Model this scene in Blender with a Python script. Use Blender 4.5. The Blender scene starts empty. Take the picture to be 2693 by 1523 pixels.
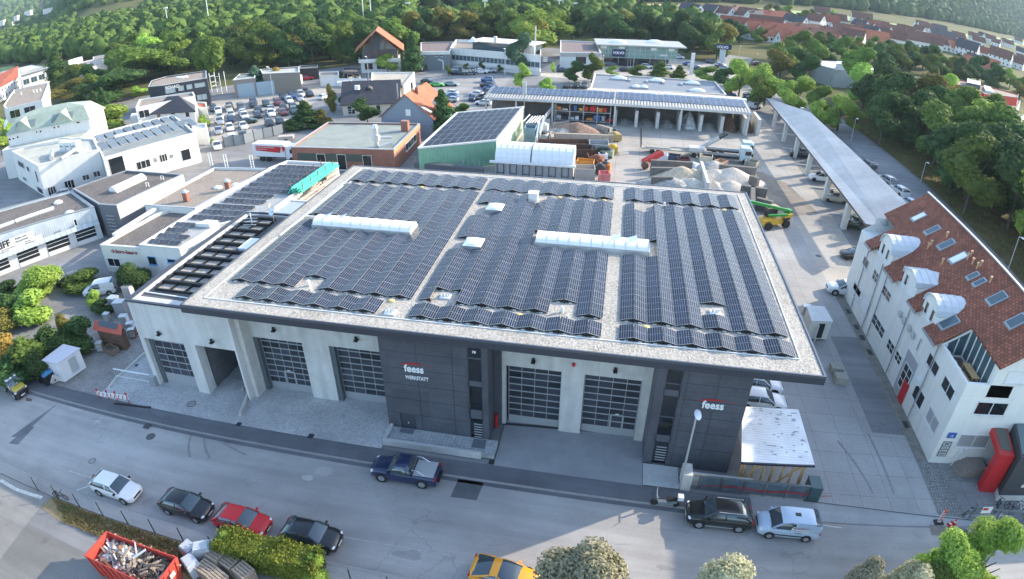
import bpy,bmesh,math,random
from mathutils import Vector,Matrix
R=math.radians
C=bpy.context.scene.collection
SC=bpy.context.scene
rnd=random.Random(7)
# ---------------------------------------------------------------- camera (drone, wide lens with barrel distortion)
CAMH,PIT,ROL,YAW=35.5,0.5285736444,0.0065634038,0.1778442662
cam=bpy.data.cameras.new('camera');cam_o=bpy.data.objects.new('camera',cam);C.objects.link(cam_o);SC.camera=cam_o
cam.type='PANO';cam.panorama_type='FISHEYE_LENS_POLYNOMIAL'
cam.sensor_fit='HORIZONTAL';cam.sensor_width=36;cam.sensor_height=20.3594
cam.fisheye_fov=math.pi
cam.fisheye_polynomial_k0=0.0;cam.fisheye_polynomial_k1=-4.80576860e-02;cam.fisheye_polynomial_k2=-5.46121194e-05
cam.fisheye_polynomial_k3=4.51634786e-05;cam.fisheye_polynomial_k4=-1.61074076e-06
cam.clip_start=0.1;cam.clip_end=30000
CM=Matrix.Rotation(YAW,3,'Z')@ Matrix.Rotation(math.pi/2-PIT,3,'X')@ Matrix.Rotation(ROL,3,'Z')
cam_o.matrix_world=Matrix.Translation((0,0,CAMH))@ CM.to_4x4()
# ---------------------------------------------------------------- sky, sun, exposure
SUN_EL,SUN_AZ=21.5,33.0          # azimuth measured from +X towards +Y
w=bpy.data.worlds.new('World');SC.world=w;w.use_nodes=True
nt=w.node_tree;bg=nt.nodes['Background']
sky=nt.nodes.new('ShaderNodeTexSky');sky.sky_type='NISHITA';sky.sun_disc=False
sky.sun_elevation=R(SUN_EL);sky.sun_rotation=R(90-SUN_AZ);sky.air_density=1.0;sky.dust_density=1.0;sky.ozone_density=1.0
nt.links.new(sky.outputs[0],bg.inputs[0]);bg.inputs[1].default_value=0.15
sl=bpy.data.lights.new('sun','SUN');sl.energy=2.7;sl.angle=R(0.55);sl.color=(1.0,0.87,0.70)
so=bpy.data.objects.new('sun',sl);C.objects.link(so)
sd=Vector((math.cos(R(SUN_AZ))*math.cos(R(SUN_EL)),math.sin(R(SUN_AZ))*math.cos(R(SUN_EL)),math.sin(R(SUN_EL))))
so.rotation_euler=sd.to_track_quat('Z','Y').to_euler();so.location=(60,60,90)
SC.view_settings.view_transform='Standard';SC.view_settings.look='None';SC.view_settings.gamma=1.0
SC.view_settings.exposure=1.75
try:
 SC.cycles.max_bounces=6;SC.cycles.diffuse_bounces=3;SC.cycles.glossy_bounces=3;SC.cycles.transparent_max_bounces=6
 SC.cycles.volume_bounces=1;SC.cycles.use_denoising=True
except Exception: pass
# ---------------------------------------------------------------- survey: a sight line of the photo (2693 px wide) met with a level or upright plane
FF,FA,FB=1551.2980224,0.3185442217,-0.25
def ray(px,py):
 x,y=px-1346.5,-(py-761.5);r=math.hypot(x,y);t=r/FF
 for _ in range(30): t=(r/FF)/(1+FA*t*t+FB*t**4)
 s=math.sin(t)/(r+1e-9)
 return CM @ Vector((x*s,y*s,-math.cos(t)))
def g(px,py,z=0.0):
 v=ray(px,py);t=(z-CAMH)/v.z
 return(v.x*t,v.y*t)
def onY(px,py,Y):
 v=ray(px,py);t=Y/v.y;return(v.x*t,v.z*t+CAMH)
def onX(px,py,X):
 v=ray(px,py);t=X/v.x;return(v.y*t,v.z*t+CAMH)
def onwall(px,py,A,B):
 "distance along wall A->B and height"
 v=ray(px,py);dx,dy=B[0]-A[0],B[1]-A[1];L=math.hypot(dx,dy);dx /= L;dy /= L
 nx,ny=dy,-dx;t=(A[0]*nx+A[1]*ny)/(v.x*nx+v.y*ny)
 X,Y=v.x*t,v.y*t
 return((X-A[0])*dx+(Y-A[1])*dy,v.z*t+CAMH)
def hgt(base,top,z=0):
 b=g(*base,z);v=ray(*top);return v.z*math.hypot(*b)/math.hypot(v.x,v.y)+CAMH
TL={'t1':(0,0,6.33),'t2':(1980,20,7.0667),'t3':(2333,60,7.0667),'t4':(1700,0,7.0667),'t5':(530,180,7.0667),'t6':(1340,270,7.0667),'t7':(1680,330,5.777)}
for k_,y_ in(('o',0),('m',370),('l',750),('b',1123)):
 for i_,x_ in enumerate((0,660,1320,1993)): TL[k_+str(i_+1)]=(x_,y_,3.64)
def q(t,x,y): a,b,s=TL[t];return(a+x/s,b+y/s)
def G(t,x,y,z=0.0): return g(*q(t,x,y),z)
def PG(t,pts,z=0.0): return[G(t,x,y,z)for x,y in pts]
# ---------------------------------------------------------------- materials
MATS={}
def nn(nt,typ,**kw):
 n=nt.nodes.new(typ)
 for k,v in kw.items(): setattr(n,k,v)
 return n
def mat(name,col,rough=0.7,metal=0.0,streak=0.0,var=0.0,vscale=1.0,bump=0.0,bscale=20.0,spec=0.5,col2=None,trans=0.0,coat=0.0,objvar=0.0,detail=6):
 if name in MATS: return MATS[name]
 m=bpy.data.materials.new(name);m.use_nodes=True;nt=m.node_tree;b=nt.nodes['Principled BSDF']
 b.inputs['Roughness'].default_value=rough;b.inputs['Metallic'].default_value=metal
 b.inputs['Specular IOR Level'].default_value=spec;b.inputs['Coat Weight'].default_value=coat
 b.inputs['Base Color'].default_value=(*col,1)
 geo=nn(nt,'ShaderNodeNewGeometry');out=None
 if var or col2:
  tx=nn(nt,'ShaderNodeTexNoise');tx.inputs['Scale'].default_value=vscale;tx.inputs['Detail'].default_value=detail;tx.inputs['Roughness'].default_value=0.65
  nt.links.new(geo.outputs['Position'],tx.inputs['Vector'])
  rp=nn(nt,'ShaderNodeValToRGB');rp.color_ramp.elements[0].position=0.3;rp.color_ramp.elements[1].position=0.7
  c2=col2 or tuple(min(1,c*(1+var))for c in col);c1=col if col2 else tuple(c*(1-var)for c in col)
  rp.color_ramp.elements[0].color=(*c1,1);rp.color_ramp.elements[1].color=(*c2,1)
  nt.links.new(tx.outputs['Fac'],rp.inputs[0]);out=rp.outputs[0]
 if streak:
  mp=nn(nt,'ShaderNodeMapping');mp.inputs['Scale'].default_value=(1.6,1.6,.12);nt.links.new(geo.outputs['Position'],mp.inputs[0])
  t3=nn(nt,'ShaderNodeTexNoise');t3.inputs['Scale'].default_value=1.0;t3.inputs['Detail'].default_value=6;nt.links.new(mp.outputs[0],t3.inputs['Vector'])
  m3=nn(nt,'ShaderNodeMapRange');m3.inputs[1].default_value=.35;m3.inputs[2].default_value=.7;m3.inputs[3].default_value=1+streak*.4;m3.inputs[4].default_value=1-streak;nt.links.new(t3.outputs[0],m3.inputs[0])
  vm=nn(nt,'ShaderNodeVectorMath',operation='SCALE');nt.links.new(m3.outputs[0],vm.inputs['Scale'])
  if out: nt.links.new(out,vm.inputs[0])
  else: vm.inputs[0].default_value=col
  out=vm.outputs[0]
 if objvar:
  oi=nn(nt,'ShaderNodeObjectInfo');hs=nn(nt,'ShaderNodeHueSaturation')
  mr=nn(nt,'ShaderNodeMapRange');mr.inputs[3].default_value=1-objvar;mr.inputs[4].default_value=1+objvar
  mh=nn(nt,'ShaderNodeMapRange');mh.inputs[3].default_value=0.5-objvar*.06;mh.inputs[4].default_value=0.5+objvar*.04
  nt.links.new(oi.outputs['Random'],mr.inputs[0]);nt.links.new(oi.outputs['Random'],mh.inputs[0])
  nt.links.new(mr.outputs[0],hs.inputs['Value']);nt.links.new(mh.outputs[0],hs.inputs['Hue'])
  if out: nt.links.new(out,hs.inputs['Color'])
  else: hs.inputs['Color'].default_value=(*col,1)
  out=hs.outputs[0]
 if out: nt.links.new(out,b.inputs['Base Color'])
 if bump:
  t2=nn(nt,'ShaderNodeTexNoise');t2.inputs['Scale'].default_value=bscale;t2.inputs['Detail'].default_value=4
  nt.links.new(geo.outputs['Position'],t2.inputs['Vector'])
  bp=nn(nt,'ShaderNodeBump');bp.inputs['Strength'].default_value=bump;bp.inputs['Distance'].default_value=0.05
  nt.links.new(t2.outputs['Fac'],bp.inputs['Height']);nt.links.new(bp.outputs[0],b.inputs['Normal'])
 if trans:
  tr=nn(nt,'ShaderNodeBsdfTranslucent');mx=nn(nt,'ShaderNodeMixShader');mx.inputs[0].default_value=trans
  if out: nt.links.new(out,tr.inputs[0])
  else: tr.inputs[0].default_value=(*col,1)
  nt.links.new(b.outputs[0],mx.inputs[1]);nt.links.new(tr.outputs[0],mx.inputs[2])
  nt.links.new(mx.outputs[0],nt.nodes['Material Output'].inputs[0])
 MATS[name]=m;return m
def stripes(name,col,col2,axis=(1,0,0),period=0.3,frac=0.5,rough=0.6,metal=0.0,bump=0.0,local=False):
 "ribs or boards: alternating bands along a direction"
 if name in MATS: return MATS[name]
 m=mat(name,col,rough,metal);nt=m.node_tree;b=nt.nodes['Principled BSDF']
 src=nn(nt,'ShaderNodeNewGeometry').outputs['Position']
 if local: src=nn(nt,'ShaderNodeTexCoord').outputs['Object']
 dp=nn(nt,'ShaderNodeVectorMath',operation='DOT_PRODUCT');dp.inputs[1].default_value=axis;nt.links.new(src,dp.inputs[0])
 dv=nn(nt,'ShaderNodeMath',operation='DIVIDE');dv.inputs[1].default_value=period;nt.links.new(dp.outputs['Value'],dv.inputs[0])
 fr=nn(nt,'ShaderNodeMath',operation='FRACT');nt.links.new(dv.outputs[0],fr.inputs[0])
 lt=nn(nt,'ShaderNodeMath',operation='LESS_THAN');lt.inputs[1].default_value=frac;nt.links.new(fr.outputs[0],lt.inputs[0])
 mx=nn(nt,'ShaderNodeMix',data_type='RGBA');mx.inputs[6].default_value=(*col,1);mx.inputs[7].default_value=(*col2,1)
 nz=nn(nt,'ShaderNodeTexNoise');nz.inputs['Scale'].default_value=0.7;nz.inputs['Detail'].default_value=5;nt.links.new(src,nz.inputs['Vector'])
 mr=nn(nt,'ShaderNodeMapRange');mr.inputs[1].default_value=.3;mr.inputs[2].default_value=.7;mr.inputs[3].default_value=.88;mr.inputs[4].default_value=1.1
 nt.links.new(nz.outputs[0],mr.inputs[0])
 vm=nn(nt,'ShaderNodeVectorMath',operation='SCALE')
 nt.links.new(lt.outputs[0],mx.inputs[0]);nt.links.new(mx.outputs[2],vm.inputs[0]);nt.links.new(mr.outputs[0],vm.inputs['Scale']);nt.links.new(vm.outputs[0],b.inputs['Base Color'])
 if bump:
  wv=nn(nt,'ShaderNodeMath',operation='PINGPONG');wv.inputs[1].default_value=0.5;nt.links.new(dv.outputs[0],wv.inputs[0])
  bp=nn(nt,'ShaderNodeBump');bp.inputs['Strength'].default_value=bump;bp.inputs['Distance'].default_value=period*0.5
  nt.links.new(wv.outputs[0],bp.inputs['Height']);nt.links.new(bp.outputs[0],b.inputs['Normal'])
 return m
def slabs(name,col,mortar,bw,bh,ms=0.01,rough=0.85,var=0.15,rot=0.0,upright=False,offs=0.5,stain=0.25,sscale=0.15):
 "bricks, tiles, pavers, slab joints"
 if name in MATS: return MATS[name]
 m=mat(name,col,rough);nt=m.node_tree;b=nt.nodes['Principled BSDF']
 geo=nn(nt,'ShaderNodeNewGeometry');src=geo.outputs['Position']
 if upright:
  sp=nn(nt,'ShaderNodeSeparateXYZ');nt.links.new(src,sp.inputs[0]);cb=nn(nt,'ShaderNodeCombineXYZ')
  ad=nn(nt,'ShaderNodeMath',operation='ADD');nt.links.new(sp.outputs[0],ad.inputs[0]);nt.links.new(sp.outputs[1],ad.inputs[1])
  nt.links.new(ad.outputs[0],cb.inputs[0]);nt.links.new(sp.outputs[2],cb.inputs[1]);vec=cb.outputs[0]
 else:
  mp=nn(nt,'ShaderNodeMapping');mp.inputs['Rotation'].default_value=(0,0,rot);nt.links.new(src,mp.inputs[0]);vec=mp.outputs[0]
 br=nn(nt,'ShaderNodeTexBrick');br.offset=offs;br.inputs['Scale'].default_value=1.0;br.inputs['Mortar Size'].default_value=ms
 br.inputs['Brick Width'].default_value=bw;br.inputs['Row Height'].default_value=bh;br.inputs['Mortar Smooth'].default_value=0.1
 br.inputs['Color1'].default_value=(*[c*(1-var)for c in col],1);br.inputs['Color2'].default_value=(*[min(1,c*(1+var))for c in col],1);br.inputs['Mortar'].default_value=(*mortar,1)
 nt.links.new(vec,br.inputs['Vector'])
 nz=nn(nt,'ShaderNodeTexNoise');nz.inputs['Scale'].default_value=sscale;nz.inputs['Detail'].default_value=8;nt.links.new(src,nz.inputs['Vector']);nz.inputs['Roughness'].default_value=.62
 mr=nn(nt,'ShaderNodeMapRange');mr.inputs[1].default_value=.3;mr.inputs[2].default_value=.7;mr.inputs[3].default_value=1-stain;mr.inputs[4].default_value=1+stain
 nt.links.new(nz.outputs[0],mr.inputs[0])
 n2=nn(nt,'ShaderNodeTexNoise');n2.inputs['Scale'].default_value=6;n2.inputs['Detail'].default_value=3;nt.links.new(src,n2.inputs['Vector'])
 m2=nn(nt,'ShaderNodeMapRange');m2.inputs[1].default_value=.3;m2.inputs[2].default_value=.7;m2.inputs[3].default_value=.9;m2.inputs[4].default_value=1.1
 nt.links.new(n2.outputs[0],m2.inputs[0]);mm=nn(nt,'ShaderNodeMath',operation='MULTIPLY');nt.links.new(mr.outputs[0],mm.inputs[0]);nt.links.new(m2.outputs[0],mm.inputs[1])
 vm=nn(nt,'ShaderNodeVectorMath',operation='SCALE');nt.links.new(br.outputs[0],vm.inputs[0]);nt.links.new(mm.outputs[0],vm.inputs['Scale']);nt.links.new(vm.outputs[0],b.inputs['Base Color'])
 return m
def asphalt(name,col,tint=(1,1,1),big=0.06,amp=0.22,fine=0.12):
 if name in MATS: return MATS[name]
 m=mat(name,col,0.9,spec=0.25);nt=m.node_tree;b=nt.nodes['Principled BSDF'];src=nn(nt,'ShaderNodeNewGeometry').outputs['Position']
 prev=None
 for sc,a,dt,st in((big,amp,8,None),(0.9,0.13,6,(1,.07,1)),(.25,.12,8,(1,.5,1)),(14,fine,3,None),(45,fine*.9,2,None)):
  nz=nn(nt,'ShaderNodeTexNoise');nz.inputs['Scale'].default_value=sc;nz.inputs['Detail'].default_value=dt;nz.inputs['Roughness'].default_value=.6
  if st:
   mp=nn(nt,'ShaderNodeMapping');mp.inputs['Scale'].default_value=(st[1],st[0],1);nt.links.new(src,mp.inputs[0]);nt.links.new(mp.outputs[0],nz.inputs['Vector'])
  else: nt.links.new(src,nz.inputs['Vector'])
  mr=nn(nt,'ShaderNodeMapRange');mr.inputs[1].default_value=.3;mr.inputs[2].default_value=.7;mr.inputs[3].default_value=1-a;mr.inputs[4].default_value=1+a
  nt.links.new(nz.outputs[0],mr.inputs[0])
  if prev:
   mm=nn(nt,'ShaderNodeMath',operation='MULTIPLY');nt.links.new(prev,mm.inputs[0]);nt.links.new(mr.outputs[0],mm.inputs[1]);prev=mm.outputs[0]
  else: prev=mr.outputs[0]
 # rare dark oil spots / tar seams
 vo=nn(nt,'ShaderNodeTexNoise');vo.inputs['Scale'].default_value=0.45;vo.inputs['Detail'].default_value=2;nt.links.new(src,vo.inputs['Vector'])
 mr=nn(nt,'ShaderNodeMapRange');mr.inputs[1].default_value=.68;mr.inputs[2].default_value=.8;mr.inputs[3].default_value=1;mr.inputs[4].default_value=.75;nt.links.new(vo.outputs[0],mr.inputs[0])
 mm=nn(nt,'ShaderNodeMath',operation='MULTIPLY');nt.links.new(prev,mm.inputs[0]);nt.links.new(mr.outputs[0],mm.inputs[1])
 # fine cracks, only where a coarse noise allows them
 vc=nn(nt,'ShaderNodeTexVoronoi',feature='DISTANCE_TO_EDGE');vc.inputs['Scale'].default_value=.32;wp=nn(nt,'ShaderNodeTexNoise');wp.inputs['Scale'].default_value=1.2;wp.inputs['Detail'].default_value=4;nt.links.new(src,wp.inputs['Vector'])
 wa=nn(nt,'ShaderNodeVectorMath',operation='ADD');nt.links.new(src,wa.inputs[0]);nt.links.new(wp.outputs['Color'],wa.inputs[1]);nt.links.new(wa.outputs[0],vc.inputs['Vector'])
 ck=nn(nt,'ShaderNodeMapRange');ck.inputs[1].default_value=0;ck.inputs[2].default_value=.02;ck.inputs[3].default_value=.80;ck.inputs[4].default_value=1;nt.links.new(vc.outputs['Distance'],ck.inputs[0])
 mk_=nn(nt,'ShaderNodeMix');gt_=nn(nt,'ShaderNodeMath',operation='GREATER_THAN');gt_.inputs[1].default_value=.56;g2=nn(nt,'ShaderNodeTexNoise');g2.inputs['Scale'].default_value=.11;nt.links.new(src,g2.inputs['Vector']);nt.links.new(g2.outputs[0],gt_.inputs[0])
 nt.links.new(gt_.outputs[0],mk_.inputs[0]);mk_.inputs[2].default_value=1;nt.links.new(ck.outputs[0],mk_.inputs[3]);m5=nn(nt,'ShaderNodeMath',operation='MULTIPLY');nt.links.new(mm.outputs[0],m5.inputs[0]);nt.links.new(mk_.outputs[0],m5.inputs[1])
 vm=nn(nt,'ShaderNodeVectorMath',operation='SCALE');vm.inputs[0].default_value=col;nt.links.new(m5.outputs[0],vm.inputs['Scale']);nt.links.new(vm.outputs[0],b.inputs['Base Color'])
 return m
def gravel(name,c1,c2,scale=9.0):
 if name in MATS: return MATS[name]
 m=mat(name,c1,0.9,spec=.2);nt=m.node_tree;b=nt.nodes['Principled BSDF'];src=nn(nt,'ShaderNodeNewGeometry').outputs['Position']
 vo=nn(nt,'ShaderNodeTexVoronoi');vo.inputs['Scale'].default_value=scale;nt.links.new(src,vo.inputs['Vector'])
 sp=nn(nt,'ShaderNodeSeparateColor');nt.links.new(vo.outputs['Color'],sp.inputs[0])
 nz=nn(nt,'ShaderNodeTexNoise');nz.inputs['Scale'].default_value=.35;nz.inputs['Detail'].default_value=7;nt.links.new(src,nz.inputs['Vector'])
 ad=nn(nt,'ShaderNodeMath',operation='ADD');nt.links.new(sp.outputs[0],ad.inputs[0]);nt.links.new(nz.outputs[0],ad.inputs[1])
 mr=nn(nt,'ShaderNodeMapRange');mr.inputs[1].default_value=.3;mr.inputs[2].default_value=1.4;nt.links.new(ad.outputs[0],mr.inputs[0])
 mx=nn(nt,'ShaderNodeMix',data_type='RGBA');mx.inputs[6].default_value=(*c1,1);mx.inputs[7].default_value=(*c2,1)
 nt.links.new(mr.outputs[0],mx.inputs[0]);nt.links.new(mx.outputs[2],b.inputs['Base Color'])
 bp=nn(nt,'ShaderNodeBump');bp.inputs['Strength'].default_value=.6;bp.inputs['Distance'].default_value=.05
 nt.links.new(vo.outputs['Distance'],bp.inputs['Height']);nt.links.new(bp.outputs[0],b.inputs['Normal'])
 return m
def pvmat(name,cell,line,nx=6,ny=2,lw=0.02,frame=0.02,rough=0.12):
 m=mat(name,cell,rough,spec=0.16);nt=m.node_tree;b=nt.nodes['Principled BSDF']
 uv=nn(nt,'ShaderNodeTexCoord').outputs['UV'];sp=nn(nt,'ShaderNodeSeparateXYZ');nt.links.new(uv,sp.inputs[0]);res=[]
 for o,n,wd in((0,nx,lw*nx),(1,ny,lw*.6*ny)):
  mu=nn(nt,'ShaderNodeMath',operation='MULTIPLY');mu.inputs[1].default_value=n;nt.links.new(sp.outputs[o],mu.inputs[0])
  ad=nn(nt,'ShaderNodeMath',operation='ADD');ad.inputs[1].default_value=wd/2;nt.links.new(mu.outputs[0],ad.inputs[0])
  fr=nn(nt,'ShaderNodeMath',operation='FRACT');nt.links.new(ad.outputs[0],fr.inputs[0])
  lt=nn(nt,'ShaderNodeMath',operation='LESS_THAN');lt.inputs[1].default_value=wd;nt.links.new(fr.outputs[0],lt.inputs[0]);res.append(lt.outputs[0])
 mxx=nn(nt,'ShaderNodeMath',operation='MAXIMUM');nt.links.new(res[0],mxx.inputs[0]);nt.links.new(res[1],mxx.inputs[1])
 oi=nn(nt,'ShaderNodeObjectInfo');mr=nn(nt,'ShaderNodeMapRange');mr.inputs[3].default_value=.8;mr.inputs[4].default_value=1.25;nt.links.new(oi.outputs['Random'],mr.inputs[0])
 vm=nn(nt,'ShaderNodeVectorMath',operation='SCALE');vm.inputs[0].default_value=cell;nt.links.new(mr.outputs[0],vm.inputs['Scale'])
 mx=nn(nt,'ShaderNodeMix',data_type='RGBA');nt.links.new(vm.outputs[0],mx.inputs[6]);mx.inputs[7].default_value=(*line,1)
 nt.links.new(mxx.outputs[0],mx.inputs[0]);nt.links.new(mx.outputs[2],b.inputs['Base Color'])
 return m
# ---------------------------------------------------------------- mesh builder
class MB:
 def __init__(s): s.v=[];s.f=[];s.m=[];s.uv={}
 def poly(s,pts,mi=0,uv=None):
  n=len(s.v);s.v+=[tuple(p)for p in pts];s.f.append(tuple(range(n,n+len(pts))));s.m.append(mi)
  if uv: s.uv[len(s.f)-1]=uv
 def prism(s,pl,z0,z1,mi=0,top=None,bottom=True):
  a=sum(pl[i][0]*pl[(i+1)%len(pl)][1]-pl[(i+1)%len(pl)][0]*pl[i][1]for i in range(len(pl)))
  if a<0: pl=pl[::-1]
  n=len(s.v);k=len(pl);s.v+=[(p[0],p[1],z0)for p in pl]+[(p[0],p[1],z1)for p in pl]
  for i in range(k): s.f.append((n+i,n+(i+1)%k,n+k+(i+1)%k,n+k+i));s.m.append(mi)
  s.f.append(tuple(n+k+i for i in range(k)));s.m.append(mi if top is None else top)
  if bottom: s.f.append(tuple(n+k-1-i for i in range(k)));s.m.append(mi)
  return s
 def box(s,x0,x1,y0,y1,z0,z1,mi=0):
  return s.prism([(min(x0,x1),min(y0,y1)),(max(x0,x1),min(y0,y1)),(max(x0,x1),max(y0,y1)),(min(x0,x1),max(y0,y1))],min(z0,z1),max(z0,z1),mi)
 def beam(s,a,b,w=0.1,h=None,mi=0,n=4):
  "bar from a to b with square (n=4) or round section"
  a,b=Vector(a),Vector(b);d=(b-a).normalized();h=h or w
  u=d.cross(Vector((0,0,1)));
  if u.length<1e-3: u=Vector((1,0,0))
  u.normalize();v=u.cross(d).normalized();k=len(s.v)
  w0,w1=(w if isinstance(w,tuple)else(w,w));h0,h1=(w0,w1)if isinstance(h,tuple)or isinstance(w,tuple)else(h,h)
  for p,ww,hh in((a,w0,h0),(b,w1,h1)):
   for i in range(n):
    t=2*math.pi*(i+.5)/n;f=math.sqrt(2)if n==4 else 1
    s.v.append(tuple(p+u*math.cos(t)*ww/2*f+v*math.sin(t)*hh/2*f))
  for i in range(n): s.f.append((k+i,k+(i+1)%n,k+n+(i+1)%n,k+n+i));s.m.append(mi)
  s.f.append(tuple(k+n-1-i for i in range(n)));s.f.append(tuple(k+n+i for i in range(n)));s.m+=[mi,mi]
  return s
 def cyl(s,x,y,z0,z1,r0,r1=None,n=12,mi=0): return s.beam((x,y,z0),(x,y,z1),(2*r0,2*(r0 if r1 is None else r1)),None,mi,n)
 def ball(s,c,r,n=8,m=5,mi=0,sc=(1,1,1)):
  k=len(s.v)
  for j in range(m+1):
   t=math.pi*j/m
   for i in range(n): s.v.append((c[0]+r*sc[0]*math.sin(t)*math.cos(2*math.pi*i/n),c[1]+r*sc[1]*math.sin(t)*math.sin(2*math.pi*i/n),c[2]+r*sc[2]*math.cos(t)))
  for j in range(m):
   for i in range(n): s.f.append((k+j*n+i,k+(j+1)*n+i,k+(j+1)*n+(i+1)%n,k+j*n+(i+1)%n));s.m.append(mi)
  return s
 def mesh(s,name,mats,smooth=False):
  me=bpy.data.meshes.new(name);me.from_pydata(s.v,[],s.f)
  for m in(mats if isinstance(mats,(list,tuple))else[mats]): me.materials.append(m)
  if any(s.m): me.polygons.foreach_set('material_index',s.m)
  if s.uv:
   ul=me.uv_layers.new(name='UVMap')
   for fi,uv in s.uv.items():
    for li,c in zip(me.polygons[fi].loop_indices,uv): ul.data[li].uv=c
  if smooth: me.polygons.foreach_set('use_smooth',[True]*len(me.polygons))
  me.update();return me
 def obj(s,name,mats,parent=None,smooth=False):
  "vertices are world positions, whatever the parent"
  o=bpy.data.objects.new(name,s.mesh(name,mats,smooth));C.objects.link(o)
  if parent is not None: hang(o,parent)
  return o
def wm(o):
 m=Matrix.LocRotScale(o.location,o.rotation_euler,o.scale)
 if o.parent is not None: m=wm(o.parent)@ o.matrix_parent_inverse @ m
 return m
def hang(o,parent): o.parent=parent;o.matrix_parent_inverse=wm(parent).inverted()
def tag(o,label=None,cat=None,group=None,kind=None):
 if label: o['label']=label
 if cat: o['category']=cat
 if group: o['group']=group
 if kind: o['kind']=kind
 return o
def thing(name,label,cat,loc=(0,0,0),rz=0,group=None):
 o=bpy.data.objects.new(name,None);o.empty_display_size=.3;C.objects.link(o);o.location=loc;o.rotation_euler=(0,0,rz)
 return tag(o,label,cat,group)
def local(name,mesh,parent,loc=(0,0,0),rot=(0,0,0),sc=(1,1,1)):
 o=bpy.data.objects.new(name,mesh);C.objects.link(o);o.parent=parent;o.location=loc;o.rotation_euler=rot;o.scale=sc;return o
def kids(o): return list(o.children)
def copy_tree(o,parent=None):
 c=o.copy();C.objects.link(c);c.parent=parent
 for ch in kids(o): copy_tree(ch,c)
 return c
def struct(name,mb,mats,**kw): o=mb.obj(name,mats,**kw);o['kind']='structure';return o
def sheet(name,pl,z,m):
 mb=MB();a=sum(pl[i][0]*pl[(i+1)%len(pl)][1]-pl[(i+1)%len(pl)][0]*pl[i][1]for i in range(len(pl)))
 mb.poly([(x,y,z)for x,y in(pl if a>0 else pl[::-1])]);return struct(name,mb,m)
def rect(x0,x1,y0,y1): return[(x0,y0),(x1,y0),(x1,y1),(x0,y1)]
def text(body,name,size,loc,rot,m,parent=None,ext=0.03,bold=0.0,align='LEFT',sx=1.0,shear=0.0):
 cu=bpy.data.curves.new(name,'FONT');cu.body=body;cu.size=size;cu.extrude=ext;cu.offset=bold;cu.align_x=align;cu.shear=shear
 cu.materials.append(m);o=bpy.data.objects.new(name,cu);C.objects.link(o);o.location=loc;o.rotation_euler=rot;o.scale=(sx,1,1)
 me=bpy.data.meshes.new_from_object(o);m2=bpy.data.objects.new(name,me);C.objects.link(m2);m2.location=loc;m2.rotation_euler=rot;m2.scale=(sx,1,1)
 bpy.data.objects.remove(o);o=m2
 if parent is not None: hang(o,parent)
 return o
# ---------------------------------------------------------------- common materials
white=mat('white_render',(.70,.70,.68),.8,streak=.06,var=.04,vscale=.5)
whitem=mat('white_metal',(.75,.77,.78),.35,var=.03,vscale=2)
cream=mat('cream_render',(.66,.60,.48),.8,var=.05,vscale=.5)
grey=mat('grey_metal',(.33,.35,.37),.45,metal=.3)
lgrey=mat('light_grey_metal',(.55,.57,.58),.4,metal=.5)
dark=mat('dark_metal',(.03,.033,.04),.45)
black=mat('black_plastic',(.012,.012,.014),.5)
conc=mat('concrete',(.52,.53,.52),.85,streak=.16,var=.10,vscale=.9,bump=.15,bscale=8)
concl=mat('light_concrete',(.55,.54,.51),.85,var=.12,vscale=1.2,bump=.1,bscale=8)
clad=slabs('anthracite_cladding',(.075,.082,.10),(.062,.068,.082),3.1,1.55,.025,.5,.10,upright=True,offs=0,stain=.16,sscale=.6)
fascia=mat('fascia_metal',(.045,.05,.065),.4,var=.05)
glass=mat('dark_glass',(.012,.016,.02),.06,spec=.8)
cglass=mat('car_glass',(.10,.125,.14),.08,metal=.55,spec=.8)
glassb=mat('blue_glass',(.06,.10,.12),.08,spec=.8)
redp=mat('red_paint',(.52,.02,.025),.4)
tile_r=slabs('red_roof_tiles',(.30,.085,.05),(.10,.03,.02),.32,.38,.025,.8,.22,stain=.2,sscale=.5)
tile_o=slabs('orange_roof_tiles',(.46,.15,.075),(.2,.06,.03),.32,.38,.025,.8,.2,stain=.2,sscale=.5)
tile_d=slabs('dark_roof_tiles',(.055,.055,.065),(.025,.025,.03),.32,.38,.02,.6,.15,stain=.15,sscale=.5)
tile_b=slabs('brown_roof_tiles',(.16,.07,.05),(.07,.03,.02),.32,.38,.02,.8,.2,stain=.2,sscale=.5)
brick=slabs('red_brick',(.26,.095,.06),(.30,.2,.16),.24,.08,.008,.85,.2,upright=True,stain=.15,sscale=.6)
rgrav=gravel('roof_gravel',(.23,.215,.19),(.50,.47,.42),9)
bgrav=gravel('brown_roof_gravel',(.20,.165,.14),(.36,.31,.26),8)
dgrav=gravel('dark_roof_gravel',(.09,.08,.075),(.20,.18,.165),8)
felt=mat('roof_felt',(.24,.26,.25),.9,var=.2,vscale=.35,bump=.1)
feltg=mat('pale_roof_felt',(.42,.43,.38),.9,var=.15,vscale=.3)
wood=mat('timber',(.52,.33,.15),.7,var=.2,vscale=4)
palw=mat('pallet_wood',(.34,.27,.21),.85,var=.25,vscale=5)
lite=mat('opal_dome',(.82,.84,.86),.25,var=.03)
pv=pvmat('solar_cells',(.018,.026,.046),(.40,.44,.50),6,2,.016,rough=.22)
pvp=pvmat('plain_solar_cells',(.07,.08,.10),(.30,.33,.36),2,1,.02)
pvb=pvmat('blue_solar_cells',(.02,.035,.08),(.35,.40,.5),1,1,.06)
rubber=mat('rubber',(.02,.02,.02),.85);rimm=mat('alloy_rim',(.55,.56,.58),.3,metal=.8)
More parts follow.
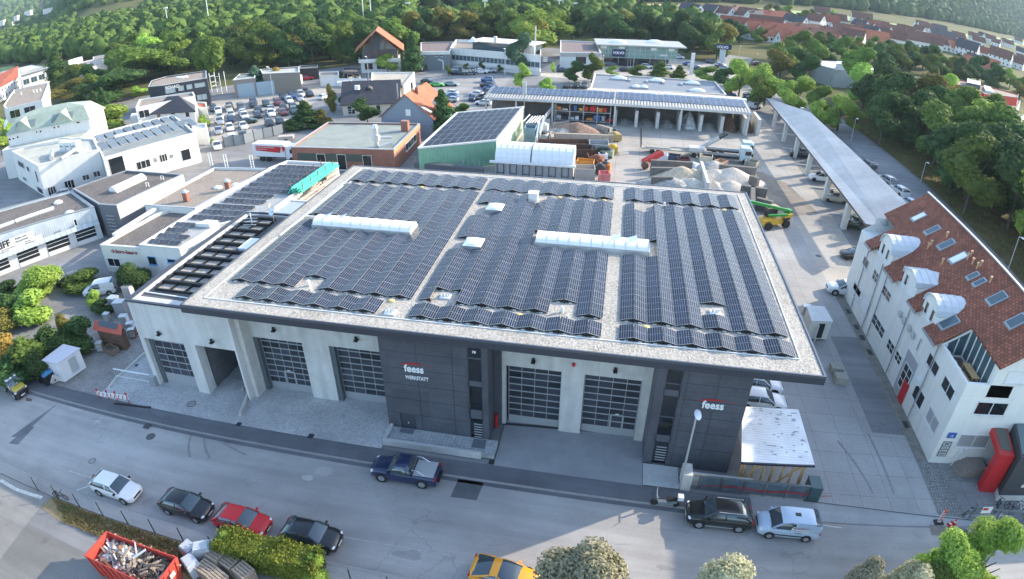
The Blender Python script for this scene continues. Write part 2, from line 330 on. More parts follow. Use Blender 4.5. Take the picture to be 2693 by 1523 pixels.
# ================================================================ SETTING: terrain, roads, yards
def sstep(a,b,x): t=max(0,min(1,(x-a)/(b-a)));return t*t*(3-2*t)
def terrain(x,y):
 r=math.hypot(x,y);az=math.degrees(math.atan2(x,y));z=0
 # vineyard hill behind on the left
 d=(y*0.80-x*0.60)-640 if x<0 else-1
 if d>0: z+=75*sstep(0,420,d)*sstep(-50.5,-44.5,az)*(1-sstep(-24,-12,az))
 # wooded ridge behind on the right
 d=y*0.78-x*0.62-425
 if d>0 and az>-14: z+=210*sstep(0,620,d)*sstep(-12,22,az)
 # far hills on the horizon
 if r>1700: z+=sstep(1700,3600,r)*(70+45*math.sin(az*.09+1.2)+30*sstep(-30,-60,az))
 return z
mb=MB();NA,NR=150,64;rad=[0]+[20*(1.108**i)for i in range(NR)]
for i,r in enumerate(rad):
 for j in range(NA):
  a=2*math.pi*j/NA;x,y=r*math.sin(a),r*math.cos(a);mb.v.append((x,y,-.03+terrain(x,y)))
for i in range(len(rad)-1):
 for j in range(NA): mb.f.append((i*NA+j,(i+1)*NA+j,(i+1)*NA+(j+1)%NA,i*NA+(j+1)%NA));mb.m.append(0)
ground_m=mat('meadow_ground',(.06,.09,.03),.95,col2=(.17,.15,.07),vscale=.02,spec=.1,detail=10)
struct('ground',mb,ground_m,smooth=True)
asph=asphalt('street_asphalt',(.335,.325,.315),amp=.28);asph_d=asphalt('dark_asphalt',(.135,.14,.155),big=.15)
asph_l=asphalt('pale_yard_asphalt',(.27,.26,.245),big=.09,amp=.25);asph_m=asphalt('grey_asphalt',(.23,.23,.23))
pavers=slabs('grey_pavers',(.44,.44,.44),(.28,.29,.30),.22,.11,.008,stain=.2,sscale=.25)
slabs_y=slabs('yard_concrete_slabs',(.35,.325,.29),(.19,.175,.16),4.6,4.6,.035,.9,.07,offs=0,stain=.28,sscale=.09)
slabs_g=slabs('driveway_slabs',(.345,.335,.325),(.20,.20,.20),2.4,2.4,.02,.9,.05,offs=0,stain=.22,sscale=.12)
cobble=slabs('cobblestones',(.34,.34,.34),(.12,.12,.11),.16,.16,.03,.9,.35,stain=.15)
tanp=slabs('tan_paving',(.40,.37,.33),(.25,.23,.2),1.2,.6,.02,.9,.06,stain=.2,sscale=.1)
sheet('yard_ground',[(-150,-20),(62,-20),(62,150),(40,240),(-40,262),(-70,236),(-100,200),(-128,160),(-190,150),(-190,40),(-150,40)],.0,asph_m)
sheet('street',rect(-210,170,21.5,30.6),.008,asph)
sheet('street_south',rect(-210,-50,12,21.5),.008,asph)
struct('pavement',MB().box(-56,12.6,30.72,32.3,-.02,.10),asph_d)
kb=MB();kb.box(-56,12.6,30.62,30.715,-.02,.115);struct('kerb',kb,mat('kerb_stone',(.30,.30,.29),.9,var=.15,vscale=2))
sheet('gutter',rect(-56,12.6,30.2,30.57),.014,asph_d)
sheet('forecourt',[(-46,32.31),(-16.6,32.31),(-16.6,38),(-46,38)],.10,pavers)
sheet('forecourt_east',[(-7.2,32.31),(4.42,32.31),(4.42,38),(-7.2,38)],.104,mat('forecourt_asphalt',(.29,.295,.31),.9,var=.12,vscale=.6,bump=.1))
struct('pavement_south',MB().box(-160,120,20.25,21.42,-.02,.10),asph)
struct('kerb_south',MB().box(-160,120,21.42,21.5,-.02,.105),mat('kerb_stone',(.30,.30,.29)))
sheet('yard_south',[(-160,-30),(-41.5,-30),(-41.5,20.2),(-160,20.2)],.012,asph_l)
sheet('yard_south_east',[(-41.4,-30),(120,-30),(120,20.2),(-22,20.2),(-22,16.2),(-41.4,17.0)],.010,asphalt('rough_yard',(.20,.195,.185),big=.1))
if True:
 sheet('driveway_west',[(-63,32.3),(-46.02,32.3),(-46.02,70),(-63,54)],.008,slabs('worn_setts',(.30,.28,.265),(.15,.14,.13),.3,.2,.02,.9,.15,stain=.3,sscale=.2))
sheet('forecourt_border',rect(-46.02,-30.4,37.9,41),.012,pavers)
sheet('driveway_east',[(12.6,31.9),(28.0,31.2),(28.0,100),(16,100),(12.6,70)],.010,slabs_g)
sheet('driveway_strip',[(24.85,41.3),(28.0,41.2),(28.15,56.8),(24.95,56.5)],.016,asphalt('patched_strip',(.21,.21,.215)))
sheet('house_apron',rect(28.02,29.4,38,66),.02,mat('weathered_apron',(.22,.21,.18),.9,var=.3,vscale=1.2))
sheet('gate_threshold',[(12.6,30.72),(34,30.72),(34,31.9),(12.6,32.6)],.02,asphalt('gate_asphalt',(.33,.335,.34)))
sheet('yard',[(-12,69.5),(34.6,69.5),(36,160),(-30,160),(-30,100),(-12,100)],.006,slabs_y)
sheet('yard_mud',[(24,88),(33,93),(31,106),(27,112),(22,108),(21,97)],.014,mat('dried_mud',(.24,.20,.16),.95,var=.35,vscale=.3))
sheet('cobbled_path',[(28.1,38),(31.7,37.9),(31.9,35.8),(30.3,35.7),(30.6,31.6),(28.0,31.9)],.022,cobble)
sheet('entrance_paving',[(30.4,35.7),(32,35.7),(33,35.6),(36,33.5),(60,33),(60,31.4),(30.6,31.6)],.018,slabs('entrance_slabs',(.24,.24,.24),(.13,.13,.13),1.5,1.5,.02,.9,.06,offs=0))
# street to the right, running away beside the tree bank
sheet('side_street',[(52.0,70),(59.6,70),(60.2,112),(59.2,140),(57.5,164),(51,200),(45,236),(52,262),(43,268),(34,245),(30,228),(42,198),(50.5,164),(52.6,141)],.012,asphalt('side_street_asphalt',(.27,.27,.275)))
sheet('side_street_south',[(50,31),(62,31),(59.6,70),(52,70)],.012,asph)
sheet('verge',[(60.3,60),(72,60),(72,150),(66,190),(58.4,170),(60.0,140),(61,112)],.016,mat('leaf_litter',(.10,.075,.035),.95,col2=(.22,.14,.08),vscale=.4,spec=.1))
sheet('dealer_forecourt',[(-30,196),(44,178),(38,232),(20,250),(-24,230)],.014,tanp)
sheet('parking_area',PG('t5',[(120,640),(2440,325),(2440,470),(1840,760),(1520,1080),(1340,1180),(210,1400),(140,1000)]),.014,tanp)
sheet('lane',PG('t5',[(0,560),(1900,330),(2544,240),(2544,330),(120,640),(0,650)]),.018,tanp)
sheet('service_yard',PG('o2',[(1570,850),(2200,700),(2500,720),(2300,1000),(2100,1050),(1950,1000),(1760,880)]),.018,asphalt('pale_service_yard',(.30,.29,.28)))
sheet('bus_yard',[(-100,88),(-60,108),(-60,93),(-78,80),(-95,76)],.016,asph_l)
# fields far behind
fg=mat('green_field',(.10,.24,.05),.9,var=.15,vscale=.05);ft=mat('stubble_field',(.50,.37,.22),.9,var=.12,vscale=.04)
def field(px,m): sheet('field',[g(x,y,0)for x,y in px],.05,m)
field([(1112,6),(1248,4),(1250,14),(1122,19)],fg);field([(1122,19),(1250,14),(1250,27),(1128,25)],ft)
field([(1085,53),(1130,52),(1130,64),(1090,67)],ft);field([(1095,66),(1130,62),(1130,78),(1100,78)],fg)
field([(1652,3),(1700,6),(1860,19),(1990,23),(1990,31),(1860,30),(1780,26),(1700,22),(1655,14)],ft)
field([(1700,22),(1780,26),(1860,31),(1850,36),(1700,34)],fg);field([(1860,31),(1990,32),(1960,52),(1900,44)],ft)
mf=mat('pale_meadow',(.28,.34,.12),.9,var=.1,vscale=.03)
field([(1990,22),(2180,36),(2330,60),(2450,76),(2560,92),(2720,112),(2720,124),(2560,104),(2430,88),(2300,68),(2180,45),(1990,30)],mf)
field([(100,177),(160,168),(160,180),(104,190)],mf);field([(96,160),(165,150),(165,166),(98,176)],mat('straw_ground',(.36,.31,.14),.9,var=.1,vscale=.2))
field([(0,178),(40,172),(20,205),(0,212)],mf)
# dried grass strip and vineyard paths on the hill
sheet('grass_strip',[(-41.2,20.22),(-22,20.22),(-22,16.4),(-27,18.0),(-30,18.9),(-34,18.6),(-38.2,18.3),(-41.4,18.8)],.018,mat('dry_grass_soil',(.36,.23,.14),.95,col2=(.17,.17,.07),vscale=1.3))
# dark asphalt repairs, manholes and faded markings on the street
pm=asphalt('repair_patch',(.115,.12,.13),big=.4,amp=.2)
sheet('asphalt_patch',PG('b2',[(1985,500),(2230,535),(2160,705),(1910,670)]),.014,pm)
sheet('asphalt_patch',PG('b4',[(1640,935),(2000,975),(2010,1070),(1665,1035)]),.026,asphalt('brown_patch',(.20,.18,.16),big=.5))
sheet('asphalt_patch',PG('l1',[(500,1170),(560,1130),(200,1456),(100,1456)]),.014,asphalt('seam_patch',(.165,.17,.18),big=.4))
sheet('asphalt_patch',PG('b1',[(270,0),(330,0),(170,170),(80,160)]),.016,asphalt('seam_patch',(.165,.17,.18)))
sheet('asphalt_patch',PG('b1',[(890,455),(945,460),(925,500),(875,495)]),.014,mat('rusty_patch',(.16,.10,.09),.9))
sheet('asphalt_patch',PG('l1',[(250,1080),(310,1090),(300,1115),(245,1110)]),.014,mat('rusty_patch',(.16,.10,.09),.9))
mk=mat('faded_marking',(.55,.54,.5),.9,var=.3,vscale=3)
def line(t,pts,w_=.12,z=.014,m=mk,nm='road_marking'):
 P_=PG(t,pts)
 for a,b in zip(P_,P_[1:]):
  d=Vector(b)-Vector(a);n=Vector((-d.y,d.x)).normalized()*w_/2
  sheet(nm,[(a[0]+n.x,a[1]+n.y),(b[0]+n.x,b[1]+n.y),(b[0]-n.x,b[1]-n.y),(a[0]-n.x,a[1]-n.y)],z,m)
line('b1',[(730,608),(880,555)]);line('b1',[(660,420),(880,488)],.06);line('b4',[(620,940),(800,965)],.08);line('l1',[(880,1345),(980,1265)],.06);line('l1',[(900,1295),(970,1310)],.05)
line('b2',[(850,1045),(1900,1230)],.08,.014,mat('tar_seam_light',(.34,.34,.34),.9,var=.3,vscale=2),'gutter_line')
line('b1',[(0,510),(150,600),(400,680)],.35,.024,mk,'white_gutter')
line('b4',[(430,705),(1000,775),(1700,860),(2060,895)],.10,.03,mat('rail_steel',(.08,.085,.09),.5,metal=.4),'gate_rail')
line('l3',[(10,1333),(1285,1435)],.30,.112,mat('drain_grate',(.03,.03,.035),.6),'drainage_channel')
def disc(nm,c,r,z,m,lab,cat,sy=1.0):
 mb=MB();mb.poly([(c[0]+r*math.cos(t*math.pi/9),c[1]+r*sy*math.sin(t*math.pi/9),z)for t in range(18)]);o=mb.obj(nm,m);tag(o,lab,cat)
 if cat=='manhole': tag(o,group='round manhole covers')
 ring=MB()
 for t in range(18):
  a,b=t*math.pi/9,(t+1)*math.pi/9
  ring.poly([(c[0]+r*math.cos(a),c[1]+r*sy*math.sin(a),z+.002),(c[0]+1.18*r*math.cos(a),c[1]+1.18*r*sy*math.sin(a),z+.002),(c[0]+1.18*r*math.cos(b),c[1]+1.18*r*sy*math.sin(b),z+.002),(c[0]+r*math.cos(b),c[1]+r*sy*math.sin(b),z+.002)])
 ring.obj('rim',dark,o);return o
mh=mat('manhole_iron',(.30,.29,.28),.7,var=.2,vscale=8);mhd=mat('manhole_dark',(.10,.10,.11),.7)
disc('manhole_cover',G('l1',1833,1138,.1),.38,.106,mh,'pale round manhole cover in the paved forecourt','manhole')
disc('manhole_cover',G('b1',885,325),.30,.016,mh,'pale manhole cover in the road above the white car','manhole')
disc('manhole_cover',G('b1',1445,92),.36,.016,mhd,'dark round manhole cover near the kerb','manhole')
disc('manhole_cover',G('m4',580,1105),.36,.016,mhd,'round manhole cover in the yard before the carport','manhole')
for t,x,y,s,lab in(('l1',2285,1332,.22,'square black drain grate before the first workshop door'),('b2',573,87,.24,'square black drain grate in the paving near the pavement edge'),('l1',1308,768,.18,'small square drain grate beside the garage ramp'),('l1',1410,1347,.3,'rusty square drain cover at the kerb'),('b2',2305,335,.22,'square black drain grate at the end of the loading ramp')):
 X_,Y_=G(t,x,y,.1);tag(MB().box(X_-s,X_+s,Y_-s,Y_+s,.09,.118).obj('drain_grate',dark),lab,'drain grate','square drain grates')
# curved tyre marks left by vehicles turning into the forecourt, and pale worn patches
tyr=mat('tyre_mark',(.25,.245,.24),.9,var=.2,vscale=3);pal=mat('worn_patch',(.42,.40,.38),.9,var=.12,vscale=1.5)
for t,P_ in(('b1',[(1830,80),(1790,190),(1820,290)]),('b1',[(1960,100),(1950,210),(2010,300)]),('b1',[(2100,120),(2200,200),(2360,270)]),('b3',[(1060,560),(1090,620),(1160,720)]),('b4',[(760,130),(1000,420),(1100,640)]),('b4',[(1050,60),(1200,360),(1300,640)]),('m3',[(2548,60),(2500,20),(2460,0)])):
 A_=[G(t,*p)for p in P_];pts=[tuple((1-u)**2*A_[0][k]+2*u*(1-u)*A_[1][k]+u*u*A_[2][k]for k in(0,1))for u in[i/8 for i in range(9)]];mb=MB()
 for a,b in zip(pts,pts[1:]):
  d=(Vector(b)-Vector(a)).normalized();n=Vector((-d.y,d.x))*.11;mb.poly([(a[0]+n.x,a[1]+n.y,.013),(a[0]-n.x,a[1]-n.y,.013),(b[0]-n.x,b[1]-n.y,.013),(b[0]+n.x,b[1]+n.y,.013)][::-1])
 struct('tyre_mark',mb,tyr)
def blot(t,x,y,rx,ry,m,z=.0125):
 c=G(t,x,y);r=random.Random(int(x));mb=MB();mb.poly([(c[0]+rx*math.cos(a*.35)*r.uniform(.6,1.1),c[1]+ry*math.sin(a*.35)*r.uniform(.6,1.1),z)for a in range(18)]);struct('worn_patch',mb,m)
for a in(('b2',540,490,.6,.35,pal),('b2',700,420,.9,.5,asphalt('pale_patch',(.385,.37,.355))),('b2',1500,1230,1.2,.5,asphalt('dull_patch',(.26,.255,.25))),('b3',1560,1350,.7,.25,asphalt('dull_patch',(.26,.255,.25))),('l1',740,1180,1.0,.5,asphalt('pale_patch',(.385,.37,.355)))): blot(*a)
# ================================================================ THE WORKSHOP
RX0,RX1,RY0,RY1,RZ=-33.5,15.65,33.9,69.1,10.9
ws=thing('workshop_building','grey workshop hall with a gravel roof full of solar panels, above the street','workshop',(-10,50,0))
def P_(nm,m,mb,par=ws,label=None): o=mb.obj(nm,m,par);tag(o,label);return o
FY=37.1                                             # front plane of the concrete piers
def opening_wall(mb,y0,y1,x0,x1,z0,z1,holes):
 "wall between y0 and y1 with rectangular openings (a,b,top)"
 x=x0
 for a,b,t in holes:
  mb.box(x,a,y0,y1,z0,z1)
  mb.box(a,b,y0,y1,t,z1);x=b
 mb.box(x,x1,y0,y1,z0,z1)
mb=MB()
opening_wall(mb,FY,37.75,-30.4,-16.68,0.02,8.75,[(-29.8,-24.95,6.15),(-22.45,-16.9,6.2)]);P_('wall',conc,mb);mb=MB()
opening_wall(mb,FY,37.75,-7.45,4.4,0.02,8.75,[(-7.15,-2.62,6.4),(-.8,3.7,6.4)])
P_('wall',conc,mb)
for a_ in((-30.4,-30.0,37.76,68.6),(-30.0,11.0,68.2,68.6),(10.7,11.1,36.3,68.19)): P_('wall',clad,MB().box(*a_,0,10.1))
fl=MB();fl.box(-29.9,10.6,37.9,68.1,.0,.06);P_('floor',mat('shop_floor',(.12,.13,.14),.5),fl)
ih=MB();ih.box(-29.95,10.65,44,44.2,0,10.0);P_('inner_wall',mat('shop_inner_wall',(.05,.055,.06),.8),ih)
# upper dark band set back under the eaves
for a_ in((-30.4,-16.7),(-7.5,4.4)): P_('upper_band',clad,MB().box(*a_,36.7,37.3,8.76,10.2))
# anthracite blocks standing forward
c1=MB()
opening_wall(c1,34.65,34.95,-16.68,-8.06,0.02,10.17,[(-15.6,-14.25,2.05),(-9.65,-8.5,9.6)])
c1.box(-16.68,-16.4,34.96,36.69,0.02,10.17);c1.box(-8.34,-8.06,34.96,37.09,0.02,10.17);c1.box(-8.06,-7.46,36.9,37.4,0.02,8.75);c1.box(-16.3,-8.4,36.7,37.0,0,10.1)
P_('cladding_block',clad,c1)
c2=MB()
opening_wall(c2,34.75,35.0,4.42,11.1,0.02,10.17,[(5.05,6.25,9.6)])
c2.box(4.42,4.7,35.01,37.4,0.02,10.17);c2.box(10.82,11.1,35.01,36.29,0.02,10.17);c2.box(4.75,10.8,36.5,36.9,0,10.1)
P_('cladding_block',clad,c2)
sm=mat('panel_joint',(.03,.033,.04),.6);j1=MB()
for x in(-13.7,-10.85): j1.box(x-.015,x+.015,34.635,34.649,.05,10.15)
for z in(2.1,3.7,5.2,6.8,8.4,9.5): j1.box(-16.66,-9.7,34.636,34.648,z-.012,z+.012)
P_('cladding_joint',sm,j1);j1=MB()
for x in(6.6,8.8): j1.box(x-.015,x+.015,34.735,34.749,.05,10.15)
for z in(2.2,3.9,5.4,7.0,8.5,9.6): j1.box(6.3,11.08,34.736,34.748,z-.012,z+.012)
P_('cladding_joint',sm,j1)
# roof
rf=MB();rf.box(RX0,RX1,RY0,RY1,10.18,10.72);P_('roof',fascia,rf)
gr=MB();gr.box(RX0+.16,RX1-.16,RY0+.14,RY1-.16,10.721,10.86);P_('roof_gravel',rgrav,gr)
lip=MB()
for a in((RX0,RX1,RY0,RY0+.13),(RX0,RX1,RY1-.15,RY1),(RX0,RX0+.15,RY0+.131,RY1-.151),(RX1-.15,RX1,RY0+.131,RY1-.151)): lip.box(*a,10.721,10.93)
P_('roof_edge',mat('coping_metal',(.12,.14,.17),.35,metal=.5),lip)
wl=MB()
for a,b in(((-32.1,35.35),(14.2,35.75)),((14.2,35.75),(14.5,67.8)),((14.5,67.8),(-31.9,67.9)),((-31.9,67.9),(-32.1,35.35))): wl.beam((*a,10.9),(*b,10.9),.07,.05)
wl.beam((-31.4,61.4,11.0),(-31.8,47.4,11.0),.16,.10);wl.beam((-31.1,63,11.0),(-31.3,53,11.0),.10,.08);wl.beam((-31.5,52.3,11),(-29.9,52.3,11),.12,.1)
P_('lightning_wire',whitem,wl)
# rolling doors of framed glass panes
fr=mat('door_frame',(.40,.42,.44),.4,metal=.3)
pane_m=mat('door_pane',(.035,.042,.055),.08,spec=.7,objvar=.5)
def sect_door(par,x0,x1,y,z0,z1,cols,rows,wicket=None,foot=.75,lab=None,pm_=pane_m):
 f=MB();cw=(x1-x0)/cols;rh=(z1-z0-foot)/rows
 f.box(x0,x1,y,y+.06,z0,z0+foot)
 for i in range(rows+1): z=z0+foot+i*rh;f.box(x0,x1,y-.012,y+.05,z-.05,z+.05)
 for i in range(cols+1): x=x0+i*cw;f.box(x-.022,x+.022,y-.004,y+.04,z0+foot,z1)
 if wicket:
  a,b,h=wicket;f.box(a-.07,a+.07,y-.03,y+.05,z0,z0+h);f.box(b-.07,b+.07,y-.03,y+.05,z0,z0+h);f.box(a,b,y-.03,y+.05,z0+h-.07,z0+h+.07)
 d=f.obj('garage_door',fr,par);tag(d,lab)
 for r in range(rows):
  for c in range(cols):
   MB().box(x0+c*cw+.02,x0+(c+1)*cw-.02,y+.012,y+.03,z0+foot+r*rh+.05,z0+foot+(r+1)*rh-.05).obj('pane',pm_,d)
 if wicket: MB().box((wicket[0]+wicket[1])/2-.15,(wicket[0]+wicket[1])/2+.15,y-.05,y-.03,z0+wicket[2]+.1,z0+wicket[2]+.2).obj('door_closer',whitem,d)
 return d
sect_door(ws,-29.4,-24.97,37.66,.1,6.1,5,8,(-27.75,-26.75,2.15),lab='glazed rolling door with a wicket door')
sect_door(ws,-22.0,-16.9,37.66,.1,6.15,5,8)
sect_door(ws,-6.95,-2.66,37.5,.1,6.35,4,8)
sect_door(ws,-.75,3.66,37.5,.1,6.35,4,8,(1.6,2.6,2.15),lab='glazed rolling door with orange racking behind it')
for a,b,y in((-29.79,-29.42,37.2),(-22.44,-22.02,37.2)): P_('door_jamb',mat('jamb_glass',(.10,.12,.13),.15),MB().box(a,b,y,37.72,.1,6.1))
# racks inside seen through the glass
orr=MB()
for x in(.4,): orr.box(x,x+.35,39.5,39.9,.1,4.5);orr.box(x,x+1.95,39.5,39.9,4.51,4.8);orr.box(x+1.6,x+1.95,39.5,39.9,.1,4.5)
P_('inner_rack',mat('orange_rack',(.6,.25,.05),.6),orr)
# narrow stair windows
def strip_window(x0,x1,y,z0,z1,bars):
 g_=MB().box(x0,x1,y+.08,y+.12,z0,z1).obj('strip_window',glass,ws);f=MB()
 for z,h in bars: f.box(x0,x1,y+.03,y+.078,z,z+h)
 f.box(x0,x0+.06,y+.03,y+.079,z0,z1);f.box(x1-.06,x1,y+.03,y+.079,z0,z1)
 f.obj('window_frame',mat('anthracite_frame',(.09,.10,.12),.4),g_);return g_
strip_window(-9.64,-8.51,34.7,.1,9.58,[(8.5,.12),(5.85,.5),(2.5,.9)])
strip_window(5.06,6.24,34.8,.1,9.58,[(8.2,.1),(7.1,.55),(2.5,.65),(5.0,.08)])
for a_ in((-9.3,-8.6,34.68,34.74),(5.3,6.1,34.78,34.84)):
 ls=MB()
 for i in range(6): ls.box(*a_,.5+i*.28,.56+i*.28)
 P_('door_slat',lgrey,ls)
dr=MB().box(-15.58,-14.27,34.75,34.85,.1,2.03).obj('door',mat('steel_door',(.05,.06,.075),.4),ws);MB().box(-15.0,-14.93,34.72,34.74,.95,1.1).obj('handle',whitem,dr)
hn=text('78','house_number',.3,(-9.25,34.66,9.1),(R(90),0,0),lite,ws,bold=.01)
# signs on the facade
def feess(x0,z0,y,wd,parent,second=None,size=None):
 s=size or wd*.42
 t=text('feess','lettering',s,(x0,y,z0),(R(90),0,0),lite,parent,ext=.03,bold=.022*s)
 t.scale=(wd/(s*2.42),1,1)
 sw=MB();n=14;top=[];bot=[]
 for i in range(n+1):
  u=i/n;x=x0-.16*wd+u*wd*1.32;zc=z0+s*(.66+.30*math.sin(u*math.pi)*.55+.05*u);th=s*.13*math.sin(min(1,u*1.35+.03)*math.pi)**.8 if u*1.35<.97 else s*.02
  top.append((x,zc+th/2));bot.append((x,zc-th/2))
 for i in range(n):
  a,b,c,d=bot[i],bot[i+1],top[i+1],top[i]
  sw.poly([(a[0],y+.0,a[1]),(b[0],y+.0,b[1]),(c[0],y+.0,c[1]),(d[0],y+.0,d[1])]);sw.poly([(a[0],y+.04,a[1]),(d[0],y+.04,d[1]),(c[0],y+.04,c[1]),(b[0],y+.04,b[1])])
 sw.obj('swoosh',redp,parent)
 if second: t2=text(second,'lettering',s*.52,(x0+.02,y,z0-s*.78),(R(90),0,0),lite,parent,ext=.02,bold=.008);t2.scale=(wd/(s*.52*5.9),1,1)
sg=thing('facade_sign','white company lettering with a red swoosh, with the word WERKSTATT below it','sign',(-13.8,34.6,6));feess(-14.75,6.62,34.60,1.95,sg,'WERKSTATT',size=.95)
sg=thing('facade_sign','white company lettering with a red swoosh behind the lamp post, no second word','sign',(8.8,34.7,6));feess(7.95,6.45,34.70,1.95,sg,size=.95)
# lamps, alarm box, extinguisher post
for x,z,y,l in((-27.3,7.25,FY,'black wall lamp above the door with the wicket at the far side of the pier'),(-19.7,7.3,FY,'black wall lamp above the glazed door beside the lettering'),(-4.9,7.2,FY,'black wall lamp above the door right of the lettering block'),(1.5,7.2,FY,'black wall lamp above the door with orange racking'),(-38.3,6.4,35.45,'black wall lamp above the half-open corner garage door'),(-32.6,6.4,35.45,'black wall lamp above the dark ramp opening')):
 o=thing('wall_lamp',l,'lamp',(x,y,z),group='black wall lamps above the doors');mb=MB();mb.box(x-.16,x+.16,y-.38,y-.002,z-.08,z+.04);mb.obj('lamp_housing',black,o);MB().cyl(x,y-.2,z+.04,z+.3,.1,.13,8).obj('lamp_head',black,o)
tag(MB().box(-1.85,-1.62,36.95,37.09,7.15,7.45).obj('alarm_box',redp),'small red alarm box on the concrete between two doors','alarm')
tag(MB().cyl(-7.85,36.6,.1,1.5,.14,.14,10).obj('hydrant_post',redp),'red post in the corner beside the lettering block','post')
# solar rows --------------------------------------------------------------
PW,PL,ZV,ZR=1.0,1.80,10.98,11.24
def pv_mesh(side):
 mb=MB();a,b=(0,1.03)if side<0 else(0,1.03)
 z0,z1=(ZV,ZR)if side<0 else(ZR,ZV)
 mb.poly([(0,0,z0),(1.0,0,z1),(1.0,PL,z1),(0,PL,z0)],0,[(0,0),(1,0),(1,1),(0,1)])
 k=.035
 for p in(((0,0,z0),(0,PL,z0)),((1.0,PL,z1),(1.0,0,z1)),((1.0,0,z1),(0,0,z0)),((0,PL,z0),(1.0,PL,z1))):
  (ax,ay,az),(bx,by,bz)=p;mb.poly([(ax,ay,az-k),(ax,ay,az),(bx,by,bz),(bx,by,bz-k)][::-1],1)
 mb.poly([(0,0,z0-k),(0,PL,z0-k),(1.0,PL,z1-k),(1.0,0,z1-k)],1)
 return mb.mesh('solar_panel',[pv,lgrey])
PVW,PVE=pv_mesh(-1),pv_mesh(1)
ordn=['first','second','third','fourth','fifth','sixth','seventh','eighth']
def row(xr,ys,lab,nw=None,ne=None):
 "one ridge of panels; nw / ne: start positions of the west and east slope"
 nw=ys if nw is None else nw;ne=ys if ne is None else ne
 if not nw and not ne: return
 y0=min(nw+ne);y1=max(nw+ne)+PL
 t=thing('solar_panel_row',lab,'solar panels',(xr,y0,10.86),group='rows of solar panels on the gravel roof')
 for y in nw: local('solar_panel',PVW,t,(-1.03,y-y0,-10.86))
 for y in ne: local('solar_panel',PVE,t,(.03,y-y0,-10.86))
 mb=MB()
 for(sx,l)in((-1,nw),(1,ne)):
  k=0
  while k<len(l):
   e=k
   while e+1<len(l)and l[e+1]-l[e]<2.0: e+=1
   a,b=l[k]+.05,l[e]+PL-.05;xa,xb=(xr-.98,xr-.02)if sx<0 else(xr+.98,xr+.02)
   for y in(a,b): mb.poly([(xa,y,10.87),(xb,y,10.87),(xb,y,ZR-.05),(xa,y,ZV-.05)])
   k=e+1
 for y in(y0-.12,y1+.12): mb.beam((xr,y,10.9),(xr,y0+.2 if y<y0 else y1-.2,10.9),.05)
 mb.obj('row_end_shade',black,t)  # black plates painted in as the shade of the open row ends, plus rail stubs
 fb=MB()
 for sx,l in((-1,nw),(1,ne)):
  if l:
   for x in(xr+sx*.5,): fb.box(x-.14,x+.14,min(l)-.14,min(l)+.04,10.87,10.93)
 fb.obj('ballast_block',concl,t)
P1=1.84
def ys(a,n): return[a+i*P1 for i in range(n)]
Y0=38.4
full=ys(Y0,13)
for i in range(8):
 x=-30.5+2.06*i;o=ordn[i]
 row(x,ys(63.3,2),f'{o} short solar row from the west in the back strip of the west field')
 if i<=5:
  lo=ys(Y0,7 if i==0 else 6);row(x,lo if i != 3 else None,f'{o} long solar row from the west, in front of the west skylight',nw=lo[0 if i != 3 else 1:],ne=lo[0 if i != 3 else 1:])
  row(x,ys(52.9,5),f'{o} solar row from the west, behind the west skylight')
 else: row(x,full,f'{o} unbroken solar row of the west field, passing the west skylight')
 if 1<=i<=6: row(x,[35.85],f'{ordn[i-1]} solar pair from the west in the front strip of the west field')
for j in range(7):
 x=-13.5+2.1*j;o=ordn[j]
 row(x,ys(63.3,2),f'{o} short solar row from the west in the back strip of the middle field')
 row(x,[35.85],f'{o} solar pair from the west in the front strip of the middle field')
 W=list(full);E=list(full)
 up=ys(52.9,5);lo=ys(Y0,6)
 if j==0: W=lo[:5]+[50.2,52.0,53.8]+[59.2,61.0];E=lo[1:5]+[50.2,52.0,53.8]+[59.2,61.0]
 if j==1: W=W[1:]
 if j in(4,5,6): W=lo+up;E=lo+up
 if j==3: E=lo+up
 if j==5: W=W[1:];E=E[1:]
 if j==2: E=E[:-1]
 if j==3: W=W[:-1]
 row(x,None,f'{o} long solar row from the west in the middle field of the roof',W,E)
for k in range(6):
 x=2.45+2.09*k;o=ordn[k]
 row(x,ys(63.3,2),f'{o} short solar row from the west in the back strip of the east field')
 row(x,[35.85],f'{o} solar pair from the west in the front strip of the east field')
 W=list(full);E=list(full);up=ys(52.9,5);lo=ys(Y0,6)
 if k==0: W=lo+up;E=lo+up[:-1]
 if k==1: W=lo+up[:-1]
 if k==3: W=[full[0]]+full[2:];E=list(W)
 row(x,None,f'{o} long solar row from the west in the east field of the roof',W,E)
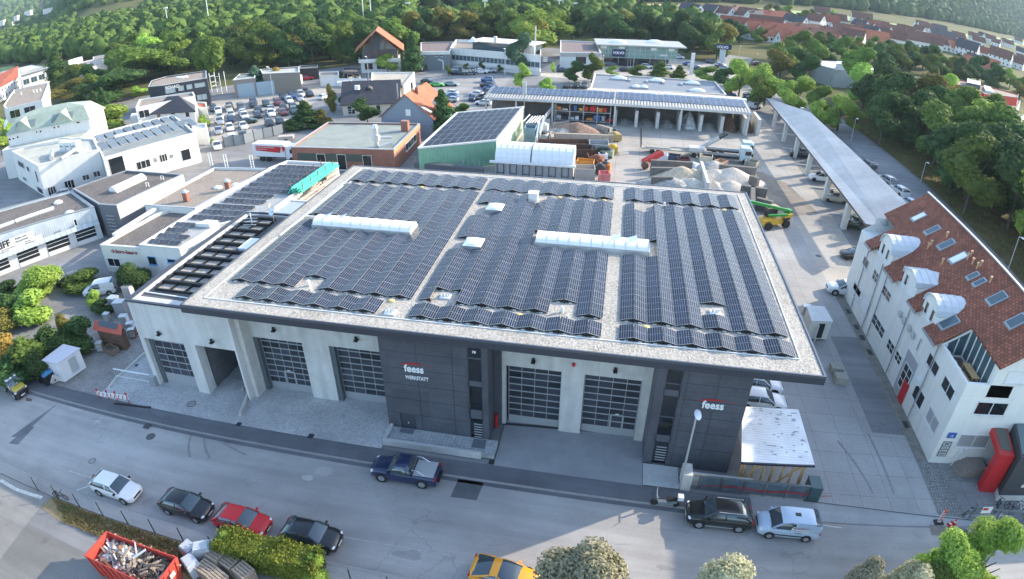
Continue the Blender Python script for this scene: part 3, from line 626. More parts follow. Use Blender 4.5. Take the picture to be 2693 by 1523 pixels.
# skylights ---------------------------------------------------------------
def vault(x0,x1,y0,y1,z,h,label,nrib,flaps=(),nm='barrel_skylight',curbm=None,flip=False):
 t=thing(nm,label,'skylight',((x0+x1)/2,(y0+y1)/2,z))
 MB().box(x0-.1,x1+.1,y0-.1,y1+.1,z,z+.42).obj('curb',curbm or lgrey,t)
 mb=MB();n=10;yc=(y0+y1)/2;hw=(y1-y0)/2;prof=[(yc-hw*math.cos(math.pi*i/n),z+.43+h*math.sin(math.pi*i/n))for i in range(n+1)]
 for(a,b)in zip(prof,prof[1:]): mb.poly([(x0,a[0],a[1]),(x1,a[0],a[1]),(x1,b[0],b[1]),(x0,b[0],b[1])])
 mb.poly([(x1,*p)for p in prof]);mb.poly([(x0,*p)for p in prof[::-1]]);mb.obj('dome',lite,t)
 for i in range(nrib+1):
  x=x0+(x1-x0)*i/nrib;r=MB()
  for a,b in zip(prof,prof[1:]): r.beam((x,a[0],a[1]+.01),(x,b[0],b[1]+.01),.04)
  r.obj('rib',lgrey,t)
 for x in flaps:
  f=MB();w_=(x1-x0)/nrib
  f.poly([(x-w_*.4,yc-hw*.5,z+.45+h*.9),(x+w_*.4,yc-hw*.5,z+.45+h*.9+.3),(x+w_*.4,yc+hw*.5,z+.45+h*.9+.34),(x-w_*.4,yc+hw*.5,z+.45+h*.9)])
  f.obj('open_flap',lite,t)
 return t
vault(-29.4,-19.1,49.75,51.9,10.86,.5,'long white barrel skylight amid the west solar field',10,(-28.2,-26.6))
vault(-6.75,3.75,49.95,52.2,10.86,.5,'long white barrel skylight between the middle and east solar fields',10,(.6,2.2))
for x0,x1,y0,y1,l in((-13.1,-11.4,56.8,58.6,'square white dome skylight farther back on the gravel lane'),(-13.3,-11.6,47.9,49.7,'square white dome skylight nearer the front on the gravel lane')):
 t=thing('dome_skylight',l,'skylight',((x0+x1)/2,(y0+y1)/2,10.86),group='square dome skylights');MB().box(x0,x1,y0,y1,10.86,11.3).obj('curb',grey,t)
 mb=MB();n=8
 P2=[[(x0-.04+(x1-x0+.08)*i/n,y0-.04+(y1-y0+.08)*j/n,11.31+.3*(math.sin(math.pi*i/n)*math.sin(math.pi*j/n))**.6)for i in range(n+1)]for j in range(n+1)]
 for j in range(n):
  for i in range(n): mb.poly([P2[j][i],P2[j][i+1],P2[j+1][i+1],P2[j+1][i]])
 mb.obj('dome',lite,t,True)
tag(MB().box(-9.2,-8.2,61.1,62.0,10.86,11.7).box(-9.28,-8.12,61.02,62.08,11.701,11.8).obj('roof_vent',[whitem]),'white box vent at the back edge of the middle solar field','vent')
for x,y,l in((-16.05,36.2,'small white roof hatch with two caps on the gravel near the front eaves'),(-12.5,39.3,'small white roof hatch with three caps in the notch of the middle field'),(8.8,40.9,'small white roof hatch in the gap of the east field')):
 t=thing('roof_hatch',l,'vent',(x,y,10.86),group='small capped roof hatches');MB().box(x-.42,x+.42,y-.35,y+.35,10.86,11.0).obj('base',whitem,t)
 for dx in(-.2,.05,.25): MB().cyl(x+dx,y,11.0,11.25,.07,.09,8).obj('cap',lgrey,t)
for x,y in((-24.3,38.9),(-3.0,38.8),(5.7,62.4)): tag(MB().cyl(x,y,10.86,11.4,.12,.12,10).cyl(x+.5,y-.7,10.86,11.1,.1,.1,8).obj('vent_pipe',whitem),{-24.3:'white vent pipe in the notch of the west solar field',-3.0:'white vent pipe in the notch of the middle solar field',5.7:'white vent pipe at the back of the east solar field'}[x],'vent pipe')
for x,y,l in((-16.6,37.9,'yellow drain dome near the west end of the front gravel'),(-6.2,37.75,'yellow drain dome in the front of the middle field'),(3.4,37.9,'yellow drain dome in front of the east field'),(-22.2,62.9,'yellow drain dome at the back of the west field'),(-5.9,62.8,'yellow drain dome at the back of the middle field'),(-.9,62.85,'yellow drain dome beside the last middle row'),(12.2,62.8,'yellow drain dome at the back of the east field')):
 tag(MB().ball((x,y,10.9),.3,10,5,sc=(1,.8,.4)).obj('drain_dome',mat('yellow_cap',(.75,.55,.22),.6)),l,'drain','yellow drain domes on the roof')
# ================================================================ lower west wing of the workshop
lw=thing('workshop_wing','lower pale concrete wing with a dark racked roof, left of the workshop','building',(-36,45,0))
mb=MB();opening_wall(mb,35.45,36.5,-41.0,-30.42,.02,9.45,[(-40.5,-35.98,5.6),(-34.75,-30.62,5.65)])
mb.box(-41.0,-40.6,36.51,55.4,.02,9.45);mb.box(-40.59,-30.42,55.0,55.4,.02,9.45);P_('wall',mat('pale_concrete',(.56,.57,.565),.85,streak=.14,var=.08,vscale=.8,bump=.12,bscale=7),mb,lw)
mb=MB();mb.box(-40.59,-30.5,36.6,54.9,8.6,9.3);P_('roof',mat('dark_roof_sheet',(.10,.105,.11),.8,var=.25,vscale=.5),mb,lw)
mb=MB()
for a in((-41.15,-30.42,35.33,35.6),(-41.15,-40.75,35.61,55.5),(-40.74,-30.42,55.2,55.5)): mb.box(*a,9.46,9.62)
P_('coping',mat('dark_coping',(.06,.07,.09),.35,metal=.4),mb,lw)
mb=MB().box(-30.41,-29.9,36.0,37.09,.1,10.15);P_('corner_pier',concl,mb,lw)
sect_door(lw,-40.0,-36.0,36.0,.1,5.1,4,5,None,1.2,lab='garage door raised a little')
mb=MB();mb.box(-40.49,-40.05,35.9,36.05,.1,5.55);mb.box(-40.04,-36,35.95,36.05,5.15,5.55);P_('side_panel',mat('jamb_glass',(.10,.12,.13),.15),mb,lw)
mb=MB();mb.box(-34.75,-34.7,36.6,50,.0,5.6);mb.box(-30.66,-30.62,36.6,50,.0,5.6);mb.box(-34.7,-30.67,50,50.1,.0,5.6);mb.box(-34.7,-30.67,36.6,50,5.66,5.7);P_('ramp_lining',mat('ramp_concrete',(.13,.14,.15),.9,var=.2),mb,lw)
mb=MB().box(-32.0,-31.9,36.5,46,.06,.4);mb.box(-31.2,-31.12,36.5,46,.06,.4);P_('ramp_kerb',concl,mb,lw)
rk=0
for r_ in range(10):
 y=38.0+1.64*r_;n=5 if r_<5 else 4
 x1=-33.9 if r_<7 else-35.3;xs=-39.7
 mb=MB();k=int((x1-xs)/1.65)
 for c in range(k+1): mb.box(xs+c*1.65-.05,xs+c*1.65+.05,y,y+1.05,9.31,9.55+.0)
 mb.box(xs-.05,xs+k*1.65+.05,y-.14,y-.001,9.31,9.52);mb.box(xs-.05,xs+k*1.65+.05,y+1.051,y+1.32,9.31,9.72)
 tag(mb.obj('solar_rack',black),f'{(ordn+["ninth","tenth"])[r_]} empty black rack from the street on the lower wing roof','solar rack','empty black racks on the lower wing roof')
 gb=MB();gb.box(xs+.06,xs+k*1.65-.06,y+.002,y+1.04,9.302,9.36);o=gb.obj('ballast',rgrav);hang(o,[z for z in C.objects if z.name.startswith('solar_rack')][-1])
mb=MB()
for a,b in(((-40.35,37.3),(-40.35,54.6)),((-40.35,37.3),(-33.9,37.1))): mb.beam((*a,9.4),(*b,9.4),.1,.06)
P_('roof_wire',whitem,mb,lw)
tag(MB().box(-36.1,-34.9,46.2,48.6,9.31,9.8).obj('roof_hatch',lite),'flat pale rooflight on the lower wing beside the taller roof','skylight')
# satellite aerials on the wing
def dish(x,y,z,r,lab,rz,m=whitem,el=30,pole=1.4,grp=None):
 t=thing('satellite_dish',lab,'satellite dish',(x,y,z),rz,grp);p=MB().beam((0,0,0),(0,0,pole),.07,n=6).mesh('pole',lgrey);local('pole',p,t)
 d=MB();n=14
 for k in range(4):
  for i in range(n):
   a0,a1=2*math.pi*i/n,2*math.pi*(i+1)/n;r0,r1=r*k/4,r*(k+1)/4
   f=lambda a,q_:(q_*math.cos(a),q_*q_*.35/r,q_*math.sin(a)*1.05)
   d.poly([f(a0,r0),f(a0,r1),f(a1,r1),f(a1,r0)]if k else[f(a0,r1),f(a1,r1),(0,0,0)])
 d.beam((0,0,-r*.6),(0,-r*.9+r*1.6,0),.03);o=local('dish',d.mesh('dish',m,True),t,(0,-.1,pole),(R(el),0,0));return t
dish(-36.2,53.4,9.35,.55,'white satellite dish on a mast at the back of the lower wing',R(150));dish(-37.2,54.4,9.35,.45,'smaller tilted satellite dish at the wing corner',R(110),mat('beige_dish',(.55,.45,.36),.6))
mb=MB();mb.beam((-38.2,52.2,9.35),(-38.2,52.2,10.9),.07)
for i in range(5): mb.beam((-38.9,51.6+i*.25,9.7+i*.28),(-37.5,51.9+i*.25,9.7+i*.28),.05)
tag(mb.obj('aerial',whitem),'white television aerial with crossbars on the lower wing','aerial')
# forecourt furniture ------------------------------------------------------
ramp=thing('loading_ramp','low concrete ramp wall and paved landing before the lettering block','ramp',(-12,33.5,0))
MB().prism([(-16.3,32.95),(-7.3,32.95),(-7.3,34.6),(-16.3,34.6)],.105,.5,0).obj('landing',slabs('pale_pavers',(.36,.38,.39),(.2,.21,.22),.3,.3,.012,stain=.12,offs=0),ramp)
MB().box(-16.55,-8.3,32.72,32.94,.1,.75).box(-16.55,-16.31,32.95,34.64,.1,.75).obj('kerb_wall',mat('pale_edge',(.46,.47,.47),.8,var=.1,vscale=2),ramp)
for x0,x1,y0,y1 in((-15.6,-14.4,34.0,34.55),(-9.3,-8.2,33.5,34.5)): MB().box(x0,x1,y0,y1,.501,.515).obj('foot_mat',mat('steel_mat',(.12,.14,.16),.4),ramp)
tag(MB().box(4.45,7.2,32.4,34.6,.1,.16).obj('door_slab',mat('pale_edge',(.46,.47,.47))),'pale concrete slab before the narrow glass door','slab')
tag(MB().prism([(7.3,32.35),(8.0,32.35),(8.0,33.6),(7.3,33.6)],0,1.75).obj('gate_pillar',concl),'square pale concrete gate pillar beside the lamp post','pillar')
tag(MB().box(8.01,12.7,33.0,33.35,0,1.15).obj('low_wall',concl),'low pale concrete wall behind the sliding gate','wall')
def ledge(nm,t,pts,h,lab,w_=.16):
 P4=PG(t,pts,.1);mb=MB()
 for a,b in zip(P4,P4[1:]): mb.beam((*a,.1+h/2),(*b,.1+h/2),w_,h)
 tag(mb.obj(nm,concl),lab,'kerb')
ledge('edge_kerb','l1',[(1050,985),(1110,900),(1225,810),(1350,690),(1400,650)],.22,'pale stepped kerb left of the corner garage door')
ledge('edge_kerb','l1',[(2300,1255),(2340,1150),(2385,1040),(2440,990)],.35,'pale stepped kerb between the wing and the hall')
gt=thing('swing_gate','low galvanised barrier gate beside the wing corner','gate',(*G('l1',1450,930,.1),.1))
A_,B_=G('l1',1120,885,.1),G('l1',1460,945,.1);mb=MB();mb.beam((*A_,1.2),(*B_,1.2),.09,.09);mb.beam((*A_,.35),(*B_,.35),.05,.05);mb.obj('rail',whitem,gt);mb=MB()
for i in range(17): u=i/16;mb.beam((A_[0]+(B_[0]-A_[0])*u,A_[1]+(B_[1]-A_[1])*u,.35),(A_[0]+(B_[0]-A_[0])*u,A_[1]+(B_[1]-A_[1])*u,1.2),.025)
mb.obj('bar',lgrey,gt);MB().box(B_[0]+.05,B_[0]+.75,B_[1]-.3,B_[1]+.3,.1,1.2).obj('gate_post',grey,gt)
br=thing('road_barrier','red and white striped barrier boards laid at the forecourt edge','barrier',(*G('l1',1100,1120),.1))
A_,B_=Vector(G('l1',950,1085,.1)),Vector(G('l1',1250,1130,.1));stp=stripes('red_white_board',(.75,.73,.72),(.5,.03,.03),(1,0,1),.5,.45)
mb=MB();mb.beam((*A_,.75),(*B_,.75),.05,.5);mb.obj('board',whitem,br);mb=MB()
for i in range(8): u=(i+.5)/8;p=A_+(B_-A_)*u;mb.beam((p.x,p.y-.01,.52),(p.x+.22,p.y-.035,.98),.12,.03)
mb.obj('stripe',redp,br);mb=MB()
for u in(.03,.35,.62,.97): p=A_+(B_-A_)*u;mb.beam((p.x,p.y,.1),(p.x,p.y,1.15),.06);mb.ball((p.x,p.y,1.22),.12,8,5)
mb.obj('post',redp,br)
tag(MB().beam((*G('l1',1100,1135,.1),.15),(*G('l1',1445,1175,.1),.15),.16,.12).obj('rubber_strip',black),'long black rubber foot lying beside the barrier boards','rubber foot')
# ================================================================ NEIGHBOURING BUILDINGS
def ccw(pl):
 a=sum(pl[i][0]*pl[(i+1)%len(pl)][1]-pl[(i+1)%len(pl)][0]*pl[i][1]for i in range(len(pl)))
 return list(pl)if a>0 else list(pl)[::-1]
def inset(pl,d):
 pl=ccw(pl);out=[];n=len(pl)
 for i in range(n):
  a,b,c=Vector(pl[i-1]),Vector(pl[i]),Vector(pl[(i+1)%n]);e1=(b-a).normalized();e2=(c-b).normalized()
  n1=Vector((-e1.y,e1.x));n2=Vector((-e2.y,e2.x));m=(n1+n2);k=m.length
  m=m/k if k>.1 else n1;out.append(tuple(b+m*d/max(.35,m.dot(n1))))
 return out
def cen(pl): return(sum(p[0]for p in pl)/len(pl),sum(p[1]for p in pl)/len(pl))
def flatb(name,label,cat,pl,z,wallm=white,roofm=rgrav,copm=None,par=.3,wt=.28,z0=0,root=None,group=None):
 pl=ccw(pl);c=cen(pl)
 t=root or thing(name,label,cat,(*c,0),0,group);ins=inset(pl,wt);o2=inset(pl,-.04);n=len(pl);mb=MB()
 for i in range(n):
  a,b=pl[i],pl[(i+1)%n];c_,d=ins[i],ins[(i+1)%n]
  mb.poly([(*a,z0),(*b,z0),(*b,z),(*a,z)]);mb.poly([(*d,z-par),(*c_,z-par),(*c_,z),(*d,z)])
  if z0>0: pass
 if z0>0: mb.poly([(*p,z0)for p in pl[::-1]])
 mb.obj('wall',wallm,t);r=MB();r.poly([(*p,z-par)for p in ins]);r.obj('roof',roofm,t)
 cp=MB()
 for i in range(n):
  j=(i+1)%n;cp.poly([(*o2[i],z+.06),(*o2[j],z+.06),(*ins[j],z+.06),(*ins[i],z+.06)]);cp.poly([(*o2[i],z-.08),(*o2[j],z-.08),(*o2[j],z+.06),(*o2[i],z+.06)]);cp.poly([(*ins[j],z-.01),(*ins[i],z-.01),(*ins[i],z+.06),(*ins[j],z+.06)])
 cp.obj('coping',copm or wallm,t);return t,pl
def wbox(mb,A,B,s0,s1,z0,z1,d0,d1,mi=0):
 "box on the wall A-B, from d0 to d1 out of it towards the viewer"
 A,B=Vector(A[:2]),Vector(B[:2]);e=(B-A).normalized();n=Vector((e.y,-e.x))
 if n.dot(-A)<0: n=-n
 p=[A+e*s0+n*d0,A+e*s1+n*d0,A+e*s1+n*d1,A+e*s0+n*d1];mb.prism([tuple(v)for v in p],z0,z1,mi)
def window(par,A,B,s0,s1,z0,z1,fm=white,gm=glass,bars=1,cross=0,fw=.07,nm='window',sill=True,shutter=0):
 mb=MB();s0,s1=min(s0,s1),max(s0,s1);z0,z1=min(z0,z1),max(z0,z1)
 wbox(mb,A,B,s0,s1,z1-fw,z1,.004,.07);wbox(mb,A,B,s0,s1,z0,z0+fw,.004,.07);wbox(mb,A,B,s0,s0+fw,z0+fw,z1-fw,.004,.07);wbox(mb,A,B,s1-fw,s1,z0+fw,z1-fw,.004,.07)
 for i in range(1,bars+1): x=s0+(s1-s0)*i/(bars+1);wbox(mb,A,B,x-.035,x+.035,z0+fw,z1-fw,.004,.06)
 for i in range(1,cross+1): x=z0+(z1-z0)*i/(cross+1);wbox(mb,A,B,s0+fw,s1-fw,x-.03,x+.03,.004,.058)
 if sill: wbox(mb,A,B,s0-.06,s1+.06,z0-.07,z0-.005,.004,.16)
 f=mb.obj(nm,fm,par);p=MB();wbox(p,A,B,s0+fw*.8,s1-fw*.8,z0+fw*.8,z1-fw*.8,.006,.03);p.obj('pane',gm,f)
 if shutter:
  s=MB();wbox(s,A,B,s0+fw,s1-fw,z1-fw-(z1-z0-2*fw)*shutter,z1-fw,.035,.055);s.obj('shutter',whitem,f)
 return f
def wpx(par,A,B,t,lst,**kw):
 for(x0,y0,x1,y1)in lst:
  a=onwall(*q(t,x0,y0),A,B);b=onwall(*q(t,x1,y1),A,B);window(par,A,B,a[0],b[0],a[1],b[1],**kw)
def panel_grid(name,label,O,ux,nx,ny,w_,h_,z,tilt,m=pvp,gap=.12,rowgap=1.6,shear=0.0,group=None,ridge=False):
 "one thing per row; O origin, ux unit vector along the row; rows advance along the perpendicular"
 ux=Vector(ux).normalized();vy=Vector((-ux.y,ux.x));a=math.atan2(ux.y,ux.x)
 me=MB();me.poly([(0,0,0),(w_,0,0),(w_,h_*math.cos(tilt),h_*math.sin(tilt)),(0,h_*math.cos(tilt),h_*math.sin(tilt))],0,[(0,0),(1,0),(1,1),(0,1)])
 k=.05;me.poly([(0,0,-k),(w_,0,-k),(w_,0,0),(0,0,0)],1);me.poly([(0,h_*math.cos(tilt),h_*math.sin(tilt)),(w_,h_*math.cos(tilt),h_*math.sin(tilt)),(w_,h_*math.cos(tilt),-.12),(0,h_*math.cos(tilt),-.12)],1)
 me=me.mesh('solar_panel',[m,lgrey])
 for j in range(ny):
  n=nx[j]if isinstance(nx,(list,tuple))else nx;p=Vector(O)+vy*j*rowgap+ux*shear*j
  t=thing('roof_solar_row',f'{(ordn+["ninth","tenth","eleventh","twelfth"])[j]} row from the front of {label}','solar panels',(p.x,p.y,z),a,group or label)
  for i in range(n): local('solar_panel',me,t,(i*(w_+gap),0,0))
def fpx(name,label,cat,t,pts,z,**kw): return flatb(name,label,cat,PG(t,pts,z),z,**kw)
# ---- tyre workshop with the long sign (left edge)
ty,pl=fpx('tyre_workshop','long white corrugated tyre workshop with a dark gravel roof at the picture edge','workshop','m1',[(-900,1245),(905,635),(690,480),(-900,985)],5.0,
 wallm=stripes('white_ribbed_sheet',(.62,.66,.68),(.72,.76,.78),(.8,.6,0),.35,.5,.5,bump=.3),roofm=dgrav,copm=grey)
A=G('m1',0,955,5.0);B=G('m1',905,635,5.0)
def wq(mb,A,B,t,x0,y0,x1,y1,d0,d1):
 a=onwall(*q(t,x0,y0),A,B);b=onwall(*q(t,x1,y1),A,B);wbox(mb,A,B,min(a[0],b[0]),max(a[0],b[0]),min(a[1],b[1]),max(a[1],b[1]),d0,d1);return a,b
def S_(t,x,y): return onwall(*q(t,x,y),A,B)
s_end=S_('m1',905,635)[0]
mb=MB();s_l=S_('m1',0,955)[0]-14
lo=MB();wbox(lo,A,B,s_l,s_end,0,2.55,-.05,.12);lo.obj('plinth_wall',mat('pier_white',(.60,.62,.64),.7),ty)
aw=MB();e_=(Vector(B)-Vector(A)).normalized();n_=Vector((e_.y,-e_.x));n_=n_ if n_.dot(-Vector(A))>0 else-n_
for i in range(34):
 s0=s_l+i*(s_end-s_l)/34;p0=Vector(A)+e_*s0;p1=Vector(A)+e_*(s0+(s_end-s_l)/34-.06)
 aw.poly([(*(p0+n_*.13),3.05),(*(p1+n_*.13),3.05),(*(p1+n_*1.1),2.62),(*(p0+n_*1.1),2.62)][::-1])
aw.obj('glass_canopy',mat('canopy_glass',(.42,.48,.50),.2),ty)
for k,(x0,x1)in enumerate(((770,960),(490,700),(210,410),(-80,120),(-370,-170))):
 z_=1.9;a=S_('m1',x0,1050 if x0==770 else 1140 if x0==490 else 1240 if x0==210 else 1350)[0];b=S_('m1',x1,1000 if x0==770 else 1060 if x0==490 else 1170 if x0==210 else 1260)[0]
 if b-a>1:
  mb=MB();wbox(mb,A,B,a,b,.02,2.5,.13,.16);o=mb.obj('garage_door',glass,ty);f=MB()
  for zz in(.03,.62,1.2,1.8,2.4): wbox(f,A,B,a,b,zz,zz+.09,.161,.2)
  wbox(f,A,B,a,b,.12,.6,.161,.19);f.obj('door_frame',white,o)
wpx(ty,A,B,'m1',[(700,755,750,810)],bars=0);wpx(ty,A,B,'m1',[(830,715,890,768)],bars=0,gm=white)
sn=thing('company_sign','long white fascia board with black tyre and car service lettering','sign',(*A,3.5));mb=MB()
a0=S_('m1',320,895);a1=S_('m1',410,955);sL=S_('m1',-120,1090)[0];s_m=a0[0]
wbox(mb,A,B,sL,s_m,3.75,4.75,.14,.2);wbox(mb,A,B,sL,a1[0],3.05,3.74,.14,.2);mb.obj('board',white,sn)
ang=math.atan2(e_.y,e_.x)
def wtext(body,s,z,size,m,par,bold=0,off=.22,nm='lettering',A_=None,e=None,n=None,sx=1):
 A_=A_ or A;e=e or e_;n=n or n_;p=Vector(A_)+e*s+n*off;t=text(body,nm,size,(p.x,p.y,z),(R(90),0,math.atan2(e.y,e.x)),m,par,ext=.01,bold=bold);t.scale=(sx,1,1);return t
wtext('EIFF',S_('m1',-25,1060)[0],3.8,1.35,black,sn,.045);wtext('Reifen und',S_('m1',150,960)[0],4.3,.42,black,sn);wtext('Autotechnik',S_('m1',155,1000)[0],3.86,.42,black,sn)
wtext('Fahrwerksvermessung',S_('m1',20,1090)[0],3.42,.26,dark,sn);wtext('Reifenservice',S_('m1',20,1130)[0],3.14,.26,dark,sn);wtext('Bremsen',S_('m1',250,1010)[0],3.42,.26,dark,sn);wtext('Stossdaempfer',S_('m1',260,1040)[0],3.14,.26,dark,sn)
def rooflight(t,x0,y0,x1,y1,z,wd,lab,m=lite,h=.35,nm='roof_light',grp=None):
 a,b=Vector(G(t,x0,y0,z)),Vector(G(t,x1,y1,z));th=thing(nm,lab,'skylight',(a.x,a.y,z-.3),0,grp);d=(b-a).normalized();n=Vector((-d.y,d.x))*wd/2;L=(b-a).length
 MB().prism([tuple(a+n),tuple(b+n),tuple(b-n),tuple(a-n)],z-.3,z-.1).obj('curb',lgrey,th);mb=MB();k=6
 pr=[(math.cos(math.pi*i/k),math.sin(math.pi*i/k))for i in range(k+1)]
 for(c0,s0),(c1,s1)in zip(pr,pr[1:]): mb.poly([(*(a+n*c0),z-.1+h*s0),(*(b+n*c0),z-.1+h*s0),(*(b+n*c1),z-.1+h*s1),(*(a+n*c1),z-.1+h*s1)])
 mb.poly([(*(b+n*c0),z-.1+h*s0)for c0,s0 in pr][::-1]);mb.poly([(*(a+n*c0),z-.1+h*s0)for c0,s0 in pr]);mb.obj('dome',m,th);return th
rooflight('m1',145,760,515,635,5.0,1.3,'long white rooflight on the tyre workshop',h=.15);rooflight('m1',-200,890,135,765,4.95,1.3,'second white rooflight cut by the picture edge',h=.15)
for x,y,l in((555,585,'small white dome light near the back of the tyre workshop'),(665,685,'small white dome light near the front of the tyre workshop')): X_,Y_=G('m1',x,y,4.9);tag(MB().ball((X_,Y_,4.75),.9,12,6,sc=(1,.8,.45)).obj('dome_light',lite),l,'skylight')
# ---- grey metal clad hall
gh,pl=fpx('grey_hall','grey metal-clad hall with a dark gravel roof between two white halls','building','m1',[(700,460),(1215,285),(1750,325),(1115,620),(950,610)],5.3,wallm=mat('slate_grey_sheet',(.14,.145,.165),.5,var=.05),roofm=dgrav,copm=grey)
rooflight('m1',1080,482,1365,350,5.3,2.0,'arched white rooflight on the grey hall',h=.75)
A2,B2=G('m1',1115,620,5.3),G('m1',1750,325,5.3);mb=MB();Ls=(Vector(B2)-Vector(A2)).length;wbox(mb,A2,B2,0,Ls,3.2,5.25,.01,.12);mb.obj('light_band',stripes('pale_ribbed_band',(.58,.60,.62),(.66,.68,.7),(0,0,1),.35,.2,.5),gh)
lad=MB()
for i in range(5): wbox(lad,G('m1',950,610,5.3),A2,1.0,2.6,1.4+i*.55,1.47+i*.55,.1,.3)
lad.obj('ladder',lgrey,gh)
# ---- electrician's building: terrace front, brown gravel roof, solar strip
el,pl=flatb('electrician_building','low pale building with a brown gravel terrace roof and red lettering','building',[(-64.5,54.4),(-57.5,54.6),(-57.5,67.2),(-61.6,67.2),(-63.3,64.5)],3.9,wallm=mat('pale_cream_render',(.66,.66,.60),.8),roofm=dgrav,copm=white,par=.35)
eh,pl=flatb('brown_roof_hall','flat-roofed hall with brown gravel, two brick chimneys and white parapet','building',[(-66.4,66.1),(-57.3,66.1),(-55.6,83.3),(-65.6,82.6)],4.5,wallm=white,roofm=bgrav,copm=lgrey)
sh_,pl=flatb('solar_hall','narrow flat hall carrying many grey solar panels beside the workshop','building',[(-57.35,54.3),(-51.0,54.3),(-50.2,61.5),(-45.6,66.5),(-45.2,87.6),(-54.5,87.6),(-56.0,82.4)],4.5,wallm=white,roofm=mat('pale_grey_felt',(.36,.37,.37),.9,var=.12),copm=white)
A,B=(-64.5,54.4),(-57.5,54.6);e_=(Vector(B)-Vector(A)).normalized();n_=Vector((e_.y,-e_.x))
rl=thing('shop_sign','small dark red shop lettering on the pale terrace building','sign',(-62,54.3,3));wtext('elektro-bauer',1.6,2.9,.75,mat('dark_red',(.30,.03,.05),.5),rl,.02,.04,sx=1.1)
wpx(el,A,B,'m1',[(1025,1120,1170,1210)],bars=1)
wpx(sh_,(-57.35,54.3),(-51.0,54.3),'m1',[(1410,1105,1510,1190),(1600,1130,1690,1170)],fm=mat('blue_frame',(.12,.32,.55),.5),bars=0)
tag(MB().box(-64.6,-64.0,57,66,3.95,4.3).obj('parapet_wall',white),'thin white parapet along the terrace edge','parapet')
panel_grid('roof_solar','the front solar group on the narrow hall',(-56.8,55.2),(1,0),[3,3,2,2],4,1.5,.92,4.35,R(14),rowgap=1.75,shear=.0)
panel_grid('roof_solar','the middle solar group on the narrow hall',(-55.9,63.0),(1,.02),[4,4,4],3,1.6,.95,4.35,R(14),rowgap=2.0,shear=.25)
panel_grid('roof_solar','the back solar group on the narrow hall',(-54.8,69.2),(1,.02),[4,4,5,5,5,5,5,5],8,1.55,1.0,4.35,R(14),rowgap=2.15,shear=.06)
for(b,tp,l)in(((491.8,529.3),(487.6,502),'short brick chimney with a steel cap nearer the terrace'),((601.6,500.5),(599,473),'short brick chimney with a flat cap by the two domes')):
 X_,Y_=g(*b,4.2);t=thing('chimney',l,'chimney',(X_,Y_,4.2));MB().box(X_-.38,X_+.38,Y_-.3,Y_+.3,4.2,5.6).obj('shaft',brick,t);MB().box(X_-.5,X_+.5,Y_-.42,Y_+.42,5.601,5.75).cyl(X_,Y_,5.75,6.0,.3,.2,10).obj('cap',lgrey,t)
for x,y in((2085,440),(2255,415)): X_,Y_=G('m1',x,y,4.4);tag(MB().ball((X_,Y_,4.25),.75,12,6,sc=(1,.85,.4)).obj('dome_light',lite),'small white dome light left of the second chimney' if x==2085 else 'small white dome light right of the second chimney','skylight')
for i,(x,y)in enumerate(((1550,400),(1410,465),(2000,175),(2145,190),(2395,200))):
 X_,Y_=G('m1',x,y,4.6);mb=MB();mb.beam((X_,Y_,3.4),(X_,Y_,5.7),.07);mb.beam((X_+.55,Y_,3.4),(X_+.55,Y_,5.7),.07);mb.beam((X_,Y_,5.7),(X_+.55,Y_,5.7),.07)
 for k in range(6): mb.beam((X_,Y_,3.7+k*.32),(X_+.55,Y_,3.7+k*.32),.04)
 tag(mb.obj('roof_ladder',whitem),['white ladder hoop on the grey hall edge nearer the arched light','white ladder hoop at the near corner of the grey hall','white ladder hoop at the far corner of the brown roof','white ladder hoop behind the brown roof','white ladder hoop beside the solar hall corner'][i],'ladder','white ladder hoops')
wb=thing('stair_box','white wedge-shaped rooflight box at the hall corner','roof box',(-51.5,61,4.4));MB().prism([(-53.4,60.9),(-51.2,60.9),(-50.8,62.3),(-52.6,62.3)],4.25,4.75).obj('box_wall',white,wb);
# stack of green pipes and junk beside the solar hall
gp=thing('pipe_stack','stack of long turquoise plastic pipes on a rack','pipes',(-46,80,4.3))
rk_=MB();
for k in range(5):
 y=74.5+k*2.5;rk_.beam((-46.6,y,0),(-46.6,y,6.0),.1);rk_.beam((-44.6,y,0),(-44.6,y,5.9),.1);rk_.beam((-46.6,y,4.35),(-44.6,y,4.35),.1)
rk_.obj('rack',mat('rust_steel',(.16,.09,.06),.8),gp);tm=mat('turquoise_pipe',(.05,.46,.34),.45)
for i in range(7):
 for j in range(3):
  if i+j<8: MB().beam((-46.4+i*.3+j*.1,73.4+.3*((i*7+j)%3),4.6+j*.27),(-46.1+i*.3+j*.1,86.0-.4*((i+j)%2),4.6+j*.27),.24,n=8).obj('pipe',tm,gp)
cw_=MB()
for i in range(40): cw_.beam((rnd.uniform(-44.6,-43.2),rnd.uniform(70,86),rnd.uniform(2.6,4.3)),(rnd.uniform(-44.6,-43.2),rnd.uniform(70,86),rnd.uniform(2.6,4.4)),rnd.uniform(.1,.35))
o=cw_.obj('scrap_heap',mat('scrap',(.36,.20,.13),.8,col2=(.5,.5,.46),vscale=2));tag(o,'jumbled heap of pallets and scrap under the pipe rack','scrap',kind='stuff')
flatb('store_shed','narrow white-roofed store between the pipe rack and the workshop','shed',[(-45.2,63.5),(-41.3,63.5),(-40.9,70.5),(-44.6,70.5)],4.8,wallm=white,roofm=lgrey,par=.08)
flatb('lean_to','dark flat lean-to behind the lower wing','shed',[(-50,56.2),(-34,55.8),(-34,62.8),(-45.4,62.8),(-49,60)],4.2,wallm=grey,roofm=felt,par=.1)
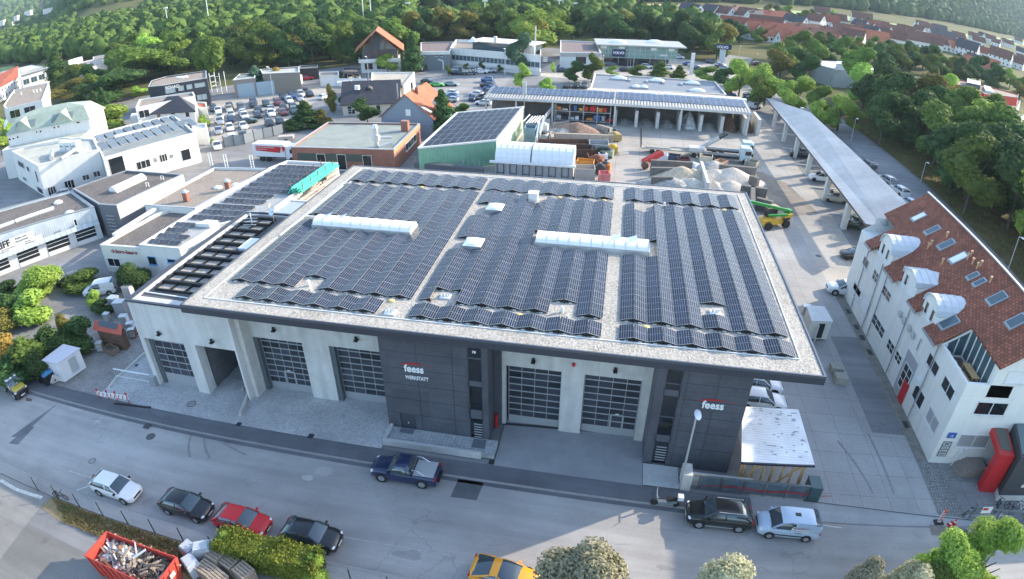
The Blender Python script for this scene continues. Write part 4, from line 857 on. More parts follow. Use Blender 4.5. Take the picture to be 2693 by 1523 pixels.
# ---- white two-storey hall group behind
A,B=G('m1',360,240,6.4),G('m1',950,100,6.4)
wo,pl=fpx('white_office_hall','white two-storey hall with a flat pale green roof and ground floor showroom glass','building','m1',[(360,240),(950,85),(900,-20),(580,-30),(110,100)],6.4,wallm=white,roofm=feltg,copm=white)
wpx(wo,A,B,'m1',[(785,335,865,370),(890,300,970,340)],bars=1);wpx(wo,A,B,'m1',[(450,450,560,545),(610,390,730,460)],bars=2,gm=glass,sill=False)
A1,B1=G('m1',110,105,6.4),A
wpx(wo,A1,B1,'m1',[(165,185,235,270),(250,240,285,300),(330,285,375,400),(215,340,255,390),(350,430,420,520)],bars=0)
A,B=G('o1',960,1456,6.0),G('o1',1870,1275,6.0)
wh2,pl=fpx('white_solar_hall','white flat hall with grey solar panels and a long white rooflight','building','o1',[(990,1456+60),(1875,1270),(1660,1100),(885,1290)],6.0,wallm=white,roofm=felt,copm=white)
A,B=G('o1',990,1516,6.0),G('o1',1875,1270,6.0)
wpx(wh2,A,B,'m1',[(1300,210,1450,245),(1465,165,1510,205),(1520,140,1610,190),(1620,135,1665,165)],bars=2,fm=white,sill=False)
wpx(wh2,A,B,'m1',[(1030,180,1215,300)],bars=0,sill=False);wpx(wh2,A,B,'m1',[(1725,95,1835,175)],bars=0,sill=False)
d_=Vector(B)-Vector(A)
panel_grid('roof_solar','the near solar group on the white hall',tuple(Vector(G('o1',985,1440,5.8))),tuple(d_),[11],1,1.5,4.4,5.8,R(9),gap=.35,m=pvmat('grey_solar',(.16,.20,.23),(.5,.55,.6),1,1,.03))
panel_grid('roof_solar','the far solar group on the white hall',tuple(Vector(G('o1',940,1345,5.8))),tuple(d_),[9],1,1.6,3.0,5.8,R(9),gap=.5,m=pvmat('grey_solar',(.16,.20,.23),(.5,.55,.6),1,1,.03))
rooflight('o1',1100,1305,1540,1205,6.1,1.6,'long white rooflight between the solar groups of the white hall',h=.3)
MBx=MB();X_,Y_=G('o1',690,1390,7.4)
ac=thing('cooling_unit','white rooftop cooling unit with silver ducts and round fans','air conditioner',(X_,Y_,6.3));MBx.box(X_-4,X_+3,Y_-1.2,Y_+1.2,6.1,6.5).obj('plinth',lgrey,ac)
for dx in(-3.2,-1.4,.4): MB().box(X_+dx,X_+dx+1.5,Y_-.6,Y_+.8,6.5,8.2).obj('unit_case',whitem,ac);MB().cyl(X_+dx+.75,Y_-.65,7.4,7.42,.5,.5,12).obj('fan',dark,ac)
MB().beam((X_-4,Y_-2,6.9),(X_-1,Y_-5,6.6),.9,n=10).beam((X_+2,Y_-1,6.9),(X_+3,Y_-6,6.8),.7,n=10).obj('duct',lgrey,ac)
# ---- tower house with the green copper roof
th=thing('copper_roof_house','large white building under a pale green copper mansard roof with dark glass panels','house',(-112,95,0))
ze=9.0;E1,E2=G('o1',45,1300,ze),G('o1',860,1140,ze);d=Vector(E2)-Vector(E1);u_=d.normalized();nv=Vector((-u_.y,u_.x));dp=9.5
fp=[tuple(Vector(E1)+u_*.4+nv*.4),tuple(Vector(E2)-u_*.4+nv*.4),tuple(Vector(E2)-u_*.4+nv*dp),tuple(Vector(E1)+u_*.4+nv*dp)]
MB().prism(fp,0,ze).obj('wall',white,th)
cop=stripes('copper_sheet',(.36,.42,.34),(.30,.36,.29),tuple(u_)+(0,),.6,.12,.55,bump=.15)
L=d.length;ins_=[Vector(E1)+u_*L*.10+nv*3.2,Vector(E2)-u_*L*.10+nv*3.2,Vector(E2)-u_*L*.10+nv*(dp-2),Vector(E1)+u_*L*.10+nv*(dp-2)]
mb=MB();ou=[Vector(E1),Vector(E2),Vector(E2)+nv*(dp+.5),Vector(E1)+nv*(dp+.5)];zt=11.6
for i in range(4): j=(i+1)%4;mb.poly([(*ou[i],ze),(*ou[j],ze),(*ins_[j],zt),(*ins_[i],zt)])
c_=sum((v for v in ins_),Vector((0,0)))/4;rg=[c_-u_*L*.18,c_+u_*L*.18]
mb.poly([(*ins_[0],zt),(*ins_[1],zt),(*rg[1],12.5),(*rg[0],12.5)]);mb.poly([(*ins_[2],zt),(*ins_[3],zt),(*rg[0],12.5),(*rg[1],12.5)]);mb.poly([(*ins_[1],zt),(*ins_[2],zt),(*rg[1],12.5)]);mb.poly([(*ins_[3],zt),(*ins_[0],zt),(*rg[0],12.5)])
mb.poly([(*p,ze-.01)for p in ou[::-1]]);mb.obj('roof',cop,th)
for a,b in((.12,.36),(.56,.80)):
 p=MB();f=lambda s,t_:(*(Vector(E1)*(1-s)+Vector(E2)*s+nv*(3.2*t_)-nv*.03),ze+(zt-ze)*t_+.05)
 p.poly([f(a,.2),f(b,.2),f(b,.72),f(a,.72)]);p.obj('roof_glazing',mat('grey_glazing',(.20,.24,.24),.3),th)
for a in(.22,.70):
 q0=Vector(E1)*(1-a)+Vector(E2)*a;gm_=MB();w2=2.6
 pts=[q0-u_*w2+nv*.2,q0+u_*w2+nv*.2];ap=q0+nv*.2;bk_=q0+nv*6
 gm_.poly([(*pts[0],ze+.05),(*ap,11.6),(*bk_,11.8)][::-1]);gm_.poly([(*pts[1],ze+.05),(*ap,11.6),(*bk_,11.8)]);gm_.poly([(*pts[0],ze+.05),(*pts[1],ze+.05),(*ap,11.6)]);gm_.obj('roof_gable',cop,th)
A,B=fp[0],fp[1]
wpx(th,A,B,'o1',[(75,1325,105,1342),(115,1318,140,1335),(155,1305,180,1320),(340,1255,360,1272),(375,1248,400,1265),(505,1215,535,1230),(545,1205,575,1222),(730,1165,770,1180)],bars=0,sill=False)
dish(*G('o1',60,1190,10.5),9.3,1.1,'large white satellite dish at the corner of the copper-roofed house',R(160))
flatb('annex_hall','white lower annex below the copper-roofed house','building',[fp[0],fp[1],tuple(Vector(fp[1])-nv*6),tuple(Vector(fp[0])-nv*4)],6.6,wallm=white,roofm=feltg)
# ---- further low buildings of the left quarter
fb,pl=fpx('flat_brown_house','white house with a wide flat brown roof and small chimneys','house','o1',[(30,1010),(130,860),(465,790),(400,960),(60,1040)],8.5,wallm=white,roofm=bgrav,copm=white,par=.2)
A,B=G('o1',60,1040,8.5),G('o1',400,960,8.5)
window(fb,A,B,.8,4.5,5.3,7.6,bars=1);window(fb,A,B,6,10,5.3,7.6,bars=1);window(fb,A,B,1,4.5,1.2,3.6,bars=1);window(fb,A,B,6,10,1.2,3.6,bars=1)
for x,y in((130,885),(200,900),(320,880),(350,875),(385,865)): X_,Y_=G('o1',x,y,8.6);MB().cyl(X_,Y_,8.3,9.3,.25,.2,8).obj('flue',lgrey,fb)
ob,pl=fpx('white_row_office','long white office strip with a dark flat roof','building','o1',[(200,745),(545,640),(530,625),(185,720)],7.0,wallm=white,roofm=dgrav,copm=white)
A,B=G('o1',200,745,7.0),G('o1',545,640,7.0)
for i in range(7): window(ob,A,B,.6+i*3.6,3.4+i*3.6,3.6,5.9,bars=1,gm=glassb)
fpx('white_sheet_hall','pale hall with a wide flat light-grey sheet roof','building','o1',[(-300,830),(200,690),(410,640),(300,622),(0,690),(-300,770)],5.8,wallm=white,roofm=mat('light_sheet',(.55,.56,.55),.6),copm=white,par=.1)
mh_,pl=fpx('terraced_white_building','white stepped flat building with small roof domes behind the cypress','building','o1',[(770,650),(880,640),(1130,565),(1110,520),(760,600)],7.2,wallm=mat('ribbed_white',(.68,.70,.70),.6),roofm=bgrav,copm=white)
for x,y in((845,608),(905,598),(920,600),(960,590),(1010,575)): X_,Y_=G('o1',x,y,7.2);MB().ball((X_,Y_,7.0),.9,10,5,sc=(1,.8,.5)).obj('dome',lite,mh_)
fpx('far_white_block','small white block behind the stepped building','building','o1',[(890,575),(1125,520),(1125,505),(890,545)],9.0,wallm=white,roofm=bgrav,copm=white)
fpx('white_low_block','small white block with a bright parapet beside the cypress','building','o1',[(655,600),(790,555),(785,540),(650,580)],7.5,wallm=white,roofm=lgrey,copm=white)
def gable(name,label,pl,ze,zr,roofm=tile_r,wallm=white,over=.5,group=None,cat='house',wins=True,chim=True,along=0,root=None,hip=0.0,win_m=None):
 "pl: four footprint corners in order; ridge runs parallel to edge 0-1 (along=0) or 1-2"
 P=[Vector(p)for p in(pl if along==0 else pl[1:]+pl[:1])];c=sum(P,Vector((0,0)))/4
 t=root or thing(name,label,cat,(c.x,c.y,0),0,group);m0,m1=(P[1]+P[2])/2,(P[3]+P[0])/2
 mb=MB();pz=[(*p,0)for p in P];pe=[(*p,ze)for p in P];r1,r0=(*m0,zr),(*m1,zr)
 if hip: k=(m1-m0).normalized()*hip;r1,r0=(*(m0+k),zr),(*(m1-k),zr)
 mb.poly([pz[0],pz[1],pe[1],pe[0]]);mb.poly([pz[2],pz[3],pe[3],pe[2]])
 mb.poly([pz[1],pz[2],pe[2]]+([r1]if not hip else[])+[pe[1]]);mb.poly([pz[3],pz[0],pe[0]]+([r0]if not hip else[])+[pe[3]])
 mb.obj('wall',wallm,t);sl=(zr-ze)/max(.1,(P[1]-m0).length);ax=(m0-m1).normalized();o_=over
 def E(p,s): side=(p-(m0 if(p-m0).length<(p-m1).length else m1)).normalized();return(*(p+side*o_+ax*s*o_*.7),ze-sl*o_)
 e0,e1,e2,e3=E(P[0],-1),E(P[1],1),E(P[2],1),E(P[3],-1);R0=(r0[0]-ax.x*o_*.7*(0 if hip else 1),r0[1]-ax.y*o_*.7*(0 if hip else 1),zr);R1=(r1[0]+ax.x*o_*.7*(0 if hip else 1),r1[1]+ax.y*o_*.7*(0 if hip else 1),zr)
 up=lambda p,d=.18:(p[0],p[1],p[2]+d);r=MB()
 F=[[e0,e1,R1,R0],[e2,e3,R0,R1]]
 if hip: F+=[[e1,e2,R1],[e3,e0,R0]]
 for f in F:
  T_=[up(p)for p in f];a_=(Vector(T_[1])-Vector(T_[0])).cross(Vector(T_[2])-Vector(T_[1]))
  if a_.z<0: f=f[::-1];T_=T_[::-1]
  r.poly(T_);r.poly([up(p,.01)for p in f[::-1]])
  for i in range(len(f)): j=(i+1)%len(f);r.poly([up(f[i],.01),up(f[j],.01),T_[j],T_[i]])
 ro=r.obj('roof',roofm,t)
 if chim: x=m1+(m0-m1)*.35+(P[1]-m0).normalized()*.9;MB().box(x.x-.35,x.x+.35,x.y-.35,x.y+.35,ze,zr+.7).obj('chimney',brick,t)
 if wins:
  for(a,b,gb)in((P[0],P[1],0),(P[1],P[2],1),(P[2],P[3],0),(P[3],P[0],1)):
   e=b-a;n=Vector((e.y,-e.x));mid=(a+b)/2
   if n.dot(mid-c)<0: n=-n
   if n.dot(-mid)<0: continue
   Lw=e.length;k=max(1,int(Lw/3.2));fl_=[1.0]+([3.8]if ze>4.6 else[])+([ze+.5]if gb and not hip and zr-ze>2.5 else[])
   for zf in fl_:
    kk=k if zf<ze else max(1,k-2 if k>2 else 1)
    for i in range(kk): s=Lw*(i+.5)/kk if zf<ze else Lw*.5+(i-(kk-1)/2)*1.8;window(t,a,b,s-.55,s+.55,zf,zf+1.35,bars=0,sill=False,gm=win_m or glass)
 return t
gable('red_roof_villa','white gabled house with orange-red tiles at the left picture edge',[G('o1',-60,870,6),G('o1',170,740,6),G('o1',190,690,6),G('o1',-60,790,6)],6,10,tile_r)
wd,pl=fpx('hip_annex_house','white flat-roofed house with brown gravel beside a dark hipped roof','house','o1',[(1300,1035),(1870,920),(1850,882),(1335,955)],7.2,wallm=white,roofm=bgrav,copm=white)
A,B=G('o1',1300,1035,7.2),G('o1',1870,920,7.2);wpx(wd,A,B,'o1',[(1325,1065,1440,1115)],bars=1);tag(MB().prism(PG('o1',[(1250,1135),(1455,1125),(1450,1085),(1265,1100)],3.2),0,3.6).obj('balcony',white),'white projecting balcony below the flat brown roof','balcony')
Pd=PG('o1',[(1450,1085),(1860,1060),(1850,985),(1560,1000)],5.2)
gable('dark_hip_house','white house under a low dark hipped roof',Pd,5.2,7.8,tile_d,hip=3.5,chim=False)
ga,pl=fpx('orange_roof_garage','small white garage with an orange lid-like roof','garage','o1',[(1890,1030),(1985,1035),(1975,980),(1870,975)],4.0,wallm=white,roofm=tile_o)
fpx('white_carport','flat white carport beside the white solar hall','carport','o1',[(1860,1230),(1975,1235),(1975,1180),(1830,1190)],3.6,wallm=white,roofm=lgrey)
# dark two-storey showroom
sc_,pl=fpx('dark_showroom','dark two-storey building with wide pale windows and a flat grey roof','building','o1',[(1420,832),(1550,820),(1980,748),(1975,678),(1590,735),(1450,775)],7.6,wallm=mat('dark_navy_render',(.025,.03,.045),.6),roofm=bgrav,copm=lgrey)
A,B=G('o1',1550,820,7.6),G('o1',1980,748,7.6)
pg_=mat('pale_blind_glass',(.30,.37,.40),.2)
wpx(sc_,A,B,'o1',[(1575,840,1690,885),(1700,825,1770,868),(1780,812,1850,852),(1858,800,1972,830)],bars=0,fm=dark,gm=pg_,sill=False);wpx(sc_,A,B,'o1',[(1880,910,1990,950)],bars=1,fm=dark,gm=pg_,sill=False)
e_=(Vector(B)-Vector(A)).normalized();n_=Vector((e_.y,-e_.x));ssn=thing('wall_lettering','white name lettering on the dark showroom','sign',(*A,7));wtext('SCHAD',onwall(*q('o1',1565,822),A,B)[0]+.4,6.35,1.15,white,ssn,.03,.12,A_=A,e=e_,n=n_)
for x,y in((1705,735),(1745,735),(1778,730)): X_,Y_=G('o1',x,y,7.6);MB().ball((X_,Y_,7.3),.9,8,4,sc=(1,.7,.5)).obj('dome',lite,sc_)
mb=MB();X_,Y_=G('o1',2035,900)
for i in range(4): mb.beam((X_+(i%2)*3.5,Y_+(i//2)*2.5,0),(X_+(i%2)*3.5,Y_+(i//2)*2.5,6.2),.14)
for z in(2.2,3.4,5.2): mb.beam((X_,Y_,z),(X_+3.5,Y_,z),.1);mb.beam((X_,Y_,z),(X_,Y_+2.5,z),.1)
mb.beam((X_,Y_,.2),(X_+3.5,Y_,3.3),.3);tag(mb.obj('outside_stair',whitem),'white steel outside stair at the end of the dark showroom','stair')
gg,pl=fpx('grey_door_garage','flat-roofed garage with two large pale blue doors','garage','o1',[(2230,768),(2440,745),(2450,700),(2290,712)],5.2,wallm=mat('brown_grey_render',(.25,.22,.20),.8),roofm=feltg,copm=white)
A,B=G('o1',2230,768,5.2),G('o1',2440,745,5.2);bd_=mat('pale_blue_door',(.30,.40,.46),.5)
for a,b in((.8,5.6),(6.2,11.2)): mb=MB();wbox(mb,A,B,a,b,.05,3.9,.01,.08);mb.obj('garage_door',bd_,gg)
lg_,pl=fpx('long_flat_garage','long low building with a pale flat roof behind the larches','building','o2',[(110,705),(465,690),(460,638),(90,665)],6.0,wallm=mat('mud_render',(.22,.20,.17),.8),roofm=feltg,copm=white)
fpx('flat_porch','pale flat porch roof before the long low building','building','o2',[(290,750),(465,745),(465,700),(300,712)],3.4,wallm=cream,roofm=feltg,copm=white)
X_,Y_=G('o2',445,800);tag(MB().box(X_-1.4,X_+1.4,Y_-1,Y_+1,0,2.6).obj('white_cabin',white),'small white cabin at the end of the low building','cabin')
fpx('open_shed','long dark open shed under the trees','shed','o2',[(465,655),(640,645),(640,622),(465,628)],3.6,wallm=mat('dark_wood',(.05,.04,.035),.8),roofm=bgrav,copm=lgrey)
wg,pl=fpx('garage_row','white garage with three pale doors and a flat dark roof','garage','o2',[(652,720),(840,720),(835,682),(652,688)],3.3,wallm=white,roofm=dgrav,copm=lgrey)
A,B=G('o2',652,720,3.3),G('o2',840,720,3.3)
for i in range(3): mb=MB();wbox(mb,A,B,.3+i*5.0,4.9+i*5.0,.05,2.4,.01,.07);mb.obj('garage_door',whitem,wg)
cpb,pl=fpx('double_carport','black flat carport sheltering two cars','carport','o2',[(880,688),(1055,690),(1050,655),(880,652)],3.2,wallm=dark,roofm=dgrav,copm=dark,z0=2.7)
mb=MB()
for x in(890,965,1045): X_,Y_=G('o2',x,690,3.2);mb.beam((X_,Y_+.3,0),(X_,Y_+.3,2.7),.15)
Xa,Ya=G('o2',880,655,3.2);Xb,Yb=G('o2',1050,655,3.2);mb.beam((Xa,Ya,1.35),(Xb,Yb,1.35),.1,2.7);mb.obj('post',dark,cpb)
wbk,pl=fpx('white_block_house','white flat building with a beige roof behind the dark-roofed house','building','o2',[(1150,775),(1465,815),(1565,690),(1155,695)],5.0,wallm=white,roofm=mat('beige_gravel',(.42,.38,.31),.9,var=.15,vscale=.5),copm=white)
A,B=G('o2',1465,815,5.0),G('o2',1565,690,5.0);wpx(wbk,A,B,'o2',[(1525,795,1550,855)],bars=0,sill=False)
fpx('white_canopy','thin white flat canopy left of the dark-roofed house','carport','o2',[(825,790),(970,785),(965,765),(825,780)],3.2,wallm=white,roofm=lite,z0=2.8)
# dark gabled house
ze=2.4;zr=7.0
P0,P1_=G('o2',870,1020,ze),G('o2',1420,1000,ze);r0,r1=G('o2',890,785,zr),G('o2',1430,772,zr)
dd=(Vector(P1_)-Vector(P0));nn_=Vector((-dd.y,dd.x)).normalized();wdt=2*abs((Vector(r0)-Vector(P0)).dot(nn_))
Pq=[Vector(P0)+nn_*.5,Vector(P1_)+nn_*.5,Vector(P1_)+nn_*(wdt-.5),Vector(P0)+nn_*(wdt-.5)]
dh=gable('dark_roof_house','cream house under a large dark tiled gable roof with a front dormer',[tuple(p)for p in Pq],ze+.5,zr,tile_d,cream,chim=False)
u_=dd.normalized();cx_=Vector(G('o2',1120,970,ze));
gw=MB();a=cx_-u_*3.0-nn_*.3;b=cx_+u_*4.0-nn_*.3;ap=(a+b)/2;bkp=ap+nn_*wdt*.45
gw.poly([(*a,0),(*b,0),(*b,ze+.3),(*ap,6.0),(*a,ze+.3)]);gw.poly([(*b,0),(*(b+nn_*1.5),0),(*(b+nn_*1.5),ze),(*b,ze+.3)]);gw.poly([(*a,0),(*a,ze+.3),(*(a+nn_*1.5),ze),(*(a+nn_*1.5),0)]);gw.obj('dormer_wall',cream,dh)
gw=MB();s_=u_*.5;n3=nn_*.6
gw.poly([(*(a-s_-n3),ze-.1),(*(ap-n3),6.3),(*bkp,6.5),(*(a-s_+nn_*3.6),ze+2.6)][::-1]);gw.poly([(*(b+s_-n3),ze-.1),(*(b+s_+nn_*3.6),ze+2.6),(*bkp,6.5),(*(ap-n3),6.3)][::-1]);gw.obj('dormer_roof',tile_d,dh)
X_,Y_=G('o2',1015,825,6.4);MB().box(X_-.5,X_+.5,Y_-.5,Y_+.5,5.6,6.6).obj('roof_window',lite,dh)
A,B=tuple(Pq[0]),tuple(Pq[1]);wpx(dh,A,B,'o2',[(925,1045,1000,1090),(1295,1035,1340,1075)],bars=1)
# blue-grey house with red tiles
gable_l=G('o2',1245,1110,4.3);gable_r=G('o2',1740,1130,4.3);ridge_f=G('o2',1475,970,9.0);ridge_b=G('o2',1685,850,9.0)
du=Vector(ridge_b)-Vector(ridge_f);bh=gable('blue_gable_house','blue-grey rendered house with a bright red tiled roof, dish and rooflight',[gable_l,gable_r,tuple(Vector(gable_r)+du),tuple(Vector(gable_l)+du)],4.3,9.0,tile_o,mat('blue_grey_render',(.22,.27,.33),.8),along=1,wins=False)
A,B=gable_l,gable_r;wpx(bh,A,B,'o2',[(1478,1045,1530,1105)],bars=0,gm=whitem);wpx(bh,A,B,'o2',[(1505,1175,1535,1210)],bars=0,gm=whitem)
dish(*G('o2',1760,1000,6.5),6.0,.9,'white satellite dish on the red tiled roof of the blue house',R(-20),pole=.6)
X_,Y_=G('o2',1680,1045,6.3);tag(MB().beam((X_-1.2,Y_+.6,6.6),(X_+1.2,Y_-.6,5.9),.6,.12).obj('roof_window',lite),'slanting white rooflight on the red tiled roof','skylight')
# brick hall with flue
bk_,pl=fpx('brick_hall','long red brick hall with a flat grey-green roof and steel flue','building','m2',[(380,58),(1365,85),(1615,-165),(735,-178)],4.2,wallm=brick,roofm=mat('green_grey_felt',(.27,.30,.27),.9,var=.16,vscale=.3),copm=lgrey)
A,B=G('m2',380,58,4.2),G('m2',1365,85,4.2)
mb=MB();wq(mb,A,B,'m2',440,115,1110,205,.005,.03);mb.obj('green_panel',mat('dark_green_panel',(.05,.075,.06),.6),bk_)
for x in(620,815,1060):
 a=onwall(*q('m2',x,125),A,B);window(bk_,A,B,a[0]+.05,a[0]+1.75,.6 if x != 815 else .05,3.0,bars=0)
A2,B2=G('m2',1365,85,4.2),G('m2',1615,-165,4.2);mb=MB();Lb=(Vector(B2)-Vector(A2)).length;wbox(mb,A2,B2,0,Lb,3.3,4.15,.005,.04);mb.obj('orange_band',mat('copper_band',(.55,.27,.15),.6),bk_)
a=onwall(*q('m2',1480,95),A2,B2)[0];window(bk_,A2,B2,a,a+7.5,1.6,3.1,bars=3)
X_,Y_=G('m2',1205,55,4.0);fl_=thing('steel_flue','fat galvanised flue with a bent duct on the brick hall','flue',(X_,Y_,3.9));MB().cyl(X_,Y_,3.9,7.4,.45,.45,14).cyl(X_,Y_,5.2,6.2,.75,.75,14).obj('pipe',lgrey,fl_);MB().cyl(X_,Y_,7.4,8.0,.6,.4,14).obj('cap',lgrey,fl_);MB().beam((X_,Y_,5.6),(X_+2.4,Y_+1.5,5.4),.5,n=10).beam((X_+.6,Y_-.6,4.0),(X_+2.6,Y_+1.0,4.4),.6).obj('duct',lgrey,fl_)
X_,Y_=G('o2',1480,1250,4.0);tag(MB().box(X_-.7,X_+.7,Y_-.6,Y_+.6,3.9,6.0).obj('chimney',brick),'dark brick chimney at the far corner of the brick hall','chimney')
# green corrugated hall with solar roof
zl,zh=4.6,6.6
ga_,gb_=G('m2',1600,75,zl),G('m2',2350,0,zl);gd_=G('o2',1985,1075,zl+1.2);gc_=G('o3',205,1025,zl+1.2)
vv=Vector(gc_)-Vector(gb_)
gr_=thing('green_hall','pale green corrugated hall with a solar roof and white trim','hall',(*ga_,0));grm=stripes('green_ribbed_sheet',(.17,.36,.24),(.24,.46,.32),(1,0,0),.22,.5,.5,bump=.3);gre=mat('pale_green_render',(.50,.62,.42),.7,var=.04)
pA,pB,pC,pD=ga_,gb_,tuple(Vector(gb_)+vv),tuple(Vector(ga_)+vv*.98)
mb=MB();mb.poly([(*pA,0),(*pB,0),(*pB,zl),(*pA,zl)]);mb.poly([(*pC,0),(*pD,0),(*pD,zl+1.2),(*pC,zl+1.2)]);mb.poly([(*pD,0),(*pA,0),(*pA,zl),(*pD,zl+1.2)]);mb.obj('wall',grm,gr_)
mb=MB();mb.poly([(*pB,0),(*pC,0),(*pC,zl+1.2),(*pB,zl)]);mb.obj('end_wall',gre,gr_)
mb=MB();up_=lambda p,z:(*p,z);mb.poly([up_(pA,zl+.02),up_(pB,zl+.02),up_(pC,zl+1.22),up_(pD,zl+1.22)]);mb.obj('roof',lgrey,gr_)
mb=MB();mb.beam(up_(pA,zl+.05),up_(pB,zl+.05),.3,.3);mb.beam(up_(pB,zl+.05),up_(pC,zl+1.25),.3,.3);mb.beam(up_(pC,zl+1.25),up_(pD,zl+1.25),.25,.2);mb.beam(up_(pD,zl+1.25),up_(pA,zl+.05),.25,.2);mb.obj('eaves_trim',white,gr_)
ea=Vector(pB)-Vector(pA);eb=Vector(pD)-Vector(pA);me={}
for j in range(7):
 t=thing('roof_solar_row',f'{ordn[j]} slanted solar row from the front on the green hall roof','solar panels',(*(Vector(pA)+eb*(.06+.13*j)),zl+.1+1.2*(.06+.13*j)),0,'solar rows on the green hall')
 for i in range(9):
  f=lambda a,b:(*(Vector(pA)+ea*a+eb*b),zl+.14+1.2*b)
  a0,b0=.035+.104*i,.045+.134*j;mb=MB();mb.poly([f(a0,b0),f(a0+.097,b0),f(a0+.097,b0+.125),f(a0,b0+.125)],0,[(0,0),(1,0),(1,1),(0,1)]);mb.obj('solar_panel',pvmat('flat_solar',(.018,.024,.04),(.5,.54,.6),1,1,.03,rough=.35),t)
ws2=thing('skip_row_shelter','row of dark grey boxes on white legs along the green hall','store',(*G('m2',1600,225),0))
for i in range(13):
 X_,Y_=G('m2',1600+i*50,215+i*4.5,1.5);MB().box(X_-.55,X_+.5,Y_-.6,Y_+.6,.5,1.7).obj('box',mat('dark_crate',(.10,.11,.13),.6),ws2)
mb=MB()
for i in range(14): X_,Y_=G('m2',1575+i*51,250+i*3.4,0);mb.beam((X_,Y_,0),(X_,Y_,1.9),.08)
mb.obj('leg',lgrey,ws2)
# barrel-shaped white tent hall
tz=3.0;Ta,Tb=(-23.0,99.0),(-7.6,99.0)
tn=thing('tunnel_shed','white round-topped sheet hall in two lengths beside the green hall','hall',(-15,101,0))
for x0,x1,nm in((-21.0,-14.8,'roof'),(-14.5,-7.3,'roof')):
 mb=MB();n=10;pr=[(102.3-3.2*math.cos(math.pi*i/n),2.6+2.6*math.sin(math.pi*i/n))for i in range(n+1)]
 for a,b in zip(pr,pr[1:]): mb.poly([(x0,a[0],a[1]),(x1,a[0],a[1]),(x1,b[0],b[1]),(x0,b[0],b[1])])
 mb.poly([(x1,*p)for p in pr]);mb.poly([(x0,*p)for p in pr[::-1]]);mb.obj(nm,lite,tn);r=MB()
 for i in range(7):
  x=x0+(x1-x0)*i/6
  for a,b in zip(pr,pr[1:]): r.beam((x,a[0],a[1]+.02),(x,b[0],b[1]+.02),.07)
 r.obj('rib',whitem,tn)
MB().box(-21.0,-7.3,99.1,105.2,.02,2.58).obj('wall',mat('grey_ribbed',(.40,.41,.42),.6),tn);mb=MB();mb.beam((-21.9,98.8,2.6),(-6.7,98.8,2.6),.5,.35);mb.obj('gutter',whitem,tn);mb=MB()
for i in range(12): x=-20.6+i*1.15;mb.beam((x,98.9,.1),(x,98.9,2.5),.12)
for i in range(6): x=-20.6+i*2.3;mb.beam((x,98.85,.6),(x+1.15,98.85,.6),.08);mb.beam((x,98.85,2.3),(x+1.15,98.85,2.3),.08)
mb.obj('rack',dark,tn)
# ================================================================ FARTHER BUILDINGS
# tall villa with the steep orange roof
Lb_,Rb_=G('o2',1060,700),G('o2',1430,685);e=(Vector(Rb_)-Vector(Lb_));L=e.length;u=e.normalized();nv=Vector((-u.y,u.x));vl=thing('orange_roof_villa','tall white villa with a steep flared orange roof and wraparound balcony','house',(*Lb_,0))
K=lambda s,d: tuple(Vector(Lb_)+u*s+nv*d)
dpv=13
MB().prism([K(0,0),K(L,0),K(L,dpv),K(0,dpv)],0,3.6).obj('wall',white,vl);MB().prism([K(.6,1.2),K(L-.6,1.2),K(L-.6,dpv),K(.6,dpv)],3.6,7.2).obj('wall',mat('dark_timber_wall',(.10,.09,.10),.7),vl)
mb=MB();mb.prism([K(-.6,-1.2),K(L+.3,-1.2),K(L+.3,-1.0),K(-.6,-1.0)],3.6,4.6);mb.prism([K(-.6,-1.0),K(-.45,-1.0),K(-.45,4),K(-.6,4)],3.6,4.6);mb.prism([K(-.6,-1.2),K(L+.3,-1.2),K(L+.3,.0),K(-.6,.0)],3.45,3.6);mb.obj('balcony',white,vl)
mid=L*.47;ro_=MB();zt=13.4;zb=7.0
for s,ex in((-1,-1.6),(1,L+1.6)):
 a,b,c,d=(*K(ex,-1.6),zb),(*K(ex,dpv+1),zb),(*K(mid,dpv+1),zt),(*K(mid,-3.4),zt+.4);lo=lambda p:(p[0],p[1],p[2]-.3)
 ro_.poly([a,d,c,b]);ro_.poly([lo(a),lo(b),lo(c),lo(d)])
 for p1,p2 in((a,b),(b,c),(c,d),(d,a)): ro_.poly([p1,p2,lo(p2),lo(p1)])
ro_.obj('roof',tile_o,vl)
mb=MB();mb.poly([(*K(.6,1.1),7.2),(*K(L-.6,1.1),7.2),(*K(mid,1.1),12.6)]);mb.obj('gable_glass',glassb,vl);mb=MB()
for a,b in((.6,mid),(L-.6,mid)): mb.beam((*K(a,1.0),7.2),(*K(b,1.0),12.6),.3)
for s in(mid-2.2,mid,mid+2.2): mb.beam((*K(s,1.0),4),(*K(s,1.0),11),.25)
mb.obj('gable_frame',mat('brown_beam',(.22,.09,.05),.6),vl)
A,B=K(0,0),K(L,0);wpx(vl,A,B,'o2',[(1085,605,1170,665),(1200,600,1290,660),(1380,600,1410,650)],bars=1)
